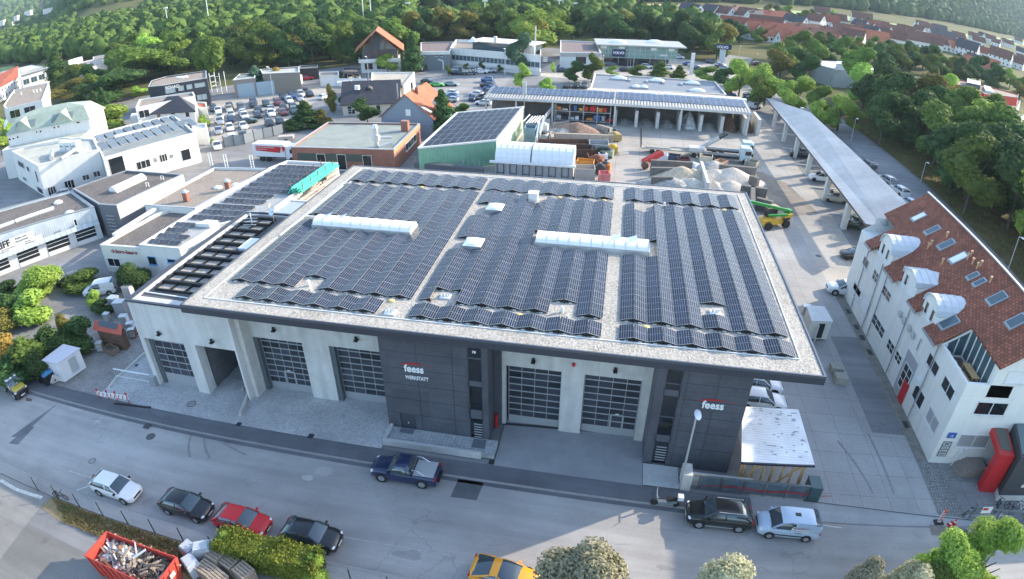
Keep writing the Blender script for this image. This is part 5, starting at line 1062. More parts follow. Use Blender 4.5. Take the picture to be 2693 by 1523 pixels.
# white office with grey wing and arched porch
A,B=G('o2',1625,495,6.0),G('o2',1905,490,6.0)
go,pl=flatb('grey_office_wing','grey office wing with white fascia and an arched porch','office',[A,B,G('o2',1935,400,6.0),G('o2',1625,405,6.0)],6.0,wallm=mat('blue_grey_wall',(.17,.20,.22),.7),roofm=mat('red_brown_roof',(.20,.15,.14),.9),copm=white,par=.3)
mb=MB();wbox(mb,A,B,0,(Vector(B)-Vector(A)).length,5.0,6.05,.01,.3);mb.obj('fascia',white,go);wpx(go,A,B,'o2',[(1648,500,1672,540),(1760,498,1785,540),(1808,498,1835,540)],bars=0)
X_,Y_=G('o2',1690,660);po=MB();n=8
for i in range(n):
 a0,a1=math.pi*i/n,math.pi*(i+1)/n;f=lambda a:(X_-6.5*math.cos(a)*.9,2.9+1.0*math.sin(a))
 po.poly([(f(a0)[0],Y_-1,f(a0)[1]),(f(a1)[0],Y_-1,f(a1)[1]),(f(a1)[0],Y_+5,f(a1)[1]+.3),(f(a0)[0],Y_+5,f(a0)[1]+.3)]);po.poly([(f(a0)[0],Y_-1,f(a0)[1]-.4),(f(a1)[0],Y_-1,f(a1)[1]-.4),(f(a1)[0],Y_-1,f(a1)[1]),(f(a0)[0],Y_-1,f(a0)[1])])
for x in(-5.8,5.8): po.box(X_+x-.2,X_+x+.2,Y_-.8,Y_-.4,0,2.9)
po.obj('porch',white,go)
A,B=G('o2',1905,458,6.3),G('o3',375,530,6.3)
wo2,pl=flatb('white_terraced_office','long white office with a roof terrace and two ribbon window bands','office',[A,B,G('o3',370,400,6.3),G('o2',1960,378,6.3)],6.3,wallm=white,roofm=bgrav,copm=white,par=1.0)
L2=(Vector(B)-Vector(A)).length
mb=MB();wbox(mb,A,B,.6,L2-.5,2.5,4.1,.01,.05);mb.obj('ribbon_window',glassb,wo2);mb=MB();
for i in range(22): wbox(mb,A,B,.6+i*(L2-1.2)/22,.7+i*(L2-1.2)/22,2.5,4.1,.05,.1)
wbox(mb,A,B,.6,L2-.5,2.35,2.5,.01,.2);mb.obj('window_frame',white,wo2);mb=MB();wbox(mb,A,B,0,L2,1.2,2.3,.01,.5);mb.obj('spandrel',white,wo2)
u2=(Vector(B)-Vector(A)).normalized();n2=Vector((-u2.y,u2.x));Z=lambda s,d: tuple(Vector(A)+u2*s+n2*d)
MB().prism([Z(6,5),Z(L2-6,5),Z(L2-6,13),Z(6,13)],5.3,8.3).obj('penthouse',glassb,wo2);MB().prism([Z(5,4),Z(L2-5,4),Z(L2-5,14),Z(5,14)],8.301,8.6).obj('penthouse_roof',white,wo2);MB().prism([Z(22,4.4),Z(30,4.4),Z(30,4.9),Z(22,4.9)],5.31,8.29).obj('penthouse_wall',white,wo2)
X_,Y_=G('o2',2125,385,9);MB().cyl(X_,Y_,8.6,10.2,1.4,.05,4).obj('roof_pyramid',lite,wo2);X_,Y_=G('o2',2340,395,9);MB().box(X_-.5,X_+.5,Y_-.5,Y_+.5,8.6,10.6).obj('chimney',white,wo2)
# glass-fronted car dealership with its workshop
A,B=G('o3',560,500,5.8),G('o3',950,505,5.8)
dw,pl=flatb('dealer_workshop','white workshop block with a dark door, attached to the glass showroom','workshop',[A,B,G('o3',905,400,5.8),G('o3',560,385,5.8)],5.8,wallm=mat('pale_blue_render',(.50,.56,.60),.7),roofm=mat('red_brown_roof',(.20,.15,.14),.9),copm=white,par=.4)
wpx(dw,A,B,'o3',[(710,525,805,610)],bars=0,sill=False,fm=dark);mb=MB();wbox(mb,A,B,0,(Vector(B)-Vector(A)).length,4.4,5.6,.01,.06);mb.obj('grey_band',grey,dw)
A,B=G('o3',955,640),G('o3',1650,645);A=(A[0],220.6);B=(B[0]+.3,223.5);L3=(Vector(B)-Vector(A)).length;u3=(Vector(B)-Vector(A)).normalized();n3=Vector((-u3.y,u3.x));Z=lambda s,d: tuple(Vector(A)+u3*s+n3*d)
ds=thing('car_showroom','glass car showroom with a thin overhanging roof and a navy sign square','showroom',(*A,0));tg_=mat('teal_glass',(.20,.30,.28),.25,var=.3,vscale=.3)
MB().prism([Z(0,0),Z(L3,0),Z(L3,14),Z(0,14)],2.9,7.0).obj('upper_glass',tg_,ds);MB().prism([Z(.6,.8),Z(L3-2.5,.8),Z(L3-2.5,13),Z(.6,13)],0,2.89).obj('lower_glass',glass,ds)
MB().prism([Z(-2.5,-1.2),Z(L3+3,-1.2),Z(L3+3,15),Z(-2.5,15)],7.01,7.4).obj('roof',mat('white_roof_sheet',(.38,.39,.38),.6),ds);mb=MB()
for i in range(15): wbox(mb,A,B,i*(L3-.1)/14,i*(L3-.1)/14+.12,.0 if i>11 or i%3==0 else 2.9,7.0,.02,.14)
for z in(2.85,4.3,5.7,6.9): wbox(mb,A,B,0,L3,z,z+.09,.02,.12)
mb.obj('mullion',mat('pale_mullion',(.40,.46,.46),.4),ds)
def spx(x,y): return onwall(*q('o3',x,y),A,B)
for x0,y0,x1,y1 in((960,437,1005,462),(1122,445,1178,468),(1428,458,1483,485),(1600,465,1650,490)): a,b=spx(x0,y0),spx(x1,y1);window(ds,A,B,a[0],b[0],a[1],b[1],bars=0,gm=white,sill=False)
a,b=spx(1058,468),spx(1178,542);mb=MB();wbox(mb,A,B,a[0],b[0],b[1],a[1],.13,.3);vs_=mb.obj('sign_board',mat('navy_sign',(.012,.018,.09),.3),ds);vt=thing('dealer_sign','white capital lettering on a navy square on the showroom glass','sign',(*A,5))
wtext('VOLVO',a[0]+.3,(a[1]+b[1])/2-.35,1.15,lite,vt,.04,.32,A_=A,e=u3,n=-n3,sx=1.02)
a=spx(1510,535);vt=thing('dealer_lettering','pale lettering high on the right of the showroom glass','sign',(*B,5));wtext('LAKOS',a[0],a[1],.85,lite,vt,.03,.2,A_=A,e=u3,n=-n3)
window(ds,A,B,spx(1205,575)[0],spx(1262,575)[0],.05,2.9,bars=1,fm=white)
for x in(1110,1465): X_,Y_=G('o3',x,400,8);tag(MB().ball((X_,Y_+3,7.4),2.6,14,6,sc=(1.2,.7,.4)).obj('dome_light',lite),'white roof dome on the showroom nearer the workshop' if x==1110 else 'white roof dome at the far end of the showroom','skylight')
X_,Y_=G('o3',2100,605);py=thing('pylon_sign','tall pale pylon with a dark blue lettered head by the junction','sign',(X_,Y_,0));MB().box(X_-1.1,X_+1.1,Y_-.3,Y_+.3,0,5.2).obj('pylon',mat('pale_blue_render',(.5,.56,.6),.7),py);MB().box(X_-3.0,X_+3.0,Y_-.5,Y_+.5,5.2,7.0).obj('sign_head',mat('navy_sign',(.012,.018,.09),.3),py);text('VOLVO','lettering',1.3,(X_-2.6,Y_-.56,5.6),(R(90),0,0),lite,py,ext=.02,bold=.03)
bn=thing('advertising_banner','two parked dark panels with white market lettering by the office','banner',(*G('o2',1990,720),0));Ab,Bb=G('o2',1990,735),G('o2',2170,730);mb=MB();wbox(mb,Ab,Bb,0,(Vector(Bb)-Vector(Ab)).length,.9,2.8,0,.1);mb.obj('panel',mat('dark_banner',(.04,.06,.07),.5),bn)
eb_=(Vector(Bb)-Vector(Ab)).normalized();wtext('Stark+Söck.de',1.0,1.5,1.5,white,bn,.02,.14,A_=Ab,e=eb_,n=Vector((eb_.y,-eb_.x)))
# ---- barn with grey roof, and the long open shed before it
bz=5.0;P=PG('o3',[(845,850),(2150,905),(2040,780),(890,705)],bz)
brn,pl=flatb('flat_barn','long flat grey-roofed hall with white parapet and paired rooflights','hall',P,bz,wallm=mat('beige_wall',(.45,.40,.34),.8),roofm=mat('grey_blue_felt',(.19,.215,.25),.7,var=.12,vscale=.2),copm=white,par=.3)
for i,(x,y)in enumerate(((1125,750),(1485,772),(1825,797),(1322,830),(1870,870))):
 X_,Y_=G('o3',x,y,bz);th_=thing('roof_dome',f'{ordn[i]} oblong white dome light on the flat hall','skylight',(X_,Y_,bz-.3));MB().box(X_-2.1,X_+2.1,Y_-1.3,Y_+1.3,bz-.31,bz+.02).obj('curb',grey,th_)
 if i != 3: MB().ball((X_,Y_,bz+.03),2.0,12,6,sc=(1,.5,.35)).obj('dome',lite,th_)
 else: MB().ball((X_-1,Y_,bz+.03),1.0,10,6,sc=(1,.9,.5)).ball((X_+1,Y_,bz+.03),1.0,10,6,sc=(1,.9,.5)).obj('dome',lite,th_)
for x,y in((1225,762),(1390,775),(1545,785),(1720,800)): X_,Y_=G('o3',x,y,bz);MB().box(X_-.3,X_+.3,Y_-1.4,Y_+1.4,bz-.3,bz+.1).obj('roof_upstand',grey,brn)
so_=thing('stall_shed','long open shed with a sloping solar roof over concrete material bays','shed',(8,138,0))
YF,YB=137.2,146.2;XL,XR=-31.6,29.0;zF,zB=5.3,6.0
zr=lambda y: zF+(zB-zF)*(y-YF)/(YB-YF)
mb=MB();mb.poly([(XL,YF,zF),(XR,YF,zF),(XR,YB,zB),(XL,YB,zB)]);mb.poly([(XL,YF,zF-.25),(XL,YB,zB-.25),(XR,YB,zB-.25),(XR,YF,zF-.25)]);mb.poly([(XL,YF,zF-.25),(XR,YF,zF-.25),(XR,YF,zF),(XL,YF,zF)]);mb.poly([(XR,YF,zF-.25),(XR,YB,zB-.25),(XR,YB,zB),(XR,YF,zF)])
mb.obj('roof',stripes('ribbed_fibre_roof',(.40,.40,.38),(.22,.22,.22),(1,0,0),.7,.45,.7,bump=.4),so_)
mb=MB();mb.box(XL,XR,YF-.15,YF,zF-.55,zF-.02);mb.obj('eaves_beam',concl,so_)
mb=MB();mb.box(XL,XR,YB-.4,YB,0,zB-.26);mb.obj('back_wall',mat('shed_wall',(.23,.21,.19),.9,var=.2,vscale=.5),so_)
for x in(-31.2,-24,-15.5,-1.2,13.6,28.5): MB().box(x-.2,x+.2,YF+.02,YF+.6,0,zF-.3).obj('post',concl,so_)
for i,x in enumerate((-1.0,3.8,8.6,13.6,18.3,23.0,28.2,31.2)):
 mb=MB();mb.prism([(x-.35,YF+.7),(x+.35,YF+.7),(x+.35,YB-.5),(x-.35,YB-.5)],0,3.7);tag(mb.obj('bay_wall',concl),f'{ordn[i]} concrete dividing wall from the west under the long open shed','wall','concrete bay walls under the shed')
def heap(name,label,cat,c,rx,ry,h,m,seed=1,n=22,group=None):
 r=random.Random(seed);mb=MB();ph=[(r.uniform(0,6.3),r.randint(2,5),r.uniform(.04,.12))for _ in range(4)];V=[]
 for j in range(n+1):
  for i in range(n+1):
   u,v=-1+2*i/n,-1+2*j/n;x=u*math.sqrt(1-v*v/2);y=v*math.sqrt(1-u*u/2);d=math.hypot(x,y);a=math.atan2(y,x)
   k=1+sum(am*math.sin(f*a+p)for p,f,am in ph);z=h*max(0,1-d**1.15)+(r.uniform(-.012,.012)*h+.03*h*math.sin(7*x+seed)*math.cos(5*y))*(1 if d<.96 else 0)
   V.append((c[0]+x*rx*k,c[1]+y*ry*k,max(0,z)+.0))
 mb.v=V
 for j in range(n):
  for i in range(n): a=j*(n+1)+i;mb.f.append((a,a+1,a+n+2,a+n+1));mb.m.append(0)
 o=mb.obj(name,m,None,True);return tag(o,label,cat,group)
sandm=gravel('sand_heap',(.40,.32,.22),(.58,.50,.38),3);grv=gravel('grey_chippings',(.22,.22,.21),(.45,.44,.42),3);whg=gravel('pale_rubble',(.35,.36,.36),(.75,.75,.73),1.6);soil=gravel('dark_soil',(.06,.04,.03),(.14,.095,.07),3);redg=gravel('brown_earth',(.19,.12,.085),(.36,.24,.18),2.5);pinks=gravel('pale_sand',(.46,.40,.33),(.62,.56,.48),4)
for x,m,h,l in((1.4,grv,.9,'low grey gravel heap in the first bay of the shed'),(6.2,grv,1.0,'grey gravel heap in the second bay of the shed'),(11.1,grv,1.1,'grey gravel heap in the third bay of the shed'),(16,whg,3.6,'tall pale rubble heap in the fourth bay of the shed'),(20.6,grv,1.2,'low grey heap in the fifth bay of the shed'),(25.6,soil,3.8,'dark brown soil heap in the sixth bay of the shed'),(29.7,soil,2.6,'black soil heap in the last narrow bay of the shed')):
 heap('heap',l,'heap',(x,142.6),2.1 if x<29 else 1.0,3.6,h,m,int(x*7),group=None)
for j in range(2):
 t=thing('shed_solar_strip',f'{["front","back"][j]} strip of blue solar panels along the open shed roof','solar panels',(-30,140+j*2.6,zr(140+j*2.6)),0,'solar strips on the open shed')
 for i in range(44):
  x0=-30.8+i*1.33 if i<22 else-30.8+i*1.33+.6;y0=140.4+j*2.75;
  mb=MB();mb.poly([(x0,y0,zr(y0)+.12),(x0+1.26,y0,zr(y0)+.12),(x0+1.26,y0+2.65,zr(y0+2.65)+.12),(x0,y0+2.65,zr(y0+2.65)+.12)],0,[(0,0),(1,0),(1,1),(0,1)]);mb.obj('solar_panel',pvb,t)
for i,x in enumerate((-6,1,5.8,12,16.8,22.2,27)): rl_=tag(MB().box(x-2.3,x+2.3,146.9,148.0,5.4,6.1).obj('ridge_light',lite),f'{ordn[i]} white ridge light from the west above the open shed','skylight','white ridge lights above the open shed')
tag(MB().box(-8.3,XR,146.25,152.6,0,5.5).obj('shed_ridge',mat('beige_wall',(.45,.4,.34),.8)),'beige flat roof strip between the shed and the grey hall','building')
# shelving under the left half of the shed
sv=thing('storage_rack','two-storey steel rack crammed with site equipment under the shed','rack',(-9,138,0));mb=MB()
for x in(-15,-11.6,-8.4,-5.2,-2.2): mb.beam((x,138.4,0),(x,138.4,4.2),.16);mb.beam((x,141,0),(x,141,4.2),.16)
mb.obj('upright',lgrey,sv)
for z in(.5,2.6): MB().box(-15,-2.2,138.3,141.1,z,z+.12).obj('shelf',lgrey,sv)
eqc=[mat('yellow_machine',(.62,.40,.04),.5),whitem,grey,mat('blue_machine',(.06,.13,.3),.5),dark,mat('orange_machine',(.6,.22,.04),.5),redp,lgrey]
k=0
for z in(.62,2.72):
 x=-14.6
 while x<-2.8:
  w_=rnd.uniform(.7,1.5);h_=rnd.uniform(.5,1.4);t=thing('site_machine','compact site machine on the steel rack','machine',(x,139,z),0,'site machines on the steel rack');m_=eqc[rnd.randrange(8)]
  MB().box(x,x+w_,138.5,140.2,z+.12,z+h_).obj('machine_body',m_,t);mb=MB();mb.cyl(x+w_*.3,138.6,z,z+.24,.2,.2,8);mb.beam((x+.1,139.2,z+h_),(x+w_-.1,139.2,z+h_+.25),.07);mb.beam((x+.1,139.2,z+h_),(x+.1,139.9,z+h_+.3),.06);mb.obj('handle',dark,t);x+=w_+rnd.uniform(.15,.5);k+=1
for x in(-29,-24.5,-20): tag(MB().box(x,x+4,YB-3,YB-.5,2.8,5.4).obj('stored_crate',mat('brown_crate',(.26,.15,.10),.8)),'brown crate stack high against the shed back wall','crate','brown crates against the shed back wall')
# ---- carport with the big solar roof on the right
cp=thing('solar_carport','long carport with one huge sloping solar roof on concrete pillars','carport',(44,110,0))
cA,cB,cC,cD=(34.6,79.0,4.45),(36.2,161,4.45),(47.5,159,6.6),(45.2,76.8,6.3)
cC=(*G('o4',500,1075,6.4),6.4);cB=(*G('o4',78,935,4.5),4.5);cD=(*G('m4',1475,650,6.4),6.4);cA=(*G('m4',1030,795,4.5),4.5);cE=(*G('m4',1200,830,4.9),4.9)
mb=MB();mb.poly([cA,cE,cD,cC,cB]);mb.obj('solar_roof',slabs('sky_sheen_solar',(.30,.31,.325),(.40,.41,.42),1.1,1.8,.02,.4,.04,offs=0,rot=.05),cp)  # pale silver base colour stands in for sky reflected by the panels
mb=MB();dn=lambda p,d=.35:(p[0],p[1],p[2]-d)
L_=[cA,cE,cD,cC,cB]
for i in range(5): a,b=L_[i],L_[(i+1)%5];mb.poly([dn(a),dn(b),(b[0],b[1],b[2]-.02),(a[0],a[1],a[2]-.02)])
mb.poly([dn(p)for p in L_[::-1]]);mb.obj('roof_frame',mat('rust_edge',(.12,.09,.08),.6),cp)
for y in(87.6,99.4,112.4,123.5,135,147): MB().box(34.9+(y-79)*.021,35.6+(y-79)*.021,y-.5,y+.5,0,4.1).obj('pillar',concl,cp);MB().box(42.2,42.9,y-.4,y+.4,0,5.35).obj('pillar',concl,cp)
for i,y in enumerate((93,105,118,129,141)): tag(MB().box(35.0,44,y-.15,y+.15,0,.28).obj('low_bay_kerb',concl),f'{ordn[i]} low concrete bay kerb from the near end under the carport','kerb')
MB().box(44.0,44.3,84,156,0,1.0).obj('back_kerb',concl,cp)
# ---- right-hand buildings among the trees
r1,pl=fpx('white_curved_hall','pale concrete building with a bright white curved roof','building','o4',[(565,615),(740,665),(1050,690),(1420,760),(1250,680),(900,600),(500,578)],6.0,wallm=mat('grey_concrete_wall',(.36,.38,.38),.8,var=.1),roofm=mat('bright_roof',(.78,.74,.70),.8,var=.08,vscale=.2),copm=white,par=.12)
fpx('roof_plant_room','pale grey plant room on the curved white roof','plant room','o4',[(748,612),(905,615),(900,590),(755,588)],8.0,wallm=mat('pale_blue_render',(.5,.56,.6),.7),roofm=lite,par=.1,z0=5.9)
r2,pl=fpx('grey_flat_building','grey flat-roofed block with a bright parapet half hidden by trees','building','o4',[(1430,780),(1640,850),(1660,740),(1445,735)],6.5,wallm=mat('grey_concrete_wall',(.36,.38,.38),.8),roofm=dgrav,copm=white,par=.9)
fpx('long_grey_wall_hall','long pale grey hall front behind the big round trees','building','o4',[(1215,810),(1655,880),(1660,850),(1230,785)],6.0,wallm=mat('pale_grey_wall',(.50,.53,.54),.8),roofm=lgrey,copm=white)
r3,pl=fpx('red_restaurant','long pale building with a dark roof edge and a bright red end wall','building','o4',[(1820,960),(2470,1050),(2520,960),(1880,840)],5.5,wallm=mat('pale_grey_wall',(.50,.53,.54),.8),roofm=bgrav,copm=dark)
P=PG('o4',[(2170,900),(2490,935),(2500,905),(1850,745),(1830,790),(2130,870)],8.2)
flatb('dark_roof_storey','upper storey with a wide dark roof overhang above red walls','building',P,8.2,wallm=mat('bright_red_wall',(.55,.04,.03),.7),roofm=bgrav,copm=dark,z0=5.0)
A,B=G('o4',2170,900,8.0),G('o4',2490,935,8.0)
fpx('teal_roof_box','teal glass roof box on the dark-roofed storey','roof box','o4',[(2005,790),(2135,815),(2130,775),(2010,750)],9.6,wallm=glassb,roofm=lgrey,z0=8,par=.1)
fpx('white_skylight_block','sloped bright skylight on the red building','skylight','o4',[(2180,860),(2260,880),(2230,830),(2165,815)],8.7,wallm=white,roofm=lite,z0=8,par=.05)
r5,pl=fpx('long_low_hall','long pale hall with a dark glazed entrance between the trees','building','o4',[(1800,1110),(2560,1190),(2600,1110),(1830,990)],4.8,wallm=cream,roofm=mat('pale_sheet',(.6,.6,.6),.7),copm=white,par=.15)
A,B=G('o4',1800,1110,4.8),G('o4',2560,1190,4.8);wpx(r5,A,B,'o4',[(1830,990,1970,1075)],bars=2,sill=False)
# ================================================================ the white house on the right
XW=29.15;hs=thing('white_corner_house','white rendered house with a long red-brown tiled roof, three zinc dormers and a corner balcony','house',(33,52,0))
wl_=mat('warm_white_render',(.76,.76,.72),.85,streak=.07,var=.04,vscale=.6)
ZE=8.6
mb=MB();mb.prism([(XW,43.3),(44,43.3),(44,66.5),(XW,66.5)],0,ZE,0);mb.prism([(XW,37.9),(44,37.9),(44,43.29),(XW,43.29)],0,7.35,0);mb.obj('wall',wl_,hs)
mb=MB();mb.box(XW,33.9,37.9,38.15,7.36,8.55);mb.box(XW,XW+.22,38.16,43.29,7.36,8.55);mb.obj('balcony_parapet',wl_,hs)
MB().box(XW+.23,31.9,38.16,43.28,7.351,7.40).obj('balcony_floor',slabs('brown_deck',(.22,.15,.11),(.1,.07,.05),.5,.12,.01),hs)
zz=lambda x: 8.35+.68*(x-28.5)
def slope(pl,z_off=0.0): return[(x,y,zz(x)+z_off)for x,y in pl]
rm=slabs('rust_red_tiles',(.26,.085,.045),(.10,.03,.02),.30,.36,.03,.8,.28,stain=.22,sscale=.4)
mb=MB();T_=.16
for rg_ in(rect(28.45,36.2,43.3,46.0),rect(29.3,36.2,46.0,48.4),rect(28.6,36.2,48.4,50.6),rect(29.3,36.2,50.6,54.2),rect(28.55,36.2,54.2,57.2),rect(29.3,36.2,57.2,61.2),rect(28.55,36.2,61.2,63.4),rect(31.6,36.2,63.4,67.2),rect(31.35,36.2,37.5,43.3)):
 mb.poly(slope(rg_,T_));mb.poly(slope(rg_)[::-1])
 for i in range(4): a,b=rg_[i],rg_[(i+1)%4];mb.poly([*slope([a,b]),*slope([b,a],T_)])
mb.poly([(36.2,37.5,zz(36.2)+T_),(44,37.5,8.5),(44,67.2,8.5),(36.2,67.2,zz(36.2)+T_)]);mb.obj('roof',rm,hs)
mb=MB();mb.poly([(31.5,37.9,7.36),(44,37.9,7.36),(44,37.9,8.4),(36.2,37.9,zz(36.2)-.02),(31.5,37.9,zz(31.5)-.02)]);mb.poly([(XW,66.5,ZE),(36.2,66.5,zz(36.2)),(44,66.5,ZE)]);mb.poly([(31.5,37.91,7.36),(31.5,37.91,zz(31.5)),(31.5,43.3,zz(31.5)),(31.5,43.3,7.36)]);mb.poly([(XW,43.31,ZE),(31.5,43.31,ZE),(31.5,43.31,zz(31.5))]);mb.obj('gable_wall',wl_,hs)
mb=MB()
for x,y0,y1 in((28.42,43.3,46.0),(28.57,48.4,50.6),(28.5,54.2,57.2)): MB().box(x-.08,x+.08,y0,y1,zz(x)-.1,zz(x)+.12).obj('gutter',grey,hs)
mb.box(28.42,28.58,61.2,63.4,zz(28.5)-.1,zz(28.5)+.12)
for y in(43.6,50.3,56.9,62.9,58.6): MB().cyl(29.05,y,.2,8.2,.055,.055,8).obj('downpipe',grey,hs)
mb.obj('gutter',grey,hs);mb=MB();mb.beam((36.2,37.4,zz(36.2)+.25),(36.2,67.3,zz(36.2)+.25),.28,.14);mb.obj('ridge_tile',grey,hs)
# glazed wall behind the balcony
A,B=(31.48,38.3),(31.48,43.2)
mb=MB();mb.poly([(31.47,38.4,7.6),(31.47,43.2,7.6),(31.47,43.2,zz(31.5)-.1),(31.47,38.4,zz(31.5)-.1)][::-1]);mb.poly([(29.6,43.28,7.6),(31.4,43.28,7.6),(31.4,43.28,zz(31.4)-.3),(29.6,43.28,ZE+.1)]);mb.obj('balcony_glazing',glassb,hs);mb=MB()
for i in range(6): y=38.4+i*.96;mb.beam((31.44,y,7.4),(31.44,y,zz(31.5)-.05),.09)
for i in range(3): x=29.6+i*.9;mb.beam((x,43.24,7.4),(x,43.24,ZE+.1+.6*i),.08)
mb.obj('glazing_bar',white,hs)
# zinc barrel dormers
zinc=mat('zinc_sheet',(.58,.62,.66),.6,metal=.1,var=.06,vscale=1.5)
for i,(yc,hw,zt_,flat)in enumerate(((59.2,1.75,11.2,0),(52.4,1.65,10.9,1),(47.2,1.55,11.0,0))):
 x0=29.25;n=8;zs=9.75;dm=MB();y0,y1=yc-hw,yc+hw
 prof=[(yc-hw*math.cos(math.pi*k/n),zs+(zt_-zs)*math.sin(math.pi*k/n)**(.9))for k in range(n+1)]if not flat else[(y0,zs),(y0,zs+.55),(yc,zt_-.1),(y1,zs+.55),(y1,zs)]
 fw_=MB();fw_.poly([(x0,y0,8.2),(x0,y1,8.2)]+[(x0,*p)for p in prof[::-1]]);fw_.poly([(x0,y0,8.2),(x0,y0,zs),(x0+2.6,y0,zs+.1),(x0+.3,y0,8.2)]);fw_.poly([(x0,y1,8.2),(x0+.3,y1,8.2),(x0+2.6,y1,zs+.1),(x0,y1,zs)]);fw_.obj('dormer_wall',wl_,hs)
 for a,b in zip(prof,prof[1:]):
  xa,xb=x0+3.4+(a[1]-zs)*1.2,x0+3.4+(b[1]-zs)*1.2
  dm.poly([(x0-.25,a[0],a[1]+.04),(xa,a[0],a[1]+.04),(xb,b[0],b[1]+.04),(x0-.25,b[0],b[1]+.04)]);dm.poly([(x0-.25,a[0],a[1]-.04),(x0-.25,b[0],b[1]-.04),(x0-.25,b[0],b[1]+.04),(x0-.25,a[0],a[1]+.04)])
 d=dm.obj('dormer_roof',zinc,hs);sm_=MB()
 for k in range(6):
  x=x0-.2+k*.75
  for a,b in zip(prof,prof[1:]): sm_.beam((x,a[0],a[1]+.07),(x,b[0],b[1]+.07),.04)
 sm_.obj('seam',zinc,d)
 for s in(-.75,.6): window(hs,(x0-.0,y1),(x0-.0,y0),hw+s-.32,hw+s+.32,8.75,9.95,bars=0,sill=False)if not(flat and s>0)else None
# west wall windows
def wquad(t,P4,**kw):
 Z=[onX(*q(t,*p),XW)for p in P4];ya,yb=(Z[0][0]+Z[3][0])/2,(Z[1][0]+Z[2][0])/2;za,zb=(Z[0][1]+Z[1][1])/2,(Z[2][1]+Z[3][1])/2;return window(hs,(XW,67.0),(XW,36.0),67-ya,67-yb,zb,za,**kw)
rvm=mat('window_reveal',(.50,.52,.54),.8)
for t,P4,kw in(('l4',[(1215,-10),(1285,95),(1255,180),(1190,70)],dict(cross=1)),('l4',[(1120,260),(1225,435),(1185,530),(1085,330)],dict(bars=2,cross=1)),('l4',[(1265,500),(1315,595),(1280,675),(1225,585)],dict(cross=1)),('l4',[(1340,625),(1390,700),(1350,775),(1300,690)],dict(cross=1)),('l4',[(1650,635),(1750,785),(1700,890),(1610,740)],{}),('l4',[(1795,865),(1900,1005),(1850,1115),(1745,970)],{}),('l4',[(1525,940),(1610,1065),(1550,1210),(1470,1050)],{}),('l4',[(1655,1165),(1740,1300),(1700,1440),(1590,1270)],dict(gm=lgrey)),('l4',[(1020,90),(1080,165),(1045,290),(980,170)],dict(gm=whitem,bars=0)),('l4',[(930,-30),(1000,70),(965,150),(900,60)],dict(gm=whitem,bars=0)),('l4',[(1560,500),(1578,520),(1530,640),(1510,620)],dict(gm=grey,bars=0,sill=False)),('m4',[(1025,1090),(1065,1160),(1050,1250),(1005,1170)],{}),('m4',[(1125,1220),(1165,1290),(1130,1385),(1095,1300)],dict(cross=1)),('m4',[(935,1340),(1000,1440),(975,1500),(910,1420)],dict(gm=lgrey,bars=0))):
 wquad(t,P4,**kw)
Z=[onX(*q('l4',*p),XW)[0]for p in((1410,700),(1505,830),(1345,1110),(1295,970))];rc=MB();y0,y1=min(Z[1],Z[2]),max(Z[0],Z[3]);rc.box(XW-.03,XW-.004,y0,y1,.1,4.7);rc.obj('door_reveal',mat('grey_render',(.36,.37,.40),.8),hs)
window(hs,(XW-.03,67.0),(XW-.03,36.0),67-y1+.5,67-y0-.2,1.0,3.6,bars=1,cross=2,sill=False);rc=MB().box(XW-.12,XW-.035,y0-.1,y0+1.0,.05,2.3);rc.obj('door',redp,hs)
# front wall
A,B=(XW,37.9),(44,37.9)
wpx(hs,A,B,'l4',[(2110,1110,2350,1250)],bars=1);wpx(hs,A,B,'l4',[(2410,820,2560,950)],bars=0,gm=whitem);wpx(hs,A,B,'b4',[(1945,65,2180,200)],bars=1,gm=lgrey)
rb=MB();
rb.poly([(29.6,37.84,.9),(30.4,37.84,.9),(30.4,37.84,2.5),(29.6,37.84,2.5)]);rb.obj('notice_board',mat('pale_board',(.62,.63,.63),.6),hs);mb=MB()
for z in(.9,1.28,1.66,2.05,2.5): mb.box(29.58,30.42,37.80,37.835,z-.02,z+.02)
for x in(29.6,30.4): mb.box(x-.02,x+.02,37.80,37.835,.9,2.5)
for z in(1.05,1.4,1.8,2.2,2.32): mb.box(29.75,30.2,37.81,37.834,z,z+.05)
mb.obj('board_frame',dark,hs);bp=MB().box(29.65,30.45,37.8,37.88,2.95,3.5).obj('blue_plate',mat('blue_plate',(.04,.12,.42),.4),hs);text('18','house_number',.4,(29.8,37.78,3.05),(R(90),0,0),white,bp,ext=.005)
tag(MB().box(31.5,31.72,37.55,37.88,1.5,1.9).beam((31.3,37.6,0),(31.6,37.7,1.5),.05).obj('letter_box',whitem),'small white letter box on a thin post at the house front','letter box')
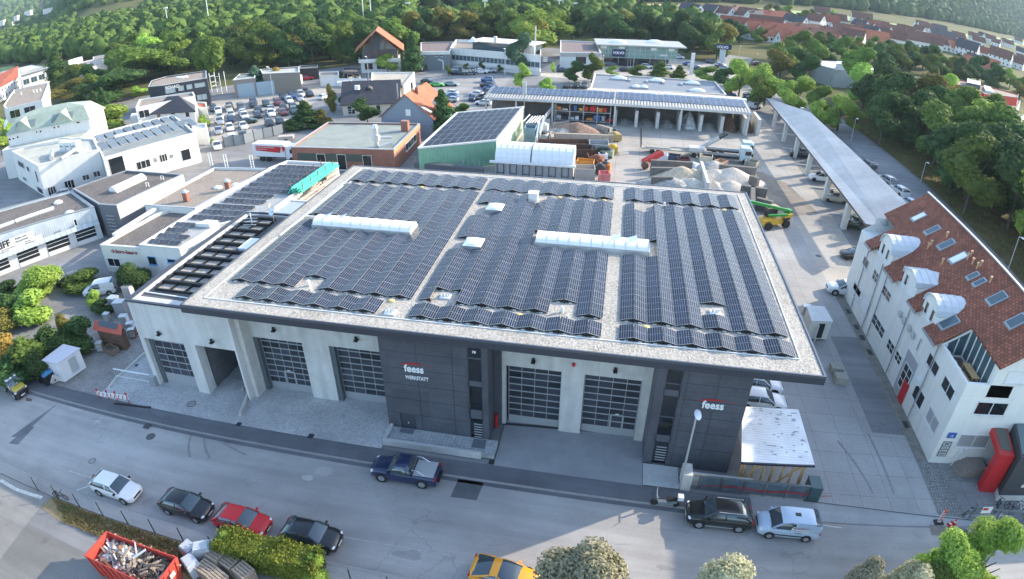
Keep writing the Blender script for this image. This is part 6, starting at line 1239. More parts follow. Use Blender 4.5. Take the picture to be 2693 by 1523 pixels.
for i,(t,x0,y0,x1,y1,w_)in enumerate((('m4',1460,780,1600,720,.9),('m4',1590,915,1730,840,.9),('m4',1715,1055,1870,975,1.0),('m4',1825,1190,1990,1100,1.0),('m4',1990,1345,2105,1290,.7),('m4',2050,1410,2170,1350,.7),('l4',1720,420,1910,340,1.1),('l4',2180,190,2375,110,1.1),('l4',2370,420,2560,320,1.1))):
 def on_roof(px,py):
  v=ray(px,py);k=(8.35-CAMH-.68*28.5)/(v.z-.68*v.x);return Vector((v.x*k,v.y*k))
 a,b=on_roof(*q(t,x0,y0)),on_roof(*q(t,x1,y1));c=(a+b)/2;l_=abs(b.x-a.x)/2*.85+.1;hwy=w_*.55
 f=MB();Q=[(c.x-l_,c.y-hwy),(c.x+l_,c.y-hwy),(c.x+l_,c.y+hwy),(c.x-l_,c.y+hwy)];f.poly(slope(Q,.30))
 for k in range(4): p1,p2=Q[k],Q[(k+1)%4];f.poly([*slope([p1,p2],.1),*slope([p2,p1],.30)])
 sk=f.obj('roof_window',grey,hs);Q2=[(c.x-l_+.12,c.y-hwy+.12),(c.x+l_-.12,c.y-hwy+.12),(c.x+l_-.12,c.y+hwy-.12),(c.x-l_+.12,c.y+hwy-.12)];g2=MB();g2.poly(slope(Q2,.31));g2.obj('pane',lite if i in(0,3)else glassb,sk)
vb=mat('terracotta_vent',(.55,.33,.18),.7)
for x,y in((1800,940),(1620,1045),(1650,1020),(1755,1195),(2000,1150),(2030,1125),(2045,1195),(2090,1240),(2125,1220),(2215,1375)):
 v=on_roof(*q('m4',x,y));MB().cyl(v.x,v.y,zz(v.x),zz(v.x)+.65,.09,.09,8).cyl(v.x,v.y,zz(v.x)+.65,zz(v.x)+.8,.16,.14,8).obj('roof_vent',vb,hs)
for x,y in((1350,275),(1385,340),(1435,410),(1470,475)):
 a=onX(*q('l4',x,y),28.9);t=thing('satellite_dish','round grey dish on a bracket on the shaded white wall','satellite dish',(28.9,a[0],a[1]),R(-90),'wall dishes between the windows');d=MB();n=12
 for i in range(n): a0,a1=2*math.pi*i/n,2*math.pi*(i+1)/n;d.poly([(.38*math.cos(a0),.08,.38*math.sin(a0)),(.38*math.cos(a1),.08,.38*math.sin(a1)),(0,0,0)])
 d.beam((0,0,0),(0,.25,-.1),.06);local('dish',d.mesh('dish',mat('dish_grey',(.45,.48,.47),.5)),t)
tag(MB().box(28.75,29.14,44.0,44.8,3.5,4.1).obj('air_conditioner',whitem),'white air conditioner box on the shaded wall below the dishes','air conditioner')
dish(31.3,66.6,8.6,.75,'large pale satellite dish at the far corner of the white house',R(-30),mat('dish_grey',(.45,.48,.47),.5),pole=.9);dish(32.3,38.4,7.4,.55,'white satellite dish on the corner balcony',R(-60),whitem,pole=.8)
for(y,l)in((42.6,'white plastic chair in the back corner of the balcony'),(41.2,'white plastic chair by the balcony parapet'),(40.3,'third white plastic chair by the balcony parapet')):
 t=thing('plastic_chair',l,'chair',(29.9,y,7.41));MB().box(29.7,30.15,y-.22,y+.22,7.8,7.85).obj('seat',white,t);MB().box(29.66,29.72,y-.22,y+.22,7.86,8.3).obj('backrest',white,t)
 for dx in(.04,.4):
  for dy in(-.2,.2): MB().beam((29.7+dx,y+dy,7.41),(29.7+dx,y+dy,7.8),.04).obj('leg',white,t)
t=thing('wooden_table','light wooden slatted table on the corner balcony','table',(30.8,40.3,7.41));MB().box(30.45,31.2,39.2,41.4,8.1,8.16).obj('tabletop',wood,t)
for dx in(30.52,31.12):
 for y in(39.3,41.3): MB().beam((dx,y,7.41),(dx,y,8.1),.06).obj('leg',wood,t)
t=thing('wooden_bench','low wooden bench beside the balcony table','bench',(30.1,40,7.41));MB().box(30.1,30.35,39.0,40.6,7.8,7.85).obj('seat',wood,t)
for y in(39.1,40.5): MB().box(30.12,30.33,y-.03,y+.03,7.41,7.8).obj('leg',wood,t)
for k,(x,y)in enumerate(((785,250),(985,410),(1040,510),(1110,650),(1440,1340))): X_,Y_=G('l4',x+30,y);tag(MB().box(28.35,28.85,Y_-.45,Y_+.45,.02,.06).obj('window_well',dark),f'{ordn[k]} dark cellar window grate from the far end of the house apron','grate','cellar window grates')
st_=MB()
for i in range(5): st_.box(31.4+i*.3,34.3,36.3,37.85,0,.18*(i+1)-.02)if i==0 else st_.box(31.4+i*.3,34.3,36.3,37.85,.18*i-.019,.18*(i+1)-.02)
tag(st_.obj('entrance_steps',mat('brown_step',(.27,.23,.20),.9,var=.1)),'brown stone entrance steps below the red portal','steps')
# red portal and dark annexe
pt=thing('red_portal','bright red concrete portal frame before the dark annexe','portal',(34.5,36,0));MB().prism([(33.1,34.6),(34.7,34.4),(34.9,35.2),(33.3,35.5)],.0,3.6).obj('portal_leg',redp,pt)
MB().prism([(33.1,34.6),(34.7,34.4),(35.6,38.3),(33.9,38.6)],3.61,4.2).obj('portal_top',redp,pt);MB().prism([(33.5,35.2),(34.6,35.0),(35.3,37.8),(34.1,38.0)],4.201,4.24).obj('roof_felt',mat('moss_roof',(.13,.12,.10),.9),pt)
an=thing('dark_annexe','dark anthracite annexe with a pale plinth behind the red portal','building',(40,33,0));MB().prism([(34.6,33.6),(46,33.2),(46,37.8),(35.9,37.8)],.55,4.8).obj('wall',mat('anthracite_render',(.05,.055,.06),.7),an);MB().prism([(34.5,33.5),(46,33.1),(46,37.85),(35.8,37.85)],0,.549).obj('plinth',concl,an)
MB().prism([(34.9,34.0),(46,33.6),(46,37.7),(36.1,37.7)],4.801,4.86).obj('roof',mat('teal_roof',(.12,.17,.18),.4),an)
t_=text('66','house_number',.55,(36.4,33.42,1.6),(R(90),0,R(-2)),white,an,ext=.01,bold=.02)
# ================================================================ VEHICLES
PAINT={}
def paint(nm,c,metal=.0):
 if nm not in PAINT: PAINT[nm]=mat(nm+'_paint',c,.28,metal=metal,coat=.6,spec=.5)
 return PAINT[nm]
COL=dict(white=((.74,.75,.76),0),black=((.012,.012,.014),0),red=((.55,.015,.02),0),navy=((.01,.02,.07),0),silver=((.45,.47,.5),.5),grey=((.13,.14,.15),.3),blue=((.03,.10,.30),0),orange=((.80,.34,.02),0),green=((.08,.45,.06),0),skyblue=((.42,.53,.66),0),teal=((.25,.33,.35),.3),maroon=((.16,.02,.025),0),dgreen=((.02,.05,.035),0),yellow=((.55,.42,.06),0),beige=((.45,.40,.32),0))
def PT(c): return paint(c,*COL[c])
KIND={
 'hatch': dict(w=.9,body=[(2.13,.62,.55),(2.05,.72,.74),(1.75,.84,.86),(1.0,.95,.9),(.6,.99,.9),(-1.6,1.02,.9),(-1.95,1.0,.86),(-2.1,.92,.78),(-2.15,.6,.72)],top=[(1.0,.98),(.22,1.42),(-.35,1.47),(-1.35,1.42),(-1.98,1.04)],roof=(.18,-1.42),wh=(1.32,-1.28),r=.33),
 'wagon': dict(w=.91,body=[(2.25,.62,.55),(2.18,.72,.76),(1.85,.84,.87),(1.05,.95,.91),(.6,1.0,.91),(-1.9,1.03,.91),(-2.2,1.0,.86),(-2.3,.9,.8),(-2.33,.6,.74)],top=[(1.05,.98),(.28,1.42),(-.35,1.48),(-1.75,1.43),(-2.22,1.05)],roof=(.24,-1.82),wh=(1.38,-1.32),r=.34),
 'suv': dict(w=.95,body=[(2.3,.7,.6),(2.22,.85,.8),(1.9,.98,.91),(1.1,1.07,.95),(.65,1.1,.95),(-1.9,1.13,.95),(-2.2,1.1,.9),(-2.32,1.0,.82),(-2.35,.65,.78)],top=[(1.1,1.08),(.38,1.6),(-.3,1.67),(-1.7,1.62),(-2.22,1.15)],roof=(.33,-1.78),wh=(1.42,-1.42),r=.38),
 'coupe': dict(w=.93,body=[(2.28,.55,.6),(2.2,.66,.8),(1.9,.78,.9),(1.1,.9,.93),(.6,.94,.92),(-1.4,.97,.93),(-1.95,.99,.9),(-2.2,.93,.82),(-2.28,.55,.74)],top=[(1.0,.92),(.1,1.30),(-.45,1.35),(-1.1,1.27),(-2.0,1.0)],roof=(-.3,-.85),wh=(1.4,-1.35),r=.35),
 'van': dict(w=.9,body=[(2.2,.65,.6),(2.12,.85,.8),(1.8,.98,.87),(1.3,1.08,.9),(.6,1.1,.9),(-1.9,1.12,.9),(-2.15,1.12,.88),(-2.2,1.0,.86),(-2.22,.6,.84)],top=[(1.35,1.08),(.72,1.68),(.1,1.82),(-2.0,1.80),(-2.19,1.6)],roof=(.68,-2.12),wh=(1.35,-1.33),r=.32),
 'jeep': dict(w=.85,body=[(2.0,.8,.7),(1.95,1.0,.78),(1.2,1.08,.82),(.7,1.1,.84),(-1.9,1.1,.85),(-1.98,1.0,.83),(-2.0,.6,.8)],top=[(.75,1.08),(.5,1.72),(-1.9,1.75),(-1.97,1.1)],roof=(.6,-1.98),wh=(1.2,-1.2),r=.4),
}
CM_={}
def car_meshes(kind,col):
 if(kind,col)in CM_: return CM_[(kind,col)]
 K=KIND[kind];w0=K['w'];p=PT(col);D={}
 mb=MB();rows=[]
 for(x,zt,hw)in K['body']:
  zb=.22 if abs(x)<2.1 else .3;half=[(0,zt+.035),(hw*.55,zt+.03),(hw*.88,zt-.02),(hw*.985,zt-.13),(hw,zt*.62+.1),(hw*.97,zb+.1),(hw*.9,zb)]
  rows.append([(x,y,z)for y,z in half]+[(x,-y,z)for y,z in half[:0:-1]])
 n=len(rows[0])
 for r in rows: mb.v+=r
 for i in range(len(rows)-1):
  for j in range(n): a,b=i*n+j,i*n+(j+1)%n;mb.f.append((a,b,b+n,a+n));mb.m.append(0)
 mb.f.append(tuple(range(n))[::-1]);mb.f.append(tuple((len(rows)-1)*n+k for k in range(n)));mb.m+=[0,0]
 D['body']=mb.mesh('car_body',p,True)
 gm_=MB();rows=[];belt=K['top'][0][1]-.02
 for(x,zt)in K['top']:
  k=(zt-belt)/(K['top'][2][1]-belt);hb=w0*.93;ht=w0*(.93-.17*k)if kind not in('van','jeep')else w0*(.95-.07*k)
  rows.append([(x,hb,belt-.03),(x,ht,zt-.05*k),(x,ht*.82,zt+.0),(x,0,zt+.025*k),(x,-ht*.82,zt),(x,-ht,zt-.05*k),(x,-hb,belt-.03)])
 n=7
 for r in rows: gm_.v+=r
 for i in range(len(rows)-1):
  for j in range(n-1): a=i*n+j;gm_.f.append((a,a+1,a+n+1,a+n));gm_.m.append(0)
 D['glass']=gm_.mesh('car_glass',cglass,True)
 # painted roof skin and pillars
 rf_=MB();x1,x0=K['roof']
 def at(x):
  T=K['top']
  for(xa,za),(xb,zb)in zip(T,T[1:]):
   if xb<=x<=xa: t=(xa-x)/(xa-xb);return za+(zb-za)*t
  return T[-1][1]
 xs=[x1+(x0-x1)*i/6 for i in range(7)];R_=[]
 for x in xs:
  zt=at(x);k=(zt-belt)/(K['top'][2][1]-belt);ht=w0*(.93-.17*k)if kind not in('van','jeep')else w0*(.95-.07*k)
  R_.append([(x,ht+.012,zt-.09),(x,ht*.97,zt-.02),(x,ht*.82,zt+.02),(x,0,zt+.05*k),(x,-ht*.82,zt+.02),(x,-ht*.97,zt-.02),(x,-ht-.012,zt-.09)])
 for r in R_: rf_.v+=r
 for i in range(6):
  for j in range(6): a=i*7+j;rf_.f.append((a,a+1,a+8,a+7));rf_.m.append(0)
 for s in(1,-1):
  T=K['top'];hb=w0*.93
  ht=lambda x:(w0*(.93-.17*((at(x)-belt)/(T[2][1]-belt)))if kind not in('van','jeep')else w0*(.95-.07*((at(x)-belt)/(T[2][1]-belt))))
  rf_.beam((T[0][0],s*hb,belt),(x1,s*(ht(x1)-.0),at(x1)-.05),.07);rf_.beam((T[-1][0],s*hb,belt),(x0,s*ht(x0),at(x0)-.05),.11);xm=-.35 if kind != 'pick' else-.2
  rf_.beam((xm,s*(hb+.0),belt-.02),(xm,s*ht(xm),at(xm)-.05),.07,.06);rf_.beam((T[0][0],s*(hb+.005),belt),(T[-1][0],s*(hb+.005),belt),.05)
  if kind=='van':
   rf_.poly([(-.35,s*(hb+.01),belt-.05),(-2.15,s*(hb+.01),belt-.05),(-2.12,s*(ht(-2)+.012),at(-2)-.08),(-.35,s*(ht(-.35)+.012),at(-.35)-.08)][::s]);
 if kind=='van': rf_.poly([(-2.215,-.8,1.1),(-2.215,.8,1.1),(-2.13,.72,1.74),(-2.13,-.72,1.74)][::-1])
 D['roof']=rf_.mesh('car_roof',p,True)
 r=K['r'];wm_=MB();wm_.beam((0,-.11,0),(0,.11,0),2*r,None,0,14);D['tyre']=wm_.mesh('tyre',rubber)
 rm_=MB();rm_.beam((0,-.118,0),(0,.118,0),1.25*r,None,0,10);D['rim']=rm_.mesh('rim',rimm if kind != 'jeep' else lgrey)
 hl=MB();hl.ball((0,0,0),1,8,5,sc=(.14,.2,.09));D['headlight']=hl.mesh('headlight',mat('headlight_glass',(.7,.73,.75),.1))
 tl_=MB().box(-.05,.05,-.16,.16,-.08,.09);D['taillight']=tl_.mesh('taillight',mat('taillight_red',(.4,.01,.012),.25))
 D['plate']=MB().box(-.012,.012,-.26,.26,-.06,.06).mesh('plate',white);D['mirror']=MB().box(-.07,.07,-.1,.1,-.06,.07).mesh('mirror',p if col != 'white' else black)
 D['grille']=MB().box(-.03,.03,-.42,.42,-.07,.07).mesh('grille',black);D['arch']=MB().beam((0,-.01,0),(0,.01,0),2*r+.14,None,0,14).mesh('arch',black)
 CM_[(kind,col)]=D;return D
def car(kind,col,x,y,deg,label,lite_=False,name='parked_car',group='parked cars',cat='car',z=0.02,roofcol=None):
 D=car_meshes(kind,col);K=KIND[kind];t=thing(name,label,cat,(x,y,z),R(deg),group)
 local('body',D['body'],t);local('window_glass',D['glass'],t);local('roof',(car_meshes(kind,roofcol)if roofcol else D)['roof'],t)
 for wx in K['wh']:
  for s in(1,-1):
   hw=K['w']-.07;o=local('wheel',D['tyre'],t,(wx,s*(K['w']-.10),K['r']))
   if not lite_: local('rim',D['rim'],o,(0,s*.012,0));local('wheel_arch',D['arch'],t,(wx,s*(K['w']-.004),K['r']+.03))
 if lite_: return t
 xf,zf,_=K['body'][1];xb,zb,_=K['body'][-2]
 for s in(1,-1): local('headlight',D['headlight'],t,(xf-.10,s*(K['body'][1][2]-.13),zf-.05));local('taillight',D['taillight'],t,(xb-.0,s*(K['body'][-2][2]-.14),zb-.08));local('mirror',D['mirror'],t,(K['top'][0][0]-.25,s*(K['w']+.09),K['top'][0][1]+.05))
 local('grille',D['grille'],t,(xf+.07,0,zf-.14));local('number_plate',D['plate'],t,(K['body'][0][0]+.02,0,.45));local('number_plate',D['plate'],t,(K['body'][-1][0]-.02,0,.62));return t
gS='cars along the street'
car('wagon','white',-35.45,22.75,-1,'white estate car with black roof rails at the near kerb',group=gS)
def mid(t,a,b,dy=.9): p,q_=G(t,*a),G(t,*b);return((p[0]+q_[0])/2,(p[1]+q_[1])/2+dy)
x,y=mid('b1',(1610,850),(1890,920));car('hatch','black',x,y,-1,'black compact car parked between the white estate and the red hatchback',group=gS)
px_,py_=G('b1',2420,900,.9);car('hatch','red',-23.6,22.8,-1,'red hatchback parked behind the clipped hedge',group=gS)
x,y=G('b2',560,1050,.8);car('hatch','black',x,22.9,-1,'glossy black hatchback nearest the open road beside the hedge end',group=gS)
x,y=mid('b3',(1880,975),(2250,1015),.95);c_=car('suv','black',x,y,180,'black sport utility car with silver roof rails by the sliding gate',group=gS)
for s in(1,-1): local('roof_rail',MB().beam((.2,0,0),(-1.7,0,0),.04).mesh('rail',lgrey),c_,(0,s*.68,1.68));local('side_trim',MB().beam((1.0,0,0),(-1.0,0,0),.05).mesh('trim',lgrey),c_,(0,s*.96,.42))
x,y=mid('b4',(75,1060),(470,1115),.9);c_=car('van','skyblue',x,y,179,'light blue delivery van with white company lettering on its side',name='delivery_van',cat='van',group=gS)
o=text('feess','lettering',.82,(x+.0,y-.905,.98),(R(90),0,R(-1)),white,c_,ext=.004,bold=.022);o.scale=(.8,1,1);o=text('ERDBAU','lettering',.13,(x+.38,y-.912,.86),(R(90),0,R(-1)),black,c_,ext=.004);sw_=MB();sw_.poly([(x+.1,y-.908,1.34),(x+1.2,y-.908,1.50),(x+1.35,y-.908,1.5),(x+.6,y-.908,1.36)]);sw_.obj('swoosh',redp,c_)
local('roof_hatch',MB().box(-.2,.2,-.14,.14,0,.05).mesh('hatch',black),c_,(-.5,0,1.84));local('side_trim',MB().beam((1,0,0),(-1,0,0),.06).mesh('trim',black),c_,(0,.91,.55));local('side_trim',MB().beam((1,0,0),(-1,0,0),.06).mesh('trim',black),c_,(0,-.91,.55))
cx_,cy_=G('b2',2430,1390,1.0);c_=car('coupe','orange',cx_,cy_,-6,'yellow-orange coupe with a black glass roof cut by the lower picture edge',group=gS)
c_=car('jeep','black',*G('l1',130,960,.8),-14,'black off-road car with a yellow bonnet and white roof at the left edge',roofcol='white',group=gS);local('bonnet',MB().box(.75,1.96,-.72,.72,1.08,1.13).mesh('bonnet',PT('yellow')),c_)
# pickup
PK=dict(w=.93,body=[(2.62,.75,.6),(2.55,.95,.8),(2.2,1.08,.9),(1.4,1.14,.93),(.9,1.15,.93),(-.55,1.15,.93),(-.56,1.13,.93),(-2.5,1.13,.93),(-2.62,1.1,.9),(-2.65,.6,.88)],top=[(1.25,1.12),(.62,1.72),(.0,1.8),(-.5,1.76),(-.78,1.15)],roof=(.58,-.55),wh=(1.68,-1.54),r=.42);KIND['pickup']=PK
pk=car('pickup','navy',-13.6,29.95,180,'dark blue double cab pickup with a silver bed cover and chrome styling bars',name='pickup_truck',cat='pickup',group=gS)
local('bed_cover',MB().box(-2.45,-.85,-.78,.78,1.165,1.23).mesh('bed_cover',lgrey),pk)
for s in(1,-1): local('styling_bar',MB().beam((-.8,0,1.62),(-1.15,0,1.6),.08,n=6).beam((-1.15,0,1.6),(-1.75,0,1.2),.08,n=6).mesh('bar',mat('chrome',(.7,.72,.75),.12,metal=1)),pk,(0,s*.72,0))
local('styling_bar',MB().beam((-.82,-.72,1.64),(-.82,.72,1.64),.08,n=6).mesh('bar',mat('chrome',(.7,.72,.75),.12,metal=1)),pk);local('tow_bar',MB().box(-2.85,-2.6,-.5,.5,.5,.75).mesh('tow_bar',black),pk)
# cars near the workshop and house
car('suv','white',*G('l4',40,1060,1.2),0,'white sport utility car beside the timber shelter',group='cars in the drive');car('suv','white',*G('l4',10,900,1.2),0,'white car half hidden under the roof overhang',group='cars in the drive');
car('suv','white',*G('m4',850,1380,1.2),178,'white sport utility car against the white house wall',group='cars in the drive');car('van','white',*G('m1',950,1385,1.2),207,'white estate van parked on the side lane below the terrace building',name='parked_van',cat='van',group=None)
car('hatch','grey',*G('m1',665,1310,.8),210,'silver-grey car half hidden behind the bushes before the tyre workshop',lite_=True);car('suv','white',*G('m1',1450,245,1.2),205,'white sport utility car before the white solar hall',lite_=True)
car('wagon','silver',*G('m1',590,500,.8),205,'dark car standing in the showroom entrance',lite_=True)
# customer parking behind
cols='white white black grey silver black white grey navy teal'.split()
T5=[(215,725,'grey',0),(305,765,'white',0),(520,690,'black',0),(505,735,'beige',0),(735,710,'grey',0),(960,600,'navy',0),(960,660,'black',0),(1195,640,'dgreen',0),(1410,620,'maroon',0),(1515,520,'navy',0),(1620,575,'white',0),(1680,495,'blue',0),(1840,465,'white',0),(1820,535,'silver',0),(2005,460,'black',0),
 (330,880,'white',0),(330,970,'silver',0),(540,840,'white',0),(540,930,'navy',0),(760,810,'white',0),(790,870,'white',0),(1045,755,'black',0),(1040,850,'black',0),(1290,740,'silver',0),(1280,820,'white',0),(1515,710,'black',0),(1510,800,'maroon',0),(1705,695,'black',0),(1715,770,'grey',0),
 (310,1140,'silver',0),(515,1080,'white',0),(770,1050,'white',0),(1260,1010,'black',0),(1455,970,'black',0),(770,1230,'black',0),(285,1420,'white',0)]
nm_={'white':'white','black':'black','grey':'dark grey','silver':'silver','navy':'dark blue','blue':'blue','teal':'teal','maroon':'dark red','dgreen':'dark green','beige':'beige'}
cnt={}
rown=['back','second','third','middle','fourth','front','last']
for i,(x,y,c,_)in enumerate(T5):
 X_,Y_=G('t5',x,y,.8);k='suv hatch wagon hatch'.split()[i%4];cnt[c]=cnt.get(c,0)+1
 ctx='in the back parking row' if y<700 else 'in the middle parking rows' if y<1000 else 'in the front parking rows'
 hz='near the orange-roofed garage' if x<420 else 'left of the lot centre' if x<900 else 'below the lamp post' if x<1350 else 'beside the dark conifer' if x<1760 else 'at the far right end of the lot'
 car(k,c,X_,Y_,-50+rnd.uniform(-3,3),f'{nm_[c]} {"car" if k!="suv" else "tall car"} {ctx}, {hz}',True,group='cars in the sunny parking lot')
car('coupe','dgreen',*G('t5',870,955,.8),25,'long dark green saloon standing across the parking rows',True);car('van','white',*G('t5',560,1270,1.2),-50,'white delivery van in the front parking row',True,name='parked_van',cat='van',group=None)
car('wagon','navy',*G('t5',1835,375,.8),40,'dark blue estate driving along the lane behind the parking lot',True);car('hatch','red',*G('t5',1960,165,.8),30,'red car outside the flat garages',True);car('hatch','white',*G('t5',2280,510,.8),80,'pale car at the corner by the yellow conifer',True)
car('van','white',*G('o2',950,725,1.2),-62,'white van in the left bay of the black carport',True,name='parked_van',cat='van',group=None);car('suv','silver',*G('o2',1015,720,1.2),-62,'pale car in the right bay of the black carport',True)
for i,(t,x,y,c,k,a,l)in enumerate((('o2',1640,655,'black','van',-100,'dark van in front of the arched porch'),('o2',1695,770,'black','coupe',-8,'black saloon by the round clipped bushes'),('o2',1780,800,'green','coupe',5,'bright green sports car'),('o2',1920,795,'teal','coupe',-3,'teal grey sports car beside the green one'),
 ('o2',2265,760,'blue','jeep',170,'blue off-road car behind the open shed'),('o2',2265,810,'black','suv',170,'black tall car behind the open shed'),('o2',2290,835,'blue','hatch',172,'blue car near the shed corner'),('o2',2260,870,'navy','hatch',172,'dark car by the shed corner'),('o2',2250,905,'black','hatch',172,'black car by the shed corner'),('o2',2235,940,'black','wagon',172,'black estate close to the shed wall'),('o2',2225,975,'white','wagon',172,'white estate close to the shed wall'),('o2',2155,890,'white','hatch',165,'white small car on the pale yard'),('o2',2130,930,'navy','hatch',-95,'dark blue small car on the pale yard'),
 ('o2',1910,880,'white','hatch',175,'white car behind the spruce'),('o2',1915,910,'blue','hatch',175,'blue car behind the spruce'),('o2',1915,945,'silver','hatch',175,'silver car behind the spruce'),
 ('o2',1985,660,'silver','suv',10,'silver car parked before the white office'),('o2',1975,690,'navy','wagon',10,'dark blue car next to the dark banner'),('o2',2100,690,'white','hatch',10,'white car behind the banner'),('o2',2200,680,'white','suv',10,'white tall car under the small round trees'),('o2',2290,670,'silver','suv',5,'silver car by the small round trees'),
 ('o3',420,575,'white','van',90,'white van at the hedge beside the dealership'),('o3',585,635,'blue','hatch',0,'blue car before the workshop block'),('o3',585,665,'navy','hatch',0,'dark blue car before the workshop block'),('o3',620,810,'black','hatch',-92,'first black car in the shade of the street tree'),('o3',710,810,'black','hatch',-92,'second black car in the shade by the flat hall'),('o3',795,810,'grey','suv',-92,'grey car next to the flat hall'),
 ('o3',1035,610,'grey','suv',8,'dark car at the showroom glass'),('o3',1185,660,'black','coupe',8,'dark saloon before the showroom'),('o3',1390,632,'white','suv',0,'white tall car before the showroom'),('o3',1530,625,'silver','suv',-20,'silver car behind a young tree at the showroom'),('o3',1600,635,'white','wagon',-30,'white estate at the corner of the showroom'),('o3',1700,540,'white','hatch',-30,'white car beyond the showroom corner'),
 ('o3',1790,605,'blue','hatch',15,'blue car in the slanted row by the banner pole'),('o3',1835,620,'silver','hatch',15,'silver car in the slanted row'),('o3',1850,635,'teal','hatch',15,'teal car in the slanted row'),('o3',1880,650,'black','hatch',15,'black car in the slanted row'),('o3',2010,585,'grey','suv',-20,'dark tall car beside the pylon sign'),('o3',2090,615,'white','hatch',-25,'white car in the long row near the junction'),('o3',2110,635,'maroon','hatch',-25,'dark red car in the long row near the junction'),('o3',2140,650,'silver','hatch',-25,'silver car in the long row near the junction'),
 ('o3',2180,895,'blue','hatch',-5,'dark blue car beside the hall end'),('o3',2380,910,'grey','hatch',10,'grey car in the row by the bright trees'),('o3',2375,945,'blue','hatch',10,'blue car in the row by the bright trees'),('o3',2410,1010,'white','van',10,'white van at the shed end'),
 ('m4',1060,215,'grey','wagon',100,'dark estate alone along the side street'),('m4',1240,370,'silver','suv',103,'dark-roofed silver car on the side street'),('m4',1355,470,'white','suv',103,'white tall car on the side street'),('m4',1450,580,'skyblue','hatch',103,'pale blue car beside the tiled roof corner'),
 ('m4',610,345,'white','suv',175,'white car under the second carport bay'),('m4',750,540,'beige','van',170,'beige flatbed under the carport'),('m4',930,790,'dgreen','jeep',170,'dark green off-road car under the carport end'),('m4',400,120,'black','jeep',175,'black off-road car deep under the carport'),('m4',1060,850,'grey','van',100,'grey lettered van behind the white house'),('m4',940,1080,'black','hatch',178,'dark vehicle by the house corner'),
 ('t1',820,925,'silver','suv',15,'silver car on the distant road'),('t1',870,965,'navy','hatch',15,'dark blue car on the distant road'),('t1',1095,915,'silver','wagon',15,'silver estate on the distant road'),('t1',290,970,'grey','hatch',15,'grey car at the distant road edge'),('t4',2080,1175,'maroon','hatch',0,'dark red car on the far roundabout verge'))):
 car(k,c,*G(t,x,y,.8),a,l,True)
def truck(name,label,cat,x,y,deg,cab,body_fn,group=None):
 t=thing(name,label,cat,(x,y,.02),R(deg),group);Lm=lambda nm,mb,m,par=t,**k: local(nm,mb.mesh(nm,m),par,**k)
 Lm('cab',MB().prism([(2.3,-1.2),(4.3,-1.2),(4.45,-.9),(4.45,.9),(4.3,1.2),(2.3,1.2)],.6,2.9).prism([(2.3,-1.15),(4.1,-1.15),(4.1,1.15),(2.3,1.15)],2.9,3.15),cab);Lm('windscreen',MB().box(4.46,4.48,-1.05,1.05,1.75,2.75).box(3.2,4.2,-1.215,-1.205,1.8,2.6).box(3.2,4.2,1.205,1.215,1.8,2.6),glass);Lm('bumper',MB().box(4.3,4.6,-1.22,1.22,.35,.95),black)
 Lm('chassis',MB().box(-4.5,4.0,-.45,.45,.6,.95),dark)
 for x_ in(3.4,-1.6,-3.0):
  for s in(1,-1): Lm('wheel',MB().beam((0,-.16,0),(0,.16,0),1.05,None,0,14),rubber,loc=(x_,s*1.05,.52));
 for s in(1,-1): Lm('headlight',MB().box(4.56,4.64,s*.9-.2,s*.9+.2,.6,.82),mat('headlight_glass',(.7,.73,.75),.1));Lm('mirror',MB().box(4.1,4.25,s*1.35-.08,s*1.35+.08,1.8,2.6),black)
 body_fn(t,Lm);return t
def box_body(t,Lm): Lm('cargo_box',MB().box(-4.6,2.2,-1.25,1.25,1.0,3.5),whitem)
X_,Y_=G('m2',180,160,1.0);tk=truck('box_truck','white box truck with red slanted advertising on its side','truck',X_+1,Y_+1.6,1,whitem,box_body);A,B=(X_-3.6,Y_+.30),(X_+3.2,Y_+.30)
mb=MB();mb.poly([(X_-3.4,Y_+.28,2.2),(X_+2.2,Y_+.28,1.9),(X_+2.6,Y_+.28,3.1),(X_-3.4,Y_+.28,3.2)]);mb.poly([(X_+2.8,Y_+.28,2.0),(X_+3.4,Y_+.28,2.6),(X_+3.3,Y_+.28,3.2),(X_+2.75,Y_+.28,3.1)]);mb.obj('advert_panel',redp,tk);text('UNSER NEUFAHRZEUG','lettering',.42,(X_-3.2,Y_+.26,2.75),(R(90),0,0),white,tk,ext=.004);text('GEBRAUCHTWAGEN','lettering',.28,(X_-3.2,Y_+.26,2.38),(R(90),0,0),white,tk,ext=.004)
def hook_body(t,Lm):
 Lm('subframe',MB().box(-4.6,2.0,-.5,-.3,.96,1.2).box(-4.6,2.0,.3,.5,.96,1.2),grey);
 for s in(1,-1): Lm('lift_arm',MB().beam((-5.6,s*.6,1.0),(-1.6,s*.6,3.9),.35,.45),lgrey)
 Lm('arm_pad',MB().beam((-2.4,-.7,3.4),(-.9,-.7,4.5),.4).beam((-2.4,.6,3.4),(-1.2,.6,4.3),.35),dark)
X_,Y_=G('t7',1500,400,1.0);truck('hook_lift_truck','white and teal skip loader truck with raised arms in the yard','truck',X_-1.5,Y_+.6,-3,mat('truck_teal',(.45,.56,.58),.4),hook_body)
X_,Y_=G('t7',1600,500,1.0);truck('tipper_truck','second white and teal truck standing in front of the skip loader','truck',X_-3.2,Y_+.6,-3,mat('truck_teal',(.45,.56,.58),.4),lambda t,Lm: Lm('subframe',MB().box(-4.6,2.0,-.9,.9,.96,1.3),dark))
X_,Y_=G('t7',560,400,.5);tr=thing('flat_trailer','long low flatbed trailer with upright front ramp','trailer',(X_,Y_,0),R(-3));loc_=lambda nm,mb,m: local(nm,mb.mesh(nm,m),tr)
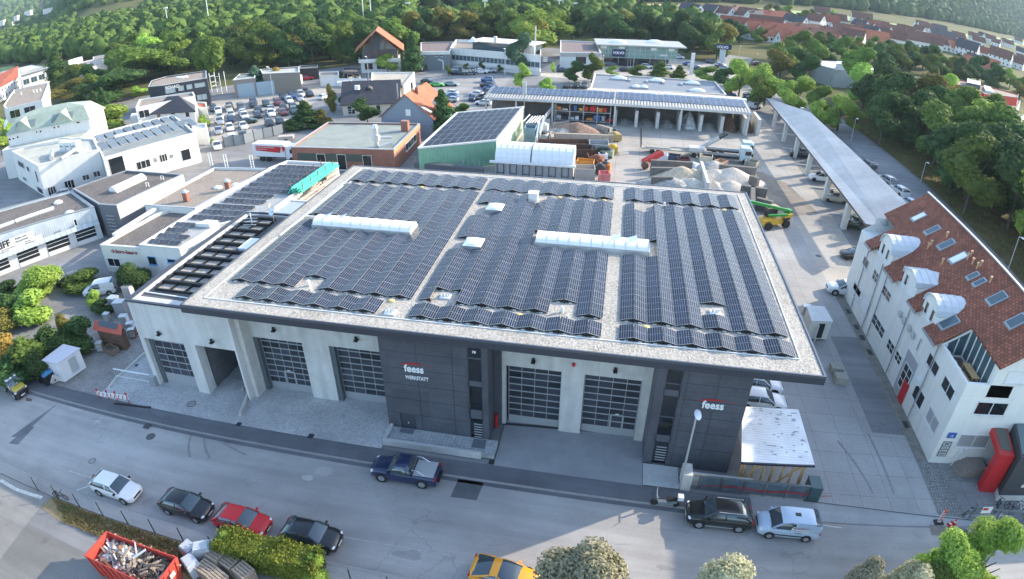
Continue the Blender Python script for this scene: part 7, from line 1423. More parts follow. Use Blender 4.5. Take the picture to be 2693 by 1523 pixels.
loc_('bed',MB().box(-6.8,6,-1.25,1.25,.95,1.15),mat('trailer_bed',(.36,.33,.27),.9,var=.2));loc_('ramp',MB().beam((-6.9,-1.0,1.1),(-7.3,-1.0,5.0),.3,.2).beam((-6.9,1.0,1.1),(-7.3,1.0,5.0),.3,.2).beam((-7,-1,2),(-7,1,2),.12).beam((-7.1,-1,3.5),(-7.1,1,3.5),.12),dark);loc_('tool_box',MB().box(2.5,5.5,-1,1,1.16,1.9),concl);loc_('rail',MB().box(-6,-1,-.8,-.5,1.16,1.3).box(-1,3,.5,.8,1.16,1.3),grey)
for x_ in(-4.6,-3.4,3.6,4.8):
 for s in(1,-1): local('wheel',MB().beam((0,-.16,0),(0,.16,0),.95,None,0,12).mesh('wheel',rubber),tr,(x_,s*1.05,.48))
# telehandler beside the roof corner
te=thing('telehandler','yellow loader with a raised bright green boom beside the gravel bays','loader',(*G('t7',2050,1420,1.2),0),R(28));lo_=lambda nm,mb,m: local(nm,mb.mesh(nm,m),te)
ym=mat('machine_yellow',(.62,.38,.04),.5);gmn=mat('boom_green',(.03,.26,.05),.4)
lo_('chassis',MB().box(-2.4,2.6,-.8,.8,.6,1.5),ym);lo_('engine_cover',MB().box(1.2,2.6,-1.0,-.2,1.5,2.1),ym);lo_('cab',MB().box(-1.1,.6,.1,1.1,1.5,2.9),glass);lo_('cab_roof',MB().box(-1.3,.8,0,1.25,2.91,3.05),mat('tan_roof',(.5,.36,.22),.6));lo_('boom',MB().beam((2.3,-.3,2.4),(-6.4,1.2,4.6),.38,.42),gmn);lo_('boom_head',MB().beam((-2.0,-1.0,2.4),(1.4,-1.2,2.2),.3).box(2.0,2.7,-.7,.3,1.6,2.6),gmn);lo_('lettering_panel',MB().box(.9,2.2,-1.02,-1.005,1.2,1.6),dark)
for x_ in(-1.6,1.7):
 for s in(1,-1): local('wheel',MB().beam((0,-.2,0),(0,.2,0),1.2,None,0,14).mesh('wheel',rubber),te,(x_,s*1.0,.6))
def bike(x,y,z,deg,label,col=dark,lean=8,moped=False,grp='bicycles'):
 t=thing('bicycle',label,'bicycle',(x,y,z),R(deg),grp);f=MB();P=dict(bb=(0,0,.28),seat=(-.18,0,.82),head=(.42,0,.78),rw=(-.5,0,.33),fw=(.55,0,.33))
 for a,b in(('bb','seat'),('bb','head'),('seat','head'),('bb','rw'),('seat','rw'),('head','fw')): f.beam(P[a],P[b],.035)
 local('frame',f.mesh('frame',col),t)
 for k in('rw','fw'):
  w_=MB();n=14
  for i in range(n): a0,a1=2*math.pi*i/n,2*math.pi*(i+1)/n;w_.beam((.33*math.cos(a0),0,.33*math.sin(a0)),(.33*math.cos(a1),0,.33*math.sin(a1)),.045)
  for i in range(5): a0=math.pi*i/5;w_.beam((.32*math.cos(a0),0,.32*math.sin(a0)),(-.32*math.cos(a0),0,-.32*math.sin(a0)),.01)
  local('wheel',w_.mesh('wheel',rubber),t,P[k])
 local('saddle',MB().box(-.32,-.06,-.07,.07,.88,.95).mesh('saddle',black),t);local('handlebar',MB().beam((.4,-.28,1.0),(.4,.28,1.0),.035).beam((.42,0,.78),(.4,0,1.0),.035).mesh('handlebar',black),t);t.rotation_euler=(R(lean),0,R(deg));return t
X_,Y_=G('b1',590,700);bike(X_,Y_+.1,.1,8,'dark bicycle leaning at the first fence post',grp=None)
for i,(x,y,l,c)in enumerate(((2030,810,'bicycle with a pale frame behind the sign gate',lgrey),(2290,760,'black bicycle by the annexe wall',dark),(2400,800,'dark bicycle with a basket in the rack',dark),(2520,790,'white framed bicycle at the picture edge',whitem))): bike(*G('b4',x,y,.3),.02,20+i*35,l,c)
sc=thing('moped','silver moped with a top box parked on the kerb','moped',(*G('b3',1560,760),.1),R(182));sl_=lambda nm,mb,m,**k: local(nm,mb.mesh(nm,m),sc,**k)
sl_('frame',MB().beam((.55,0,.3),(-.55,0,.35),.28,.3).beam((.55,0,.3),(.75,0,1.05),.1).beam((-.3,0,.45),(-.75,0,.6),.3,.25),mat('teal_silver',(.30,.36,.40),.3,metal=.5));sl_('saddle',MB().box(-.75,.05,-.16,.16,.72,.84),black);sl_('top_box',MB().box(-1.2,-.8,-.2,.2,.85,1.2),whitem);sl_('handlebar',MB().beam((.72,-.36,1.12),(.72,.36,1.12),.05).beam((.72,.36,1.12),(.68,.45,1.35),.04).beam((.72,-.36,1.12),(.68,-.45,1.35),.04),lgrey)
for x_ in(.85,-.72): sl_('wheel',MB().beam((0,-.07,0),(0,.07,0),.56,None,0,14),rubber,loc=(x_,0,.28))
X_,Y_=G('t5',1570,1290,.6);t=thing('covered_trailer','small car trailer under a beige cover behind the box truck','trailer',(X_,Y_,0),R(20));local('body',MB().prism([(-1.6,-.8),(1.6,-.8),(1.6,.8),(-1.6,.8)],.5,1.1).mesh('body',mat('canvas',(.5,.45,.38),.9)),t)
for s in(1,-1): local('wheel',MB().beam((0,-.08,0),(0,.08,0),.6,None,0,12).mesh('wheel',rubber),t,(0,s*.85,.3))
# ================================================================ VEGETATION
import numpy as np
def fol(name,c,c2,tr=.3,var=.28): return mat(name,c,.75,col2=c2,vscale=.45,trans=tr,objvar=var,spec=.2,detail=3)
F_=dict(hedge=fol('hedge_foliage',(0.088,0.138,0.025),(0.312,0.360,0.060)),mid=fol('mid_green_foliage',(0.081,0.146,0.029),(0.187,0.265,0.055)),dark=fol('dark_green_foliage',(0.036,0.081,0.026),(0.086,0.156,0.047)),light=fol('light_green_foliage',(0.211,0.357,0.057),(0.374,0.515,0.109)),olive=fol('olive_foliage',(0.146,0.155,0.033),(0.265,0.234,0.062)),yellow=fol('yellowing_foliage',(0.357,0.276,0.049),(0.562,0.421,0.094)),pale=fol('pale_grey_foliage',(0.276,0.276,0.163),(0.530,0.499,0.343)),blue=fol('blue_green_foliage',(0.081,0.163,0.098),(0.156,0.265,0.172)),far=fol('far_foliage',(0.049,0.106,0.033),(0.133,0.187,0.055),.1,.2))
bark=mat('bark',(.10,.08,.06),.95,var=.3,vscale=3,bump=.3)
def crown_np(seed,n,leaf,shape='round',lobes=12,core=True):
 r=np.random.default_rng(seed);L=[]
 for i in range(lobes):
  if shape=='cone': z=.08+.86*(i+.5)/lobes;rr=.40*(1-z)*r.uniform(.4,.9);a=i*2.4;L.append((rr*math.cos(a),rr*math.sin(a),z,.06+.24*(1-z),.07+.07*(1-z)))
  elif shape=='column': z=.06+.88*(i+.5)/lobes;L.append((r.uniform(-.12,.12),r.uniform(-.12,.12),z,.34*math.sin(math.pi*min(.97,z*.9+.12))+.05,.12))
  elif shape=='weep': z=r.uniform(.3,.9);a=r.uniform(0,6.28);rr=r.uniform(.05,.33)*(1.15-z*.6);L.append((rr*math.cos(a),rr*math.sin(a),z*.85+.02,.14,.2))
  elif shape=='bush': z=.16+.56*((i*.618)%1);a=i*2.4;rr=.28*((i*.377)%1)**.5;L.append((rr*math.cos(a),rr*math.sin(a),z,.21,.25))
  else:
   z=.22+.66*((i*.618+.1)%1);a=i*2.399+r.uniform(-.4,.4);rr=(.31*math.sqrt(max(0,1-((z-.50)/.47)**2)))*r.uniform(.5,1.05);L.append((rr*math.cos(a),rr*math.sin(a),z,r.uniform(.14,.22),r.uniform(.11,.17)))
 L=np.array(L);k=r.integers(0,len(L),n);d=r.normal(size=(n,3));d /= np.linalg.norm(d,axis=1)[:,None];d[:,2]=np.where(d[:,2]<-.35,-d[:,2],d[:,2])
 rad=r.uniform(.80,1.10,n)[:,None];P=np.stack([L[k,0]+d[:,0]*L[k,3]*rad[:,0],L[k,1]+d[:,1]*L[k,3]*rad[:,0],L[k,2]+d[:,2]*L[k,4]*rad[:,0]],1)
 nrm=d+r.normal(size=(n,3))*.55;nrm /= np.linalg.norm(nrm,axis=1)[:,None];t=np.cross(nrm,r.normal(size=(n,3)));t /= np.linalg.norm(t,axis=1)[:,None];b=np.cross(nrm,t)
 s=(leaf*r.uniform(.6,1.4,n))[:,None];asp=np.array([1,1,.7])
 V=np.stack([P-t*s*asp,P-b*s*.7*asp,P+t*s*asp,P+b*s*.7*asp],1).reshape(-1,3);Fc=np.arange(len(V)).reshape(-1,4)
 fs=[tuple(f)for f in Fc.tolist()];vs=V.tolist()
 if core:
  for(x,y,z,a,c)in L:
   b0=len(vs);m_,n_=5,7
   for j in range(m_+1):
    for i in range(n_): th=math.pi*j/m_;ph=6.283*i/n_;q_=.80+.16*math.sin(3*ph+5*th+x*40);vs.append((x+a*q_*math.sin(th)*math.cos(ph),y+a*q_*math.sin(th)*math.sin(ph),z+c*q_*math.cos(th)))
   for j in range(m_):
    for i in range(n_): fs.append((b0+j*n_+i,b0+(j+1)*n_+i,b0+(j+1)*n_+(i+1)%n_,b0+j*n_+(i+1)%n_))
 return vs,fs
def mk(name,args,m):
 vs,fs=crown_np(*args);me=bpy.data.meshes.new(name);me.from_pydata(vs,[],fs);me.materials.append(m);return me
SH=dict(round=[(i,3600,.028,'round',28)for i in(1,2,3,4)],tall=[(i,3600,.026,'round',32)for i in(11,12)],cone=[(i,2200,.030,'cone',16)for i in(21,22)],column=[(31,1800,.03,'column',9)],weep=[(41,3600,.024,'weep',26)],bush=[(i,2200,.045,'bush',12)for i in(51,52)],near=[(i,15000,.018,'round',26)for i in(61,62)],nearbush=[(71,9000,.022,'bush',14)])
CR={}
def crown_mesh(shape,i,m):
 a=SH[shape][i%len(SH[shape])];k=(a[0],m)
 if k not in CR: CR[k]=mk('crown',a,F_[m])
 return CR[k]
tm_=MB();tm_.beam((0,0,-.01),(0,0,.55),(.075,.03),n=7)
for i in range(5): a=i*1.3;tm_.beam((0,0,.3+.04*i),(.22*math.cos(a),.22*math.sin(a),.6+.04*i),(.03,.01),n=5)
TRUNK=tm_.mesh('trunk',bark);sm_=MB().beam((0,0,-.01),(0,0,.9),(.05,.01),n=6);TRUNKC=sm_.mesh('trunk',bark)
bm_=MB()
for i in range(4): a=i*1.57;bm_.beam((0,0,-.02),(.18*math.cos(a),.18*math.sin(a),.5),(.03,.01),n=5)
STEMS=bm_.mesh('stem',bark)
TREES=[]
def tree(x,y,h,w_,shape='round',m='mid',label=None,group=None,z=0.0,cat='tree',name='tree',sink=None):
 t=thing(name,label or 'tree',cat,(x,y,z),rnd.uniform(0,6.28),group);i=rnd.randrange(9)
 c=local('crown',crown_mesh(shape,i,m),t,sc=(w_,w_,h));local('trunk',TRUNKC if shape in('cone','column')else STEMS if 'bush' in shape else TRUNK,t,sc=(h*.75,h*.75,h));TREES.append((x,y,w_));return t
def tpx(t,xc,yt,yb,wpx_,shape='round',m='mid',label='',hmax=None,**k):
 s=TL[t][2];b=q(t,xc,yb);x,y=g(*b);h=hgt(b,q(t,xc,yt));d=math.sqrt(x*x+y*y+CAMH**2);e1=g(b[0]-wpx_/s/2,b[1]);e2=g(b[0]+wpx_/s/2,b[1]);w_=math.dist(e1,e2)
 if shape in('round','tall','near'): w_ /= .82
 elif shape=='cone': w_ /= .62
 elif shape=='column': w_ /= .85
 else: w_ /= .85
 return tree(x,y,max(1.0,h),w_,shape,m,label,**k)
for a in[
 ('o3',695,575,790,200,'round','dark','dark street tree shading the three black cars'),('o3',860,505,790,200,'tall','mid','tall street tree before the dealership workshop'),('o3',1055,630,745,120,'round','light','small bright tree at the back edge of the flat hall'),('o3',1295,612,735,180,'round','mid','round young tree before the showroom entrance'),('o3',1510,578,735,160,'cone','mid','pointed young tree before the showroom corner'),('o3',1690,622,760,130,'cone','mid','small pointed tree by the white banner pole'),('o3',1960,640,800,240,'round','mid','broad tree behind the flat hall roof'),('o3',2140,650,880,230,'round','dark','dark street tree at the end of the flat hall'),('o3',2290,625,840,160,'round','mid','street tree near the junction'),
 ('o3',300,95,520,430,'round','light','huge bright green tree behind the white office'),('o3',170,310,700,240,'tall','blue','blue-green cedar in front of the white office end'),('o3',190,600,850,170,'tall','light','bright green tree behind the open shed'),('o3',430,735,880,170,'bush','light','loose light shrub behind the open shed roof'),('o3',485,590,690,50,'column','light','narrow clipped hedge column by the dealership'),
 ('o2',782,800,1070,110,'column','olive','tall yellow-green conifer at the lot corner'),('o2',1845,850,1290,220,'cone','dark','dark spruce before the blue gabled house'),('o2',1120,940,1195,260,'round','dark','dark leafy tree before the dark tiled roof'),('o2',535,955,1215,220,'cone','dark','dark conifer by the parking lot corner'),('o2',690,1035,1215,180,'bush','olive','yellow-green shrub beside the dark conifer'),('o2',400,1130,1240,220,'bush','dark','wide dark shrub at the lot fence'),('o2',1310,515,700,190,'round','light','bright round tree in front of the orange-roofed villa'),('o2',1560,300,700,170,'cone','dark','tall dark fir right of the villa'),('o2',1895,620,725,60,'round','mid','small ball tree left of the office cars'),('o2',2065,608,690,70,'round','mid','small ball tree above the banner'),('o2',2215,590,670,70,'round','mid','small ball tree by the office bands'),('o2',2320,575,655,55,'round','mid','small ball tree before the tiled office end'),('o2',2385,620,690,60,'round','dark','small dark ball tree by the lamp'),
 ('o2',70,620,880,170,'cone','blue','feathery larch before the long low building'),('o2',245,640,860,120,'round','yellow','small yellowing tree beside the lamp post'),('o2',340,768,850,120,'bush','dark','dome-clipped dark bush by the white cabin'),('o2',2030,980,1080,160,'bush','mid','round green shrub beside the green hall'),('o2',870,915,1000,70,'bush','dark','dark shrub left of the cream house'),('o2',860,680,770,80,'bush','blue','pale shrub by the garage row'),('o2',1655,780,830,70,'bush','olive','clipped bush left of the green sports car'),('o2',1925,1020,1090,60,'bush','mid','small shrub at the shed corner'),
 ('o1',580,480,830,110,'column','dark','slender dark cypress beside the white stepped building'),('o1',2060,330,790,330,'weep','mid','large weeping willow behind the dark showroom'),('o1',1030,820,1150,90,'cone','dark','thin dark spruce above the green shrubs'),('o1',940,850,1150,80,'cone','dark','second thin spruce by the lawn'),('o1',1080,985,1240,330,'bush','light','wide bright shrub group behind the white solar hall'),('o1',700,610,880,180,'round','mid','green tree right of the cypress'),('o1',700,760,980,220,'round','olive','olive tree above the copper roof'),('o1',1330,420,800,360,'tall','mid','tall bright poplar-like tree left of the dark showroom'),('o1',1620,400,720,260,'tall','dark','tall dark tree directly behind the dark showroom'),('o1',1340,820,930,120,'round','light','small bright tree at the dark showroom'),('o1',1150,660,960,330,'round','dark','broad dark tree above the lawn'),('o1',1020,700,1010,240,'round','dark','dark tree behind the thin spruces'),('o1',850,780,1030,200,'round','dark','dark tree next to the copper roof ridge'),('o1',1515,1040,1120,120,'bush','dark','dark shrub on the low roof terrace'),('o1',1960,1090,1210,90,'bush','light','climbing plant on the parking fence'),('o1',2035,1320,1365,40,'bush','light','small bright bush at the fence end'),
 ('m1',420,1150,1470,400,'nearbush','light','bright green young tree before the tyre workshop'),('m1',90,1330,1500,260,'bush','dark','dark shrub at the left picture edge'),('m1',1300,1140,1420,320,'nearbush','dark','dark leafy bush below the shop lettering'),('m1',820,1240,1390,360,'bush','mid','low green hedge along the side lane'),('l1',120,20,330,260,'bush','dark','dark shrub left of the side lane'),('l1',350,0,330,330,'bush','light','bright green shrub along the side lane'),('l1',70,180,420,300,'bush','olive','dusty olive shrub at the picture edge'),('l1',680,205,560,160,'bush','olive','tall shrub with pale flower tip behind the shed yard'),('l1',800,260,600,330,'bush','dark','dense dark hedge beside the tin-roofed hut'),('l1',560,330,700,330,'bush','dark','dense dark hedge above the white container'),('l1',330,420,820,420,'bush','mid','broad green hedge section behind the recycling bins'),('l1',130,400,800,330,'bush','yellow','yellowing hedge section at the left'),('l1',150,640,930,360,'bush','dark','dark hedge section behind the off-road car'),('l1',420,560,900,250,'bush','dark','dark hedge base beside the container'),('l1',930,20,200,140,'bush','light','light shrub beside the parked white van'),('l1',1000,120,260,200,'bush','dark','dark shrub near the stacked appliances'),
 ('o4',1750,690,1120,210,'tall','light','slender bright green poplar before the grey hall'),('o4',1260,720,900,260,'round','olive','yellow-tipped tree before the curved hall'),('o4',1720,1100,1400,330,'round','pale','dusty grey-green tree on the bank')]:
 tpx(*a[:4],a[4],shape=a[5],m=a[6],label=a[7],name='bush' if 'bush' in a[5]else 'tree',cat='bush' if 'bush' in a[5]else 'tree')
# bright locust trees east of the carport end
for(x,y,h,w_,m,l)in((62.5,101,14,15,'mid','large round green tree beside the side street lamp'),(70,88,14,14,'light','large bright green tree at the right picture edge'),(60,140,12,11,'dark','dark round tree leaning over the side street'),(43,160,9,9,'light','bright leafy tree top right at the carport end'),(36,165,9,8,'mid','green leafy tree at the carport corner'),(48,149,7,7,'light','low bright tree against the carport roof edge'),(39,171,11,12,'light','bright feathery tree at the far end of the carport'),(46,166,10,11,'light','bright feathery tree behind the carport roof'),(53,150,9,10,'light','bright feathery tree beside the side street lamp'),(33,178,11,11,'light','bright feathery tree by the shed end'),(50,158,9,9,'mid','green tree between the bright ones behind the carport'),(58,152,5,6,'light','low bright shrub tree at the roof corner')): tree(x,y,h,w_,'round',m,l)
FOOT=[];REST=[]
def inpoly(p,pl):
 c=False;n=len(pl)
 for i in range(n):
  a,b=pl[i],pl[i-1]
  if(a[1]>p[1])!=(b[1]>p[1])and p[0]<(b[0]-a[0])*(p[1]-a[1])/(b[1]-a[1])+a[0]: c=not c
 return c
def footprint():
 for o in C.objects:
  if o.get('category')in('building','house','hall','office','workshop','showroom','garage','shed','carport'):
   for ch in o.children:
    if ch.name.split('.')[0]in('wall','upper_glass')and ch.type=='MESH':
     M_=wm(ch);X=[M_ @ v.co for v in ch.data.vertices];FOOT.append((min(p.x for p in X)-3,max(p.x for p in X)+3,min(p.y for p in X)-4,max(p.y for p in X)+3))
footprint()
def free(x,y): return not any(a<x<b and c<y<d for a,b,c,d in FOOT)
def scatter(poly,n,sep,rs,world=False,maxn=999,chk=True,keep=False):
 "points inside a picture polygon (met with level ground) or a world polygon, at least sep apart"
 r=random.Random(rs);xs=[p[0]for p in poly];ys_=[p[1]for p in poly];out=[];pts=[(t[0],t[1])for t in TREES]
 for _ in range(n):
  p=(r.uniform(min(xs),max(xs)),r.uniform(min(ys_),max(ys_)))
  if not inpoly(p,poly): continue
  x,y=p if world else g(*p)
  if chk and not free(x,y): continue
  s=sep if not callable(sep)else sep(x,y)
  if all((x-a)**2+(y-b)**2>s*s for a,b in pts[-900:]): pts.append((x,y));out.append((x,y))
 out.sort(key=lambda p: p[0]**2+p[1]**2);REST.extend(out[maxn:])if keep else 0;return out[:maxn]
mixes=[('round','dark'),('round','mid'),('tall','dark'),('round','mid'),('tall','mid'),('round','dark'),('round','olive'),('tall','dark'),('round','light')]
LB={'dark':'dark green','mid':'green','light':'light green','olive':'olive green','yellow':'yellowing','pale':'grey-green','blue':'blue-green'}
def grove(poly,n,sep,rs,h0,h1,where,group,world=False,maxn=999,mx=mixes):
 for(x,y)in scatter(poly,n,sep,rs,world,maxn,keep=True):
  s,m=rnd.choice(mx);h=rnd.uniform(h0,h1);tree(x,y,h,h*rnd.uniform(.95,1.2),s,m,f'{LB[m]} tree {where}',group)
grove([(64,76),(66,165),(68,196),(78,190),(96,160),(112,120),(116,76),(100,60),(70,62)],1500,7.3,3,12,16,'on the bank beyond the side street','trees on the bank beyond the side street',True,72)
grove([(2030,232),(2060,170),(2110,150),(2240,160),(2400,168),(2550,200),(2693,240),(2693,275),(2560,235),(2440,205),(2330,192),(2200,180),(2150,190),(2120,235)],900,8,5,9,13,'between the town and the flat halls','trees between the town and the flat halls',False,45)
grove([(305,228),(318,160),(400,130),(520,118),(760,120),(1000,118),(1120,118),(1115,140),(1068,150),(1060,182),(1045,150),(935,172),(770,184),(700,182),(610,196),(560,196),(545,186),(400,218)],2600,8.2,6,11,15,'behind the parking lot','tall trees behind the parking lot',False,60)
grove([(1110,110),(1250,92),(1400,92),(1480,104),(1700,104),(1800,120),(1900,150),(1880,165),(1820,150),(1780,122),(1480,110),(1440,120),(1400,140),(1385,108),(1180,108),(1120,118)],1500,8.4,7,11,15,'behind the offices and the showroom','trees behind the offices and the showroom',False,40)
grove([(0,330),(40,350),(30,400),(0,420)],200,6,9,7,9,'at the left edge behind the white hall','trees at the left picture edge',False,4)
grove([(150,240),(200,205),(300,225),(330,245),(260,290),(200,270)],300,7,10,7,11,'around the lawn above the copper roof','trees around the lawn',False,10)
grove([(2560,330),(2693,330),(2693,420),(2600,400)],300,9,12,9,12,'on the right picture edge','trees at the right picture edge',False,6)
# clipped hedge of leaves
def leafbox(name,label,x0,x1,y0,y1,h,m,n,leaf=.09,cat='hedge',z=0):
 r=np.random.default_rng(int(abs(x0*10))+3);P=r.uniform(0,1,(n,3));f=r.integers(0,5,n)
 P[f==0,0]=0;P[f==1,0]=1;P[f==2,1]=0;P[f==3,1]=1;P[f==4,2]=1
 Q=np.stack([x0+P[:,0]*(x1-x0),y0+P[:,1]*(y1-y0),z+P[:,2]*h],1)+r.normal(size=(n,3))*.10;Q[:,2]+=.16*np.sin(Q[:,0]*1.9)*P[:,2]
 t=r.normal(size=(n,3));t /= np.linalg.norm(t,axis=1)[:,None];b=np.cross(t,r.normal(size=(n,3)));b /= np.linalg.norm(b,axis=1)[:,None];s=(leaf*r.uniform(.6,1.5,n))[:,None]
 V=np.stack([Q-t*s,Q-b*s*.7,Q+t*s,Q+b*s*.7],1).reshape(-1,3);me=bpy.data.meshes.new(name);vs=V.tolist();fs=np.arange(len(V)).reshape(-1,4).tolist();k=len(vs)
 vs+=[(x,y,zz_)for zz_ in(z,z+h-.1)for x,y in((x0+.12,y0+.12),(x1-.12,y0+.12),(x1-.12,y1-.12),(x0+.12,y1-.12))];fs+=[(k,k+1,k+5,k+4),(k+1,k+2,k+6,k+5),(k+2,k+3,k+7,k+6),(k+3,k,k+4,k+7),(k+4,k+5,k+6,k+7)]
 me.from_pydata(vs,[],fs);me.materials.append(F_[m]);o=bpy.data.objects.new(name,me);C.objects.link(o);return tag(o,label,cat)
leafbox('clipped_hedge','clipped sunlit hedge between the pallets and the parked cars',-23.7,-16.4,19.5,21.1,2.15,'hedge',14000,.075)
tree(-23.3,20.4,2.5,2.4,'nearbush','light','loose leafy top end of the clipped hedge',name='bush',cat='bush');tree(-16.7,20.3,2.4,2.4,'nearbush','light','rounded end of the clipped hedge',name='bush',cat='bush')
def ttop(px,py,h,w_,m,label,shape='near'):
 x,y=g(px,py,h*.78);k=w_*.46/math.hypot(x,y);tree(x-x*k,y-y*k,h,w_,shape,m,label)
for a in((1548,1404,7.4,6.2,'pale','dusty pale-leaved tree rising into the lower edge, centre'),(1975,1482,7.2,5.4,'pale','pale-leaved tree top at the lower edge, between the centre and the right'),(2320,1490,6.8,3.6,'pale','pale-leaved tree top beside the bright green ones'),(2418,1484,6.8,3.6,'pale','small pale tree top left of the bright green tree'),(2560,1400,7.6,5.0,'light','bright green tree at the lower right corner, left one'),(2655,1385,7.8,5.4,'light','bright green tree in the lower right corner'),(2480,1462,6.6,4.0,'mid','darker green tree between the pale and the bright ones')): ttop(*a)
# weeds, dry grass blades along the fence strip
def blades(name,label,poly,n,h,m,seed=1,z=.02):
 r=random.Random(seed);xs=[p[0]for p in poly];ys_=[p[1]for p in poly];mb=MB()
 while len(mb.f)<n:
  p=(r.uniform(min(xs),max(xs)),r.uniform(min(ys_),max(ys_)))
  if inpoly(p,poly): a=r.uniform(0,6.28);dx,dy=.05*math.cos(a),.05*math.sin(a);hh=h*r.uniform(.4,1.3);mb.poly([(p[0]-dx,p[1]-dy,z),(p[0]+dx,p[1]+dy,z),(p[0]+r.uniform(-.1,.1),p[1]+r.uniform(-.1,.1),z+hh)])
 o=mb.obj(name,m);return tag(o,label,'grass',kind='stuff')
blades('dry_grass','dry brown grass along the wire fence',[(-41,20.1),(-22,20.1),(-22,16.8),(-27,18.2),(-38,18.4)],5000,.28,mat('dry_blades',(.30,.20,.10),.9,col2=(.14,.17,.05),vscale=1.2,trans=.2),2)
blades('verge_grass','grass and ivy under the bank trees',[(60.6,60),(70,60),(70,150),(64,180),(60,150)],5000,.6,F_['mid'],3)
# ---------------------------------------------------------------- far woods: one mass
def low_crowns(pts,name,label,m,faces=60,seed=5):
 r=np.random.default_rng(seed);V=[];Fc=[];off=0;m_,n_=4,7;base=[]
 for j in range(m_+1):
  for i in range(n_): th=math.pi*j/m_;ph=6.283*i/n_;base.append((math.sin(th)*math.cos(ph),math.sin(th)*math.sin(ph),math.cos(th)))
 base=np.array(base);bf=np.array([(j*n_+i,(j+1)*n_+i,(j+1)*n_+(i+1)%n_,j*n_+(i+1)%n_)for j in range(m_)for i in range(n_)])
 for(x,y,z,h)in pts:
  w_=h*r.uniform(.42,.56);q_=base*(1+r.normal(size=(len(base),1))*.13);P=q_*np.array([w_,w_,h*.5])+np.array([x,y,z+h*.5]);V.append(P);Fc.append(bf+off);off+=len(P)
  k=faces;d=r.normal(size=(k,3));d /= np.linalg.norm(d,axis=1)[:,None];d[:,2]=np.abs(d[:,2])*1.0-.15;Q=d*np.array([w_,w_,h*.5])*r.uniform(.92,1.16,(k,1))+np.array([x,y,z+h*.5]);t=r.normal(size=(k,3));t /= np.linalg.norm(t,axis=1)[:,None];b=np.cross(t,d);s=h*.085*r.uniform(.6,1.5,(k,1))
  L=np.stack([Q-t*s,Q-b*s,Q+t*s,Q+b*s],1).reshape(-1,3);V.append(L);Fc.append(np.arange(len(L)).reshape(-1,4)+off);off+=len(L)
 V=np.concatenate(V);Fc=np.concatenate(Fc);me=bpy.data.meshes.new(name);me.vertices.add(len(V));me.vertices.foreach_set('co',V.ravel());me.loops.add(Fc.size);me.loops.foreach_set('vertex_index',Fc.ravel().astype(np.int32));me.polygons.add(len(Fc));me.polygons.foreach_set('loop_start',np.arange(0,Fc.size,4,dtype=np.int32));me.update(calc_edges=True);me.validate();me.materials.append(m)
 o=bpy.data.objects.new(name,me);C.objects.link(o);return tag(o,label,'woods',kind='stuff')
wm1=mat('woods_foliage',(.028,.062,.018),.85,col2=(.12,.19,.045),vscale=.09,spec=.1,detail=9)
P_l=[(x,y,0,rnd.uniform(10,15))for x,y in scatter([(0,165),(0,100),(150,85),(420,52),(640,50),(900,46),(1085,44),(1085,68),(1130,82),(1120,112),(760,116),(520,116),(400,128),(310,160),(190,160),(100,168)],9000,9.5,21,maxn=620)]
P_m=[(x,y,0,rnd.uniform(10,14))for x,y in scatter([(1130,105),(1130,74),(1255,70),(1290,48),(1450,38),(1630,38),(1660,62),(1770,66),(1840,92),(1900,140),(1790,118),(1700,100),(1400,90)],5000,9.5,22,maxn=330)]
P_c=[(x,y,0,rnd.uniform(11,15))for x,y in scatter([(640,52),(650,14),(1085,2),(1085,46),(1000,48)],4000,13,23,maxn=220)]+[(x,y,0,rnd.uniform(11,15))for x,y in scatter([(1275,42),(1275,4),(1620,-12),(1630,34),(1450,36)],4000,13,24,maxn=200)]
low_crowns(P_l+P_m+P_c+[(x,y,0,rnd.uniform(10,14))for x,y in REST],'valley_woods','dense mixed trees filling the valley floor behind the halls',wm1,70,5)
def proj(x,y,z):
 u=CM.inverted()@ Vector((x,y,z-CAMH));k=math.hypot(u.x,u.y)+1e-6;th_=math.atan2(k,-u.z);r=FF*(th_+FA*th_**3+FB*th_**5);return 1346.5+u.x/k*r,761.5-u.y/k*r,u.z
def inview(x,y,z): px,py,d=proj(x,y,z);return d<0 and math.hypot(px-1346,py-761)<1650 and-60<px<2760 and-70<py<400
H1=[];H2=[];r_=random.Random(77)
while len(H1)<1500:
 x,y=r_.uniform(-1500,-150),r_.uniform(350,1500);d=y*.80-x*.60
 if 500<d<1250 and inview(x,y,terrain(x,y)+8)and(math.sin(x*.021+y*.012)+math.sin(y*.031-x*.008)<1.45): H1.append((x,y,terrain(x,y)-.5,r_.uniform(7,13)))
k_=0
while len(H2)<4000 and k_<90000:
 k_+=1;x,y=r_.uniform(-260,2200),r_.uniform(450,2100);d=y*.78-x*.62
 if 436<d<1150 and inview(x,y,terrain(x,y)+8): H2.append((x,y,terrain(x,y)-1,r_.uniform(13,20)))
low_crowns(H1,'hillside_woods','scattered trees and scrub on the dry hillside at the upper left',wm1,34,6)
low_crowns(H2,'ridge_forest','hazy forest covering the ridge behind the town',mat('ridge_foliage',(.03,.065,.025),.85,col2=(.09,.14,.05),vscale=.03,spec=.1,detail=9),22,7)
H3=[]
while len(H3)<900:
 a,d=r_.uniform(-62,-40),r_.uniform(1500,3400);x,y=d*math.sin(R(a)),d*math.cos(R(a));H3.append((x,y,terrain(x,y)-2,r_.uniform(16,26)))
low_crowns(H3,'distant_woods','distant blue woods on the far left slope',wm1,16,8)
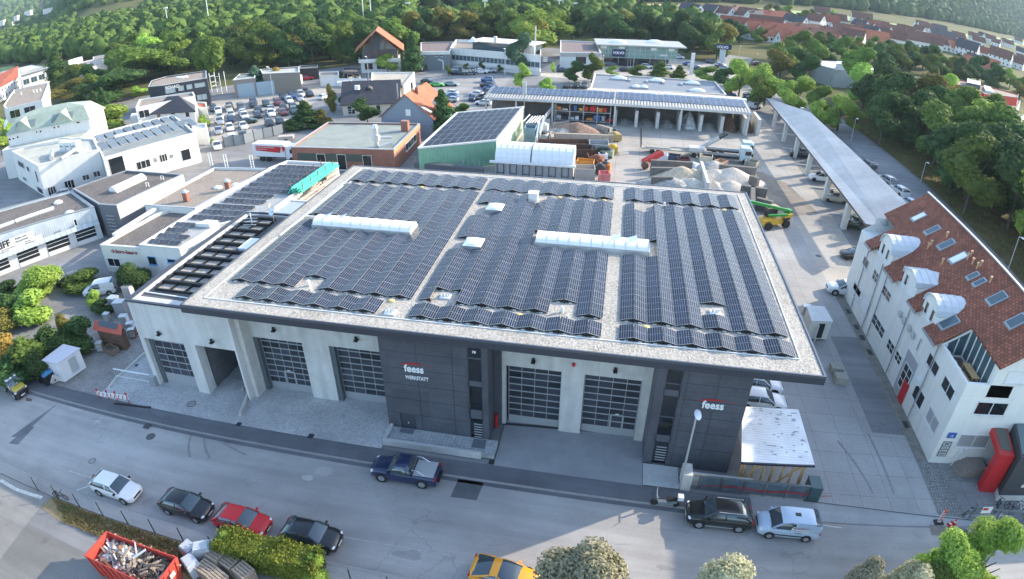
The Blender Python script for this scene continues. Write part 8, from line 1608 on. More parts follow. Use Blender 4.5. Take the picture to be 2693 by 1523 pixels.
# ================================================================ TOWN
def house(t,x,y,deg,w_,l_,ze,roof,label,wall=white,group='houses of the town behind the trees',hip=0):
 X_,Y_=G(t,x,y);c,s=math.cos(R(deg)),math.sin(R(deg));P=[(X_+a*c-b*s,Y_+a*s+b*c)for a,b in((-l_/2,-w_/2),(l_/2,-w_/2),(l_/2,w_/2),(-l_/2,w_/2))];gable('house',label,P,ze,ze+w_*.48,roof,wall,.4,group,hip=hip);FOOT.append((X_-l_/2-3,X_+l_/2+3,Y_-w_/2-3,Y_+w_/2+3))
CN={'r':('red',tile_r),'o':('orange-red',tile_o),'d':('dark grey',tile_d),'b':('brown',tile_b)}
TW=[('t4',760,330,-50,9,11,6,'d'),('t4',880,350,-50,8,10,6,'d'),('t4',1190,330,-50,9,12,5,'d'),('t4',1280,340,-50,8,10,5,'b'),('t4',1420,360,-50,9,15,5,'b'),('t4',1830,410,-50,10,12,5,'b'),('t4',1650,340,40,9,16,5,'b'),('t4',1990,440,30,8,12,5,'d'),('t4',2330,450,20,9,22,5,'r'),('t4',1850,640,-20,11,30,4,'r'),('t4',2250,740,14,11,26,4,'r'),
('t2',230,440,-20,9,20,5,'b'),('t2',480,640,14,10,24,4,'r'),('t2',720,770,14,9,16,4,'r'),('t2',830,400,-50,8,11,5,'d'),('t2',700,360,-50,8,10,5,'d'),('t2',1150,360,-45,9,12,5,'b'),('t2',900,600,20,11,22,4,'b'),('t2',1080,660,15,9,14,4,'b'),('t2',1420,640,12,10,28,4,'b'),('t2',1700,560,10,10,20,4,'b'),('t2',1390,370,0,9,14,5,'r'),('t2',1560,340,0,9,12,5,'b'),('t2',1250,190,0,9,14,5,'b'),('t2',2000,290,-10,10,18,5,'b'),('t2',1400,740,-50,8,12,4,'o'),('t2',1730,730,-50,8,10,4,'b'),('t2',1850,700,-30,9,12,5,'b'),('t2',2130,700,5,11,24,4,'o'),('t2',1980,440,-50,8,11,5,'d'),('t2',2040,540,-50,8,12,5,'b'),('t2',2180,460,0,9,14,5,'r'),('t2',2190,590,-50,8,10,5,'d'),('t2',2370,600,-50,8,12,5,'b'),('t2',2480,560,10,9,22,5,'b'),('t2',2350,470,0,9,12,5,'b'),('t2',60,260,-20,8,12,5,'d'),
('t3',120,420,-20,9,14,5,'b'),('t3',400,420,8,12,30,5,'b'),('t3',660,440,8,11,24,5,'b'),('t3',320,260,-10,9,14,5,'b'),('t3',590,230,-50,8,10,5,'b'),('t3',700,170,0,9,16,5,'b'),('t3',950,200,0,9,16,5,'d'),('t3',1000,310,5,10,26,4,'d'),('t3',820,500,-20,9,14,5,'b'),('t3',1020,500,8,11,26,5,'b'),('t3',1280,560,10,9,16,4,'o'),('t3',1300,350,0,9,14,5,'b'),('t3',1480,620,-40,12,16,6,'d'),('t3',1600,780,-45,7,10,4,'d'),('t3',1800,640,-40,9,12,4,'r'),('t3',1600,300,-30,8,12,4,'b'),('t3',1780,320,-50,9,12,5,'d'),('t3',1680,420,-10,9,14,5,'b'),('t3',1900,360,0,9,16,5,'b'),('t3',2020,440,-40,8,10,5,'b'),('t3',2220,440,0,9,18,5,'b'),('t3',2100,760,-42,12,18,6,'b'),('t3',1700,940,-35,10,20,4,'o'),('t3',1900,900,-40,9,12,4,'o'),('t3',2400,840,-42,9,12,5,'b'),('t3',2500,620,-30,9,14,5,'d'),('t3',2420,380,0,9,16,5,'b'),('t3',2520,800,-20,9,14,5,'b'),('t3',620,130,0,9,14,5,'b'),('t3',40,260,10,9,14,5,'b')]
for i,(t,x,y,dg,w_,l_,ze,rc_)in enumerate(TW):
 px,py=q(t,x,y);reg='behind the dealership' if px<1990 else 'in the near town rows' if py>100+(px-2000)*.13 else 'in the far town rows'
 house(t,x,y,dg,w_,l_,ze-.5,CN[rc_][1],f'white house, {"long " if l_ > 19 else ""}{CN[rc_][0]} roof, {reg}')
bigw,pl_=fpx('white_hall_town','long low white hall front before the brown roofs of the town','building','t3',[(390,480),(870,545),(860,520),(400,455)],6.5,wallm=white,roofm=lgrey)
house('o1',1700,425,10,11,16,5,tile_r,'red-roofed white house alone among the left trees',group=None)
grove([(1740,70),(1990,80),(2190,95),(2400,110),(2693,190),(2693,225),(2500,180),(2300,150),(2100,135),(1900,110),(1800,100)],2200,8.5,31,6,9,'between the houses of the town','garden trees between the town houses',False,40)
grove([(1990,45),(2200,62),(2400,88),(2560,110),(2600,125),(2450,110),(2250,80),(2000,58)],900,11,32,8,11,'at the far edge of the town','trees at the far edge of the town',False,15)
# small settlements glinting on the far left slope, flat roofs among the valley trees
for i,(px,py,w_,l)in enumerate(((75,12,16,'long pale block high on the far left slope'),(125,6,20,'pale apartment block on the far left slope'),(30,42,14,'white far house at the upper left'),(8,38,12,'white far house at the picture corner'),(45,25,10,'small far white house upper left'))):
 v=ray(px,py+12);k=1500/math.hypot(v.x,v.y);X_,Y_=v.x*k,v.y*k;z_=v.z*k+CAMH-6;tag(MB().prism([(X_-w_/2,Y_-8),(X_+w_/2,Y_+w_*.3-8),(X_+w_/2-8,Y_+w_*.3+6),(X_-w_/2-8,Y_+6)],z_-8,z_+3).obj('far_block',white),l,'building')
for(t,P4,z,l)in(('o1',[(1700,230),(2210,160),(2205,120),(1880,170),(1700,190)],9,'long flat school-like roof among the trees at the upper left'),('o1',[(2410,125),(2800,100),(2800,78),(2420,98)],9,'flat grey roof among the trees, upper centre left'),('o2',[(500,245),(1290,205),(1240,180),(560,225)],9,'long flat roof of a sports hall behind the villa'),('o2',[(20,120),(320,110),(320,78),(60,90)],9,'low flat roof in the upper trees'),('o3',[(480,130),(900,140),(900,118),(480,108)],7,'long low roof strip behind the belt of trees')):
 fpx('flat_roof_building',l,'building',t,P4,z,wallm=mat('teal_band_wall',(.20,.26,.27),.6),roofm=lgrey,copm=white,par=.2)
# ================================================================ LAMPS, YARD, SMALL THINGS
def lamp(x,y,h,label,head='arm',rz=0,r=.09,z=0):
 t=thing('street_lamp',label,'street lamp',(x,y,z),R(rz),'street lamps');local('pole',MB().beam((0,0,0),(0,0,h),(2*r,1.2*r),n=10).mesh('pole',lgrey),t)
 hd=MB().beam((0,0,h-.1),(0,-.9,h+.15),(.12,.08),n=8).ball((0,-1.0,h+.15),.42,10,6,sc=(.55,1,.28))if head=='arm' else MB().ball((0,0,h+.1),.42,10,6,sc=(1,1,.45))
 local('lamp_head',hd.mesh('lamp_head',lite,True),t);return t
lx,ly=g(1787,1285);lh=hgt((1787,1285),(1835,1085));
t=thing('street_lamp','tall grey street lamp with a white teardrop head before the right dark block','street lamp',(lx,ly,.0),0,'street lamps');local('pole',MB().beam((0,0,0),(0,0,lh),(.2,.12),n=10).mesh('pole',lgrey),t);local('lamp_head',MB().ball((0,-.35,lh+.1),.6,12,7,sc=(.42,.95,.25)).mesh('lamp_head',lite,True),t)
for(b,tp,l)in((('o2',220,950),('o2',180,640),'white lamp post amid the parking lot'),(('o2',1130,780),('o2',1110,540),'lamp post before the orange-roofed villa'),(('m4',1555,400),('m4',1610,205),'lamp post along the side street, nearer one'),(('o4',890,1350),('o4',950,1135),'lamp post by the bright trees on the side street'),(('o3',2255,620),('o3',2280,440),'lamp post at the junction'),(('o3',25,715),('o3',25,465),'lamp post at the office end'),(('o3',965,700),('o3',978,530),'lamp post before the showroom glass'),(('o2',2435,720),('o2',2430,465),'lamp post by the white office'),(('o3',2030,1240),('o3',2010,560),None),(('o1',1525,930),('o1',1500,800),'short lamp before the dark showroom'),(('o3',2430,600),('o3',2445,515),'lamp post by the roundabout'),(('m4',2390,1250),('m4',2520,920),'thin lamp pole rising behind the tiled roof')):
 if l: B_=q(*b);X_,Y_=g(*B_);h=hgt(B_,q(*tp));lamp(X_,Y_,max(3,min(h,13)),l)
for px,py,tp,l in((450.5,100,(442,22),'floodlight mast left of the red-roofed house'),(557.7,90,(546,-20),'tall floodlight mast at the upper left'),(960,75,(955,-25),'left one of the twin white masts'),(980,75,(973,-25),'right one of the twin white masts'),(1076,60,(1075,10),'lamp mast above the villa'),(1276,60,(1274,4),'floodlight mast in the upper centre'),(1469,48,(1469,2),'floodlight mast behind the dealership trees'),(1478,50,(1480,-2),'second floodlight mast behind the dealership trees'),(1512,45,(1512,10),'short mast behind the dealership trees'),(1312,48,(1312,20),'short mast in the upper centre'),(768,78,(765,45),'short mast by the flat roofs'),(854,70,(853,35),'short mast before the sports hall')):
 X_,Y_=g(px,py+18);h=hgt((px,py+18),tp);t=thing('floodlight_mast',l,'mast',(X_,Y_,0),0,'masts among the trees');local('pole',MB().beam((0,0,0),(0,0,h),(.55,.35),n=8).mesh('pole',whitem),t);local('lamp_head',MB().box(-1.2,1.2,-.3,.3,h,h+.7).mesh('head',whitem),t)
X_,Y_=G('o3',210,1190);t=thing('radio_mast','thin mast with a white antenna box in front of the open shed','mast',(X_,Y_,0));local('pole',MB().beam((0,0,0),(0,0,9),.22,n=8).mesh('pole',grey),t);local('antenna',MB().box(-.45,.45,-.2,.2,6.8,9.6).mesh('antenna',lgrey),t)
X_,Y_=G('o3',1810,710);tag(MB().prism([(X_-.6,Y_-.2),(X_+.6,Y_-.2),(X_+.6,Y_+.2),(X_-.6,Y_+.2)],0,7).obj('banner_pole',white),'tall slim white advertising banner in the dealer yard','banner')
X_,Y_=G('o3',315,660);tag(MB().beam((X_,Y_,0),(X_,Y_,14),.5,n=8).obj('flue_pipe',lgrey),'tall slim pipe at the corner of the white office','pipe')
X_,Y_=G('o2',1430,1230);tag(MB().beam((X_,Y_,0),(X_,Y_,10),.3,n=8).obj('flag_pole',grey),'tall thin grey pole before the blue gabled house','pole')
# fence of grey panels round the lot, wire fence by the street
Pf=[G('t5',x,y+110)for x,y in((430,1360),(615,1330),(805,1300),(985,1240),(1160,1190),(1340,1150),(1530,1100))]
pf=thing('panel_fence','grey panel fence with black posts in front of the parking lot','fence',(*Pf[0],0))
for a,b in zip(Pf,Pf[1:]):
 mb=MB();mb.beam((*a,1.15),(*b,1.15),.06,2.1);mb.obj('fence_panel',mat('fence_grey',(.20,.23,.25),.6),pf)
for a in Pf: mb=MB();mb.beam((*a,0),(*a,2.5),.14);mb.obj('post',black,pf)
wf=thing('wire_fence','dark post and wire fence between the pavement and the dry grass','fence',(-40.4,20.2,0));wires=MB()
for i in range(13): x=-43.0+2.62*i;MB().beam((x,20.22+.01*i,0),(x,20.22+.01*i,1.6),.1,n=6).obj('post',mat('fence_green',(.03,.045,.04),.5),wf)
for z in(.3,.7,1.1,1.4): wires.beam((-43,20.22,z),(-11.6,20.34,z),.008)
wires.obj('wire',grey,wf)
# sliding gate with the company banner
sg=thing('sliding_gate','long grey sliding gate with a printed company banner','gate',(14,32.3,0));gm=mat('gate_steel',(.16,.19,.20),.5,metal=.3);A_,B_=Vector(G('b3',1870,600)),Vector(G('b4',450,700));u=(B_-A_).normalized();L=(B_-A_).length
gp_=lambda s,z,o=0:(A_.x+u.x*s+u.y*o,A_.y+u.y*s-u.x*o,z)
mb=MB();mb.beam(gp_(-1,1.55),gp_(L,1.55),.12,.1);mb.beam(gp_(-.2,.25),gp_(L,.25),.12,.12);mb.obj('gate_rail',gm,sg)
for i in range(6): MB().beam(gp_(L*i/5,0),gp_(L*i/5,1.6),.09).obj('gate_post',gm,sg)
bn_=mat('banner_teal',(.10,.14,.16),.6,var=.4,vscale=1.5)
for i in range(5):
 mb=MB();a,b=gp_(L*i/5+.1,.35,.07),gp_(L*(i+1)/5-.1,.35,.07);mb.poly([a,b,(b[0],b[1],1.48),(a[0],a[1],1.48)]);mb.obj('banner_panel',bn_,sg);c1_,c2_=gp_(L*i/5+.1,.55,.08),gp_(L*(i+1)/5-.1,.55,.08);mb=MB()
 for k in range(4): s0=i*L/5+.15+k*.85;z0=.5+.12*((k*7+i)%3);p1,p2=gp_(s0,z0,.085),gp_(s0+.8,z0+.12,.085);mb.poly([p1,p2,(p2[0],p2[1],p2[2]+.07),(p1[0],p1[1],p1[2]+.08)])
 mb.obj('banner_stripe',redp,sg)
X_=gp_(L+.1,0);MB().box(X_[0],X_[0]+.9,X_[1]-.1,X_[1]+1.2,0,1.5).obj('gate_motor',mat('gate_motor',(.05,.10,.11),.5),sg)
sg2=thing('sign_gate','grey gate section with pale lettering and a notice board by the bicycles','gate',(*G('b4',2140,930),0));A2,B2=Vector(G('b4',2010,890)),Vector(G('b4',2720,960));u2=(B2-A2).normalized();L2=(B2-A2).length;mb=MB()
for z in(.3,1.5): mb.beam((*A2,z),(*B2,z),.1)
for i in range(36): p=A2+u2*L2*i/35;mb.beam((*p,.3),(*p,1.5),.03)
mb.obj('rail',gm,sg2);o=text('feess','lettering',.7,(A2.x+u2.x*2.6,A2.y+u2.y*2.6-.08,.75),(R(90),0,math.atan2(u2.y,u2.x)),lgrey,sg2,ext=.01,bold=.02)
for i in range(4): p=A2+u2*L2*i/3;MB().beam((*p,0),(*p,1.6),.12).obj('post',gm,sg2)
p=A2+u2*1.0;nb=MB().box(p.x-.5,p.x+.5,p.y-.25,p.y-.18,1.2,1.85).obj('notice_board',white,sg2);MB().box(p.x-.45,p.x+.05,p.y-.27,p.y-.26,1.55,1.8).obj('notice_print',redp,nb)
def striped_post(t,x,y,h,label,w_=.3,flat=True,lean=0):
 X_,Y_=G(t,x,y,.05);th=thing('warning_post',label,'traffic beacon',(X_,Y_,.02),R(lean),'red and white beacons');local('foot',MB().box(-.4,.4,-.25,.25,0,.12).mesh('foot',black),th);local('board',MB().box(-w_/2,w_/2,-.04,.04,.12,h).mesh('board',whitem),th);mb=MB()
 for i in range(4): z=.2+i*(h-.2)/4;mb.poly([(-w_/2,-.045,z),(w_/2,-.045,z+.16),(w_/2,-.045,z+.34),(-w_/2,-.045,z+.18)]);mb.poly([(-w_/2,.045,z+.18),(w_/2,.045,z+.34),(w_/2,.045,z+.16),(-w_/2,.045,z)])
 local('stripe',mb.mesh('stripe',redp),th);local('warning_light',MB().ball((0,0,h+.1),.13,8,5).mesh('light',mat('lamp_orange',(.7,.12,.04),.3)),th)
striped_post('b4',1730,915,1.35,'red and white beacon on a black foot at the gate');striped_post('b4',2020,1020,1.2,'tilted red and white beacon above the corner trees',.34,lean=20)
for dx in(-.3,.2): X_,Y_=G('b4',1860,935);t=thing('traffic_cone','red and white traffic cone beside the beacon','traffic cone',(X_+dx,Y_+dx*.3,.03),0,'traffic cones by the gate');local('cone',MB().cyl(0,0,.03,.55,.16,.03,10).mesh('cone',redp),t);local('base',MB().box(-.2,.2,-.2,.2,0,.03).mesh('base',redp),t);local('band',MB().cyl(0,0,.2,.34,.118,.083,10).mesh('band',white),t)
# timber shelter with the ribbed roof
ts=thing('timber_shelter','open timber shelter with a white ribbed roof scattered with grey spots','shelter',(14.5,35,0));zr_=2.95
P=[G('l4',390,1190,3.1),G('b4',545,365,2.75),G('b4',-155,335,2.75),G('l4',-150,1160,3.1)]
rib=stripes('white_ribbed_roof',(.80,.82,.84),(.68,.71,.75),(0,1,0),.26,.3,.5,bump=.2)
mb=MB();zz_=[3.1,2.75,2.75,3.1];mb.poly([(P[i][0],P[i][1],zz_[i])for i in range(4)][::-1]);mb.poly([(P[i][0],P[i][1],zz_[i]-.1)for i in range(4)])
for i in range(4): j=(i+1)%4;mb.poly([(P[i][0],P[i][1],zz_[i]-.1),(P[j][0],P[j][1],zz_[j]-.1),(P[j][0],P[j][1],zz_[j]),(P[i][0],P[i][1],zz_[i])])
mb.obj('roof',rib,ts);mb=MB();mb.beam((P[1][0],P[1][1]-.05,2.68),(P[2][0],P[2][1]-.05,2.68),.14,.16);mb.obj('gutter',mat('blue_black_gutter',(.02,.025,.05),.4),ts)
mb=MB();rr=random.Random(4);xa,xb=P[2][0]+.3,P[1][0]-.4;ya,yb=P[1][1]+.2,P[0][1]-.3
for i in range(60): x,y=rr.uniform(xa,xb),rr.uniform(ya,yb);z=2.755+.35*(y-P[1][1])/(P[0][1]-P[1][1])+.012;s=rr.uniform(.06,.2);mb.poly([(x-s,y-.05,z),(x+s,y-.05,z),(x+s,y+.05,z),(x-s,y+.05,z)])
mb.obj('roof_spot',mat('roof_moss',(.30,.33,.37),.8),ts)
for x in(P[2][0]+.4,(P[1][0]+P[2][0])/2,P[1][0]-.5):
 for y in(P[1][1]+.4,P[0][1]-.4): MB().beam((x,y,0),(x,y,2.65),.16).obj('post',wood,ts)
mb=MB()
for i in range(7): x=P[2][0]+.6+i*(P[1][0]-P[2][0]-1.2)/6;mb.beam((x,P[1][1]+.35,0),(x,P[1][1]+.35,2.6),.12)
mb.beam((P[1][0]-2.4,P[1][1]+.3,.1),(P[1][0]-.5,P[1][1]+.3,2.5),.12);mb.beam((P[2][0]+.5,P[1][1]+.3,.1),(P[2][0]+2.2,P[1][1]+.3,2.5),.12);mb.obj('brace',wood,ts)
# skip container with scrap, pallets
rc=thing('red_skip','long open red steel skip heaped with scrap timber and pallets','skip',(-33,15,0));H_=2.3
c=[G('b1',1015,995,H_),G('b1',1700,1245,H_),G('b1',1480,1540,H_),G('b1',800,1230,H_)]
rs_=mat('skip_red',(.50,.065,.045),.5,var=.12,vscale=2);C4=[Vector(p)for p in c];cc=sum(C4,Vector((0,0)))/4
mb=MB();inn=[v+(cc-v).normalized()*.16 for v in C4];btm=[v+(cc-v).normalized()*.35 for v in C4]
for i in range(4):
 j=(i+1)%4;mb.poly([(*btm[i],.15),(*btm[j],.15),(*C4[j],H_),(*C4[i],H_)]);mb.poly([(*btm[j],.2),(*btm[i],.2),(*inn[i],H_),(*inn[j],H_)]);mb.poly([(*C4[i],H_),(*C4[j],H_),(*inn[j],H_+.005),(*inn[i],H_+.005)])
mb.poly([(*p,.2)for p in btm]);mb.obj('skip_body',rs_,rc);rb_=MB()
for i in(0,1,2,3):
 j=(i+1)%4;n=9 if(C4[j]-C4[i]).length>4 else 4
 for k in range(n): f=(k+.5)/n;a,b=btm[i]+(btm[j]-btm[i])*f,C4[i]+(C4[j]-C4[i])*f;nrm=(C4[j]-C4[i]).normalized();nrm=Vector((nrm.y,-nrm.x));nrm=nrm if nrm.dot(a-cc)>0 else-nrm;rb_.beam((*(a+nrm*.04),.2),(*(b+nrm*.04),H_-.05),.10,.07)
rb_.obj('rib',rs_,rc);lb=MB();a,b=C4[1]+(C4[2]-C4[1])*.3,C4[1]+(C4[2]-C4[1])*.5;nrm=(C4[2]-C4[1]).normalized();nrm=Vector((-nrm.y,nrm.x));nrm=nrm if nrm.dot(a-cc)>0 else-nrm
lb.poly([(*(a+nrm*.13),1.5),(*(b+nrm*.13),1.5),(*(b+nrm*.15),2.0),(*(a+nrm*.15),2.0)]);lb.poly([(*(a+nrm*.13),1.5),(*(a+nrm*.15),2.0),(*(b+nrm*.15),2.0),(*(b+nrm*.13),1.5)]);lb.obj('label_plate',white,rc)
rr=random.Random(9);scm=[mat('scrap_white',(.62,.62,.60),.7),palw,mat('scrap_grey',(.22,.21,.20),.8),mat('scrap_dark',(.07,.065,.06),.8),mat('scrap_orange',(.45,.2,.09),.8)]
e1,e2=inn[1]-inn[0],inn[3]-inn[0];sc_=MB()
for i in range(330):
 u,v=rr.uniform(.06,.94),rr.uniform(.08,.92);p=inn[0]+e1*u+e2*v;z=1.35+.75*math.sin(math.pi*u)*math.sin(math.pi*v)*rr.uniform(.5,1.1)+rr.uniform(0,.25);a=rr.uniform(0,3.14);L=rr.uniform(.25,1.2)
 mi=(3 if rr.random()<.4 else 1)if u>.55 else rr.choice([0,0,1,2,4 if .3<u<.45 and v>.4 else 0]);sc_.beam((p.x,p.y,z),(p.x+L*math.cos(a)*.8,p.y+L*math.sin(a)*.8,z+rr.uniform(-.25,.25)),rr.uniform(.06,.22),rr.uniform(.03,.1),mi)
tag(sc_.obj('scrap_load',scm),'mixed heap of broken boards and white offcuts in the red skip','scrap',kind='stuff')
sb=MB();sb.poly([(*(inn[0]+e1*.04+e2*.05),1.35),(*(inn[0]+e1*.96+e2*.05),1.35),(*(inn[0]+e1*.96+e2*.95),1.35),(*(inn[0]+e1*.04+e2*.95),1.35)]);tag(sb.obj('scrap_bed',scm[2]),'dark rubble under the scrap in the red skip','rubble',kind='stuff')
def pallet_mesh():
 mb=MB()
 for i in range(5): mb.box(-.6,.6,-.4+i*.17,-.28+i*.17,.12,.145)
 for y in(-.36,0,.32): mb.box(-.6,.6,y-.04,y+.06,0,.02)
 for x in(-.55,0,.5): mb.box(x-.03,x+.07,-.4,.4,.02,.12)
 return mb.mesh('pallet',palw)
PM=pallet_mesh();wrap=mat('wrapped_load',(.42,.46,.50),.3,var=.1,vscale=3)
def stack(t,x,y,n,h,a,label,load=False):
 X_,Y_=G(t,x,y,h)
 if load: th=thing('wrapped_pallet',label,'pallet load',(X_,Y_,.02),R(a),'film-wrapped pallet loads');local('pallet',PM,th);local('load',MB().prism([(-.58,-.44),(.58,-.44),(.62,.44),(-.6,.42)],.15,h-.1).prism([(-.5,-.38),(.5,-.38),(.5,.38),(-.5,.38)],h-.099,h).mesh('load',wrap),th);return
 th=thing('pallet_stack',label,'pallet stack',(X_,Y_,.02),R(a),'stacks of wooden pallets')
 for i in range(n): local('pallet',PM,th,(rr.uniform(-.03,.03),rr.uniform(-.03,.03),i*.15),sc=(1.05,1.25,1))
for a in(('b1',1795,1135,0,1.2,-18,'lower film-wrapped load at the back of the group',True),('b1',1915,1130,0,1.7,30,'tall film-wrapped load in the middle',True),('b1',1810,1270,0,1.5,-30,'film-wrapped load touching the red skip end',True)): stack(*a)
for a in(('b1',2055,1210,9,1.3,-15,'pallet stack right of the tall wrapped load'),('b1',2185,1270,8,1.2,-18,'pallet stack nearest the hedge'),('b1',1965,1335,8,1.2,-15,'pallet stack beside the wrapped load'),('b1',2325,1365,9,1.3,-22,'pallet stack under the hedge end'),('b1',2075,1430,8,1.2,-20,'pallet stack at the lower picture edge')): stack(*a)
# container, bins, tin hut, trailer sign at the left
X_,Y_=G('l1',600,880);ca=[G('l1',410,715,2.5),G('l1',545,745,2.5),G('l1',755,605,2.5),G('l1',605,570,2.5)]
ct=thing('site_container','small white site container with a pale shutter by the hedge','container',(*cen(ca),0));MB().prism(ca,.1,2.4).obj('container_body',mat('container_white',(.66,.66,.68),.6,var=.05),ct);MB().prism(inset(ca,-.12),2.401,2.5).obj('roof',mat('lilac_roof',(.55,.54,.60),.5),ct);A,B=ca[1],ca[2];mb=MB();s0=onwall(*q('l1',640,700),A,B)[0];s1=onwall(*q('l1',740,730),A,B)[0];wbox(mb,A,B,s0,s1,.5,2.1,.005,.05);mb.obj('shutter',lgrey,ct)
for(x,y,m_,l)in((390,860,'yellow_lid','recycling bin with a yellow lid beside the off-road car'),(450,885,'blue_lid','recycling bin with a blue lid next to the warning sign')):
 X_,Y_=G('l1',x,y,.5);t=thing('recycling_bin',l,'bin',(X_,Y_,.02),R(-15),'recycling bins');local('bin_body',MB().box(-.9,.9,-.6,.6,.1,1.2).mesh('bin',black),t);lm=MB();n=8
 for i in range(n): a0,a1=math.pi*i/n,math.pi*(i+1)/n;lm.poly([(-.92,-.62*math.cos(a0),1.2+.4*math.sin(a0)),(.92,-.62*math.cos(a0),1.2+.4*math.sin(a0)),(.92,-.62*math.cos(a1),1.2+.4*math.sin(a1)),(-.92,-.62*math.cos(a1),1.2+.4*math.sin(a1))])
 lm.poly([(.92,-.62*math.cos(math.pi*i/n),1.2+.4*math.sin(math.pi*i/n))for i in range(n+1)]);lm.poly([(-.92,-.62*math.cos(math.pi*i/n),1.2+.4*math.sin(math.pi*i/n))for i in range(n+1)]);local('lid',lm.mesh('lid',mat(m_,(.62,.55,.04)if 'y'==m_[0]else(.08,.25,.5),.4)),t)
a,b,c_=G('l1',485,955),G('l1',610,905),G('l1',505,860,1.5);t=thing('warning_triangle','large white triangular roadworks sign lying against the bins','sign',(*a,0));mb=MB();mb.poly([(*a,.1),(*b,.15),(*c_,1.5)]);mb.poly([(a[0],a[1]+.05,.1),(c_[0],c_[1]+.05,1.5),(b[0],b[1]+.05,.15)]);mb.obj('sign_plate',white,t);mb=MB()
for p,r_2 in(((*a,.1),(*b,.15)),((*b,.15),(*c_,1.5)),((*c_,1.5),(*a,.1))): mb.beam(p,r_2,.06,.06)
mb.obj('sign_edge',whitem,t);m0=((a[0]+b[0]+c_[0])/3,(a[1]+b[1]+c_[1])/3-.04);MB().beam((m0[0],m0[1],.4),(m0[0]-.1,m0[1],.95),.16,.03).obj('symbol',black,t)
hp=[G('l1',880,405,2.6),G('l1',1160,465,2.4),G('l1',1215,370,2.6),G('l1',960,320,2.8)];hx=thing('tin_roof_hut','weathered timber hut with a red tin roof and grey felt ridge','hut',(*cen(hp),0));MB().prism(inset(hp,.3),0,2.1).obj('hut_wall',mat('old_brown_wood',(.13,.075,.05),.9,var=.3,vscale=2),hx)
mb=MB();m01=[(hp[0][0]+hp[3][0])/2,(hp[0][1]+hp[3][1])/2,3.1];m12=[(hp[1][0]+hp[2][0])/2,(hp[1][1]+hp[2][1])/2,3.0];mb.poly([(*hp[0],2.3),(*hp[1],2.2),tuple(m12),tuple(m01)]);mb.poly([(*hp[2],2.3),(*hp[3],2.4),tuple(m01),tuple(m12)]);mb.obj('roof',stripes('red_tin',(.50,.10,.06),(.42,.08,.05),(1,0,0),.25,.3,.6,bump=.3),hx)
mb=MB();f=lambda t_,s_: tuple(Vector(m01)*(1-t_)+Vector(m12)*t_+(Vector((*hp[0],2.3))-Vector(m01))*s_+Vector((0,0,.05)));mb.poly([f(.15,.55),f(.85,.6),f(.85,0),f(.15,0)]);mb.obj('felt_patch',mat('slate_felt',(.08,.10,.12),.7),hx)
junk=random.Random(12);jm=[whitem,mat('rust_panel',(.25,.09,.05),.8),grey,palw,dark]
for i,(x,y,s,m_,l)in enumerate(((1190,330,1.0,0,'white enamel sink unit behind the tin hut'),(1250,390,.9,0,'white appliance beside the wing wall'),(1260,440,.8,1,'rusty sheet by the wing wall'),(1020,290,.8,2,'steel kitchen unit behind the hut'),(1100,180,1.3,2,'tall grey locker beside the wing'),(1160,230,1.4,2,'tall steel locker nearer the wall'),(1230,60,1.2,0,'white topped cabinet by the dark bush'),(1290,400,.7,1,'rusty drum at the wall foot'),(880,550,.9,0,'white box on the junk trailer'),(950,570,.8,3,'timber box next to the stone trough'))):
 X_,Y_=G('l1',x,y,.8);t=thing('discarded_appliance',l,'appliance',(X_,Y_,.02),R(junk.uniform(0,40)),'discarded appliances beside the wing');h=s*1.3;local('case',MB().box(-.45*s,.45*s,-.35*s,.35*s,.05,h).mesh('case',jm[m_]),t);local('top_plate',MB().box(-.48*s,.48*s,-.38*s,.38*s,h,h+.06).mesh('top',lgrey),t);local('door',MB().box(-.4*s,.4*s,-.37*s,-.352*s,.15,h-.1).mesh('door',lgrey),t)
tr_=[G('l1',980,590,.7),G('l1',1060,640,.7),G('l1',1135,590,.7),G('l1',1050,550,.7)];tg2=thing('stone_trough','shallow brown open trough before the tin hut','trough',(*cen(tr_),0));mb=MB();io=inset(tr_,.12);pc=ccw(tr_)
for i in range(4): j=(i+1)%4;mb.poly([(*pc[i],0),(*pc[j],0),(*pc[j],.7),(*pc[i],.7)]);mb.poly([(*io[j],.3),(*io[i],.3),(*io[i],.7),(*io[j],.7)]);mb.poly([(*pc[i],.7),(*pc[j],.7),(*io[j],.7),(*io[i],.7)])
mb.poly([(*p,.3)for p in io]);mb.obj('trough_body',mat('trough_brown',(.20,.15,.11),.9,var=.2),tg2)
# cold store container and stone blocks in the drive
cs=[G('l4',520,340,2.55),G('l4',715,345,2.55),G('l4',635,205,2.55),G('l4',470,195,2.55)]
co_=thing('cold_container','cream insulated container with its narrow door ajar in the drive','container',(*cen(cs),0));MB().prism(cs,.25,2.5).obj('container_body',mat('cream_panel',(.68,.67,.60),.6,var=.06),co_);MB().prism(inset(cs,-.05),2.501,2.56).obj('roof',white,co_);pc=ccw(cs);lo=min(range(4),key=lambda i: pc[i][1]+pc[(i+1)%4][1]);A,B=pc[lo],pc[(lo+1)%4];mb=MB();wbox(mb,A,B,.9,1.6,.4,2.2,.005,.03);mb.obj('doorway',black,co_);mb=MB();e=(Vector(B)-Vector(A)).normalized();mb.beam((A[0]+e.x*.85,A[1]-.1,1.3),(A[0]+e.x*.6,A[1]-.75,1.3),.06,1.8);mb.obj('door',white,co_);mb=MB()
mb.box(cs[3][0]-.2,cs[2][0]-1.2,cs[3][1]+.1,cs[3][1]+.8,1.2,2.3);mb.obj('cooling_unit',lgrey,co_)
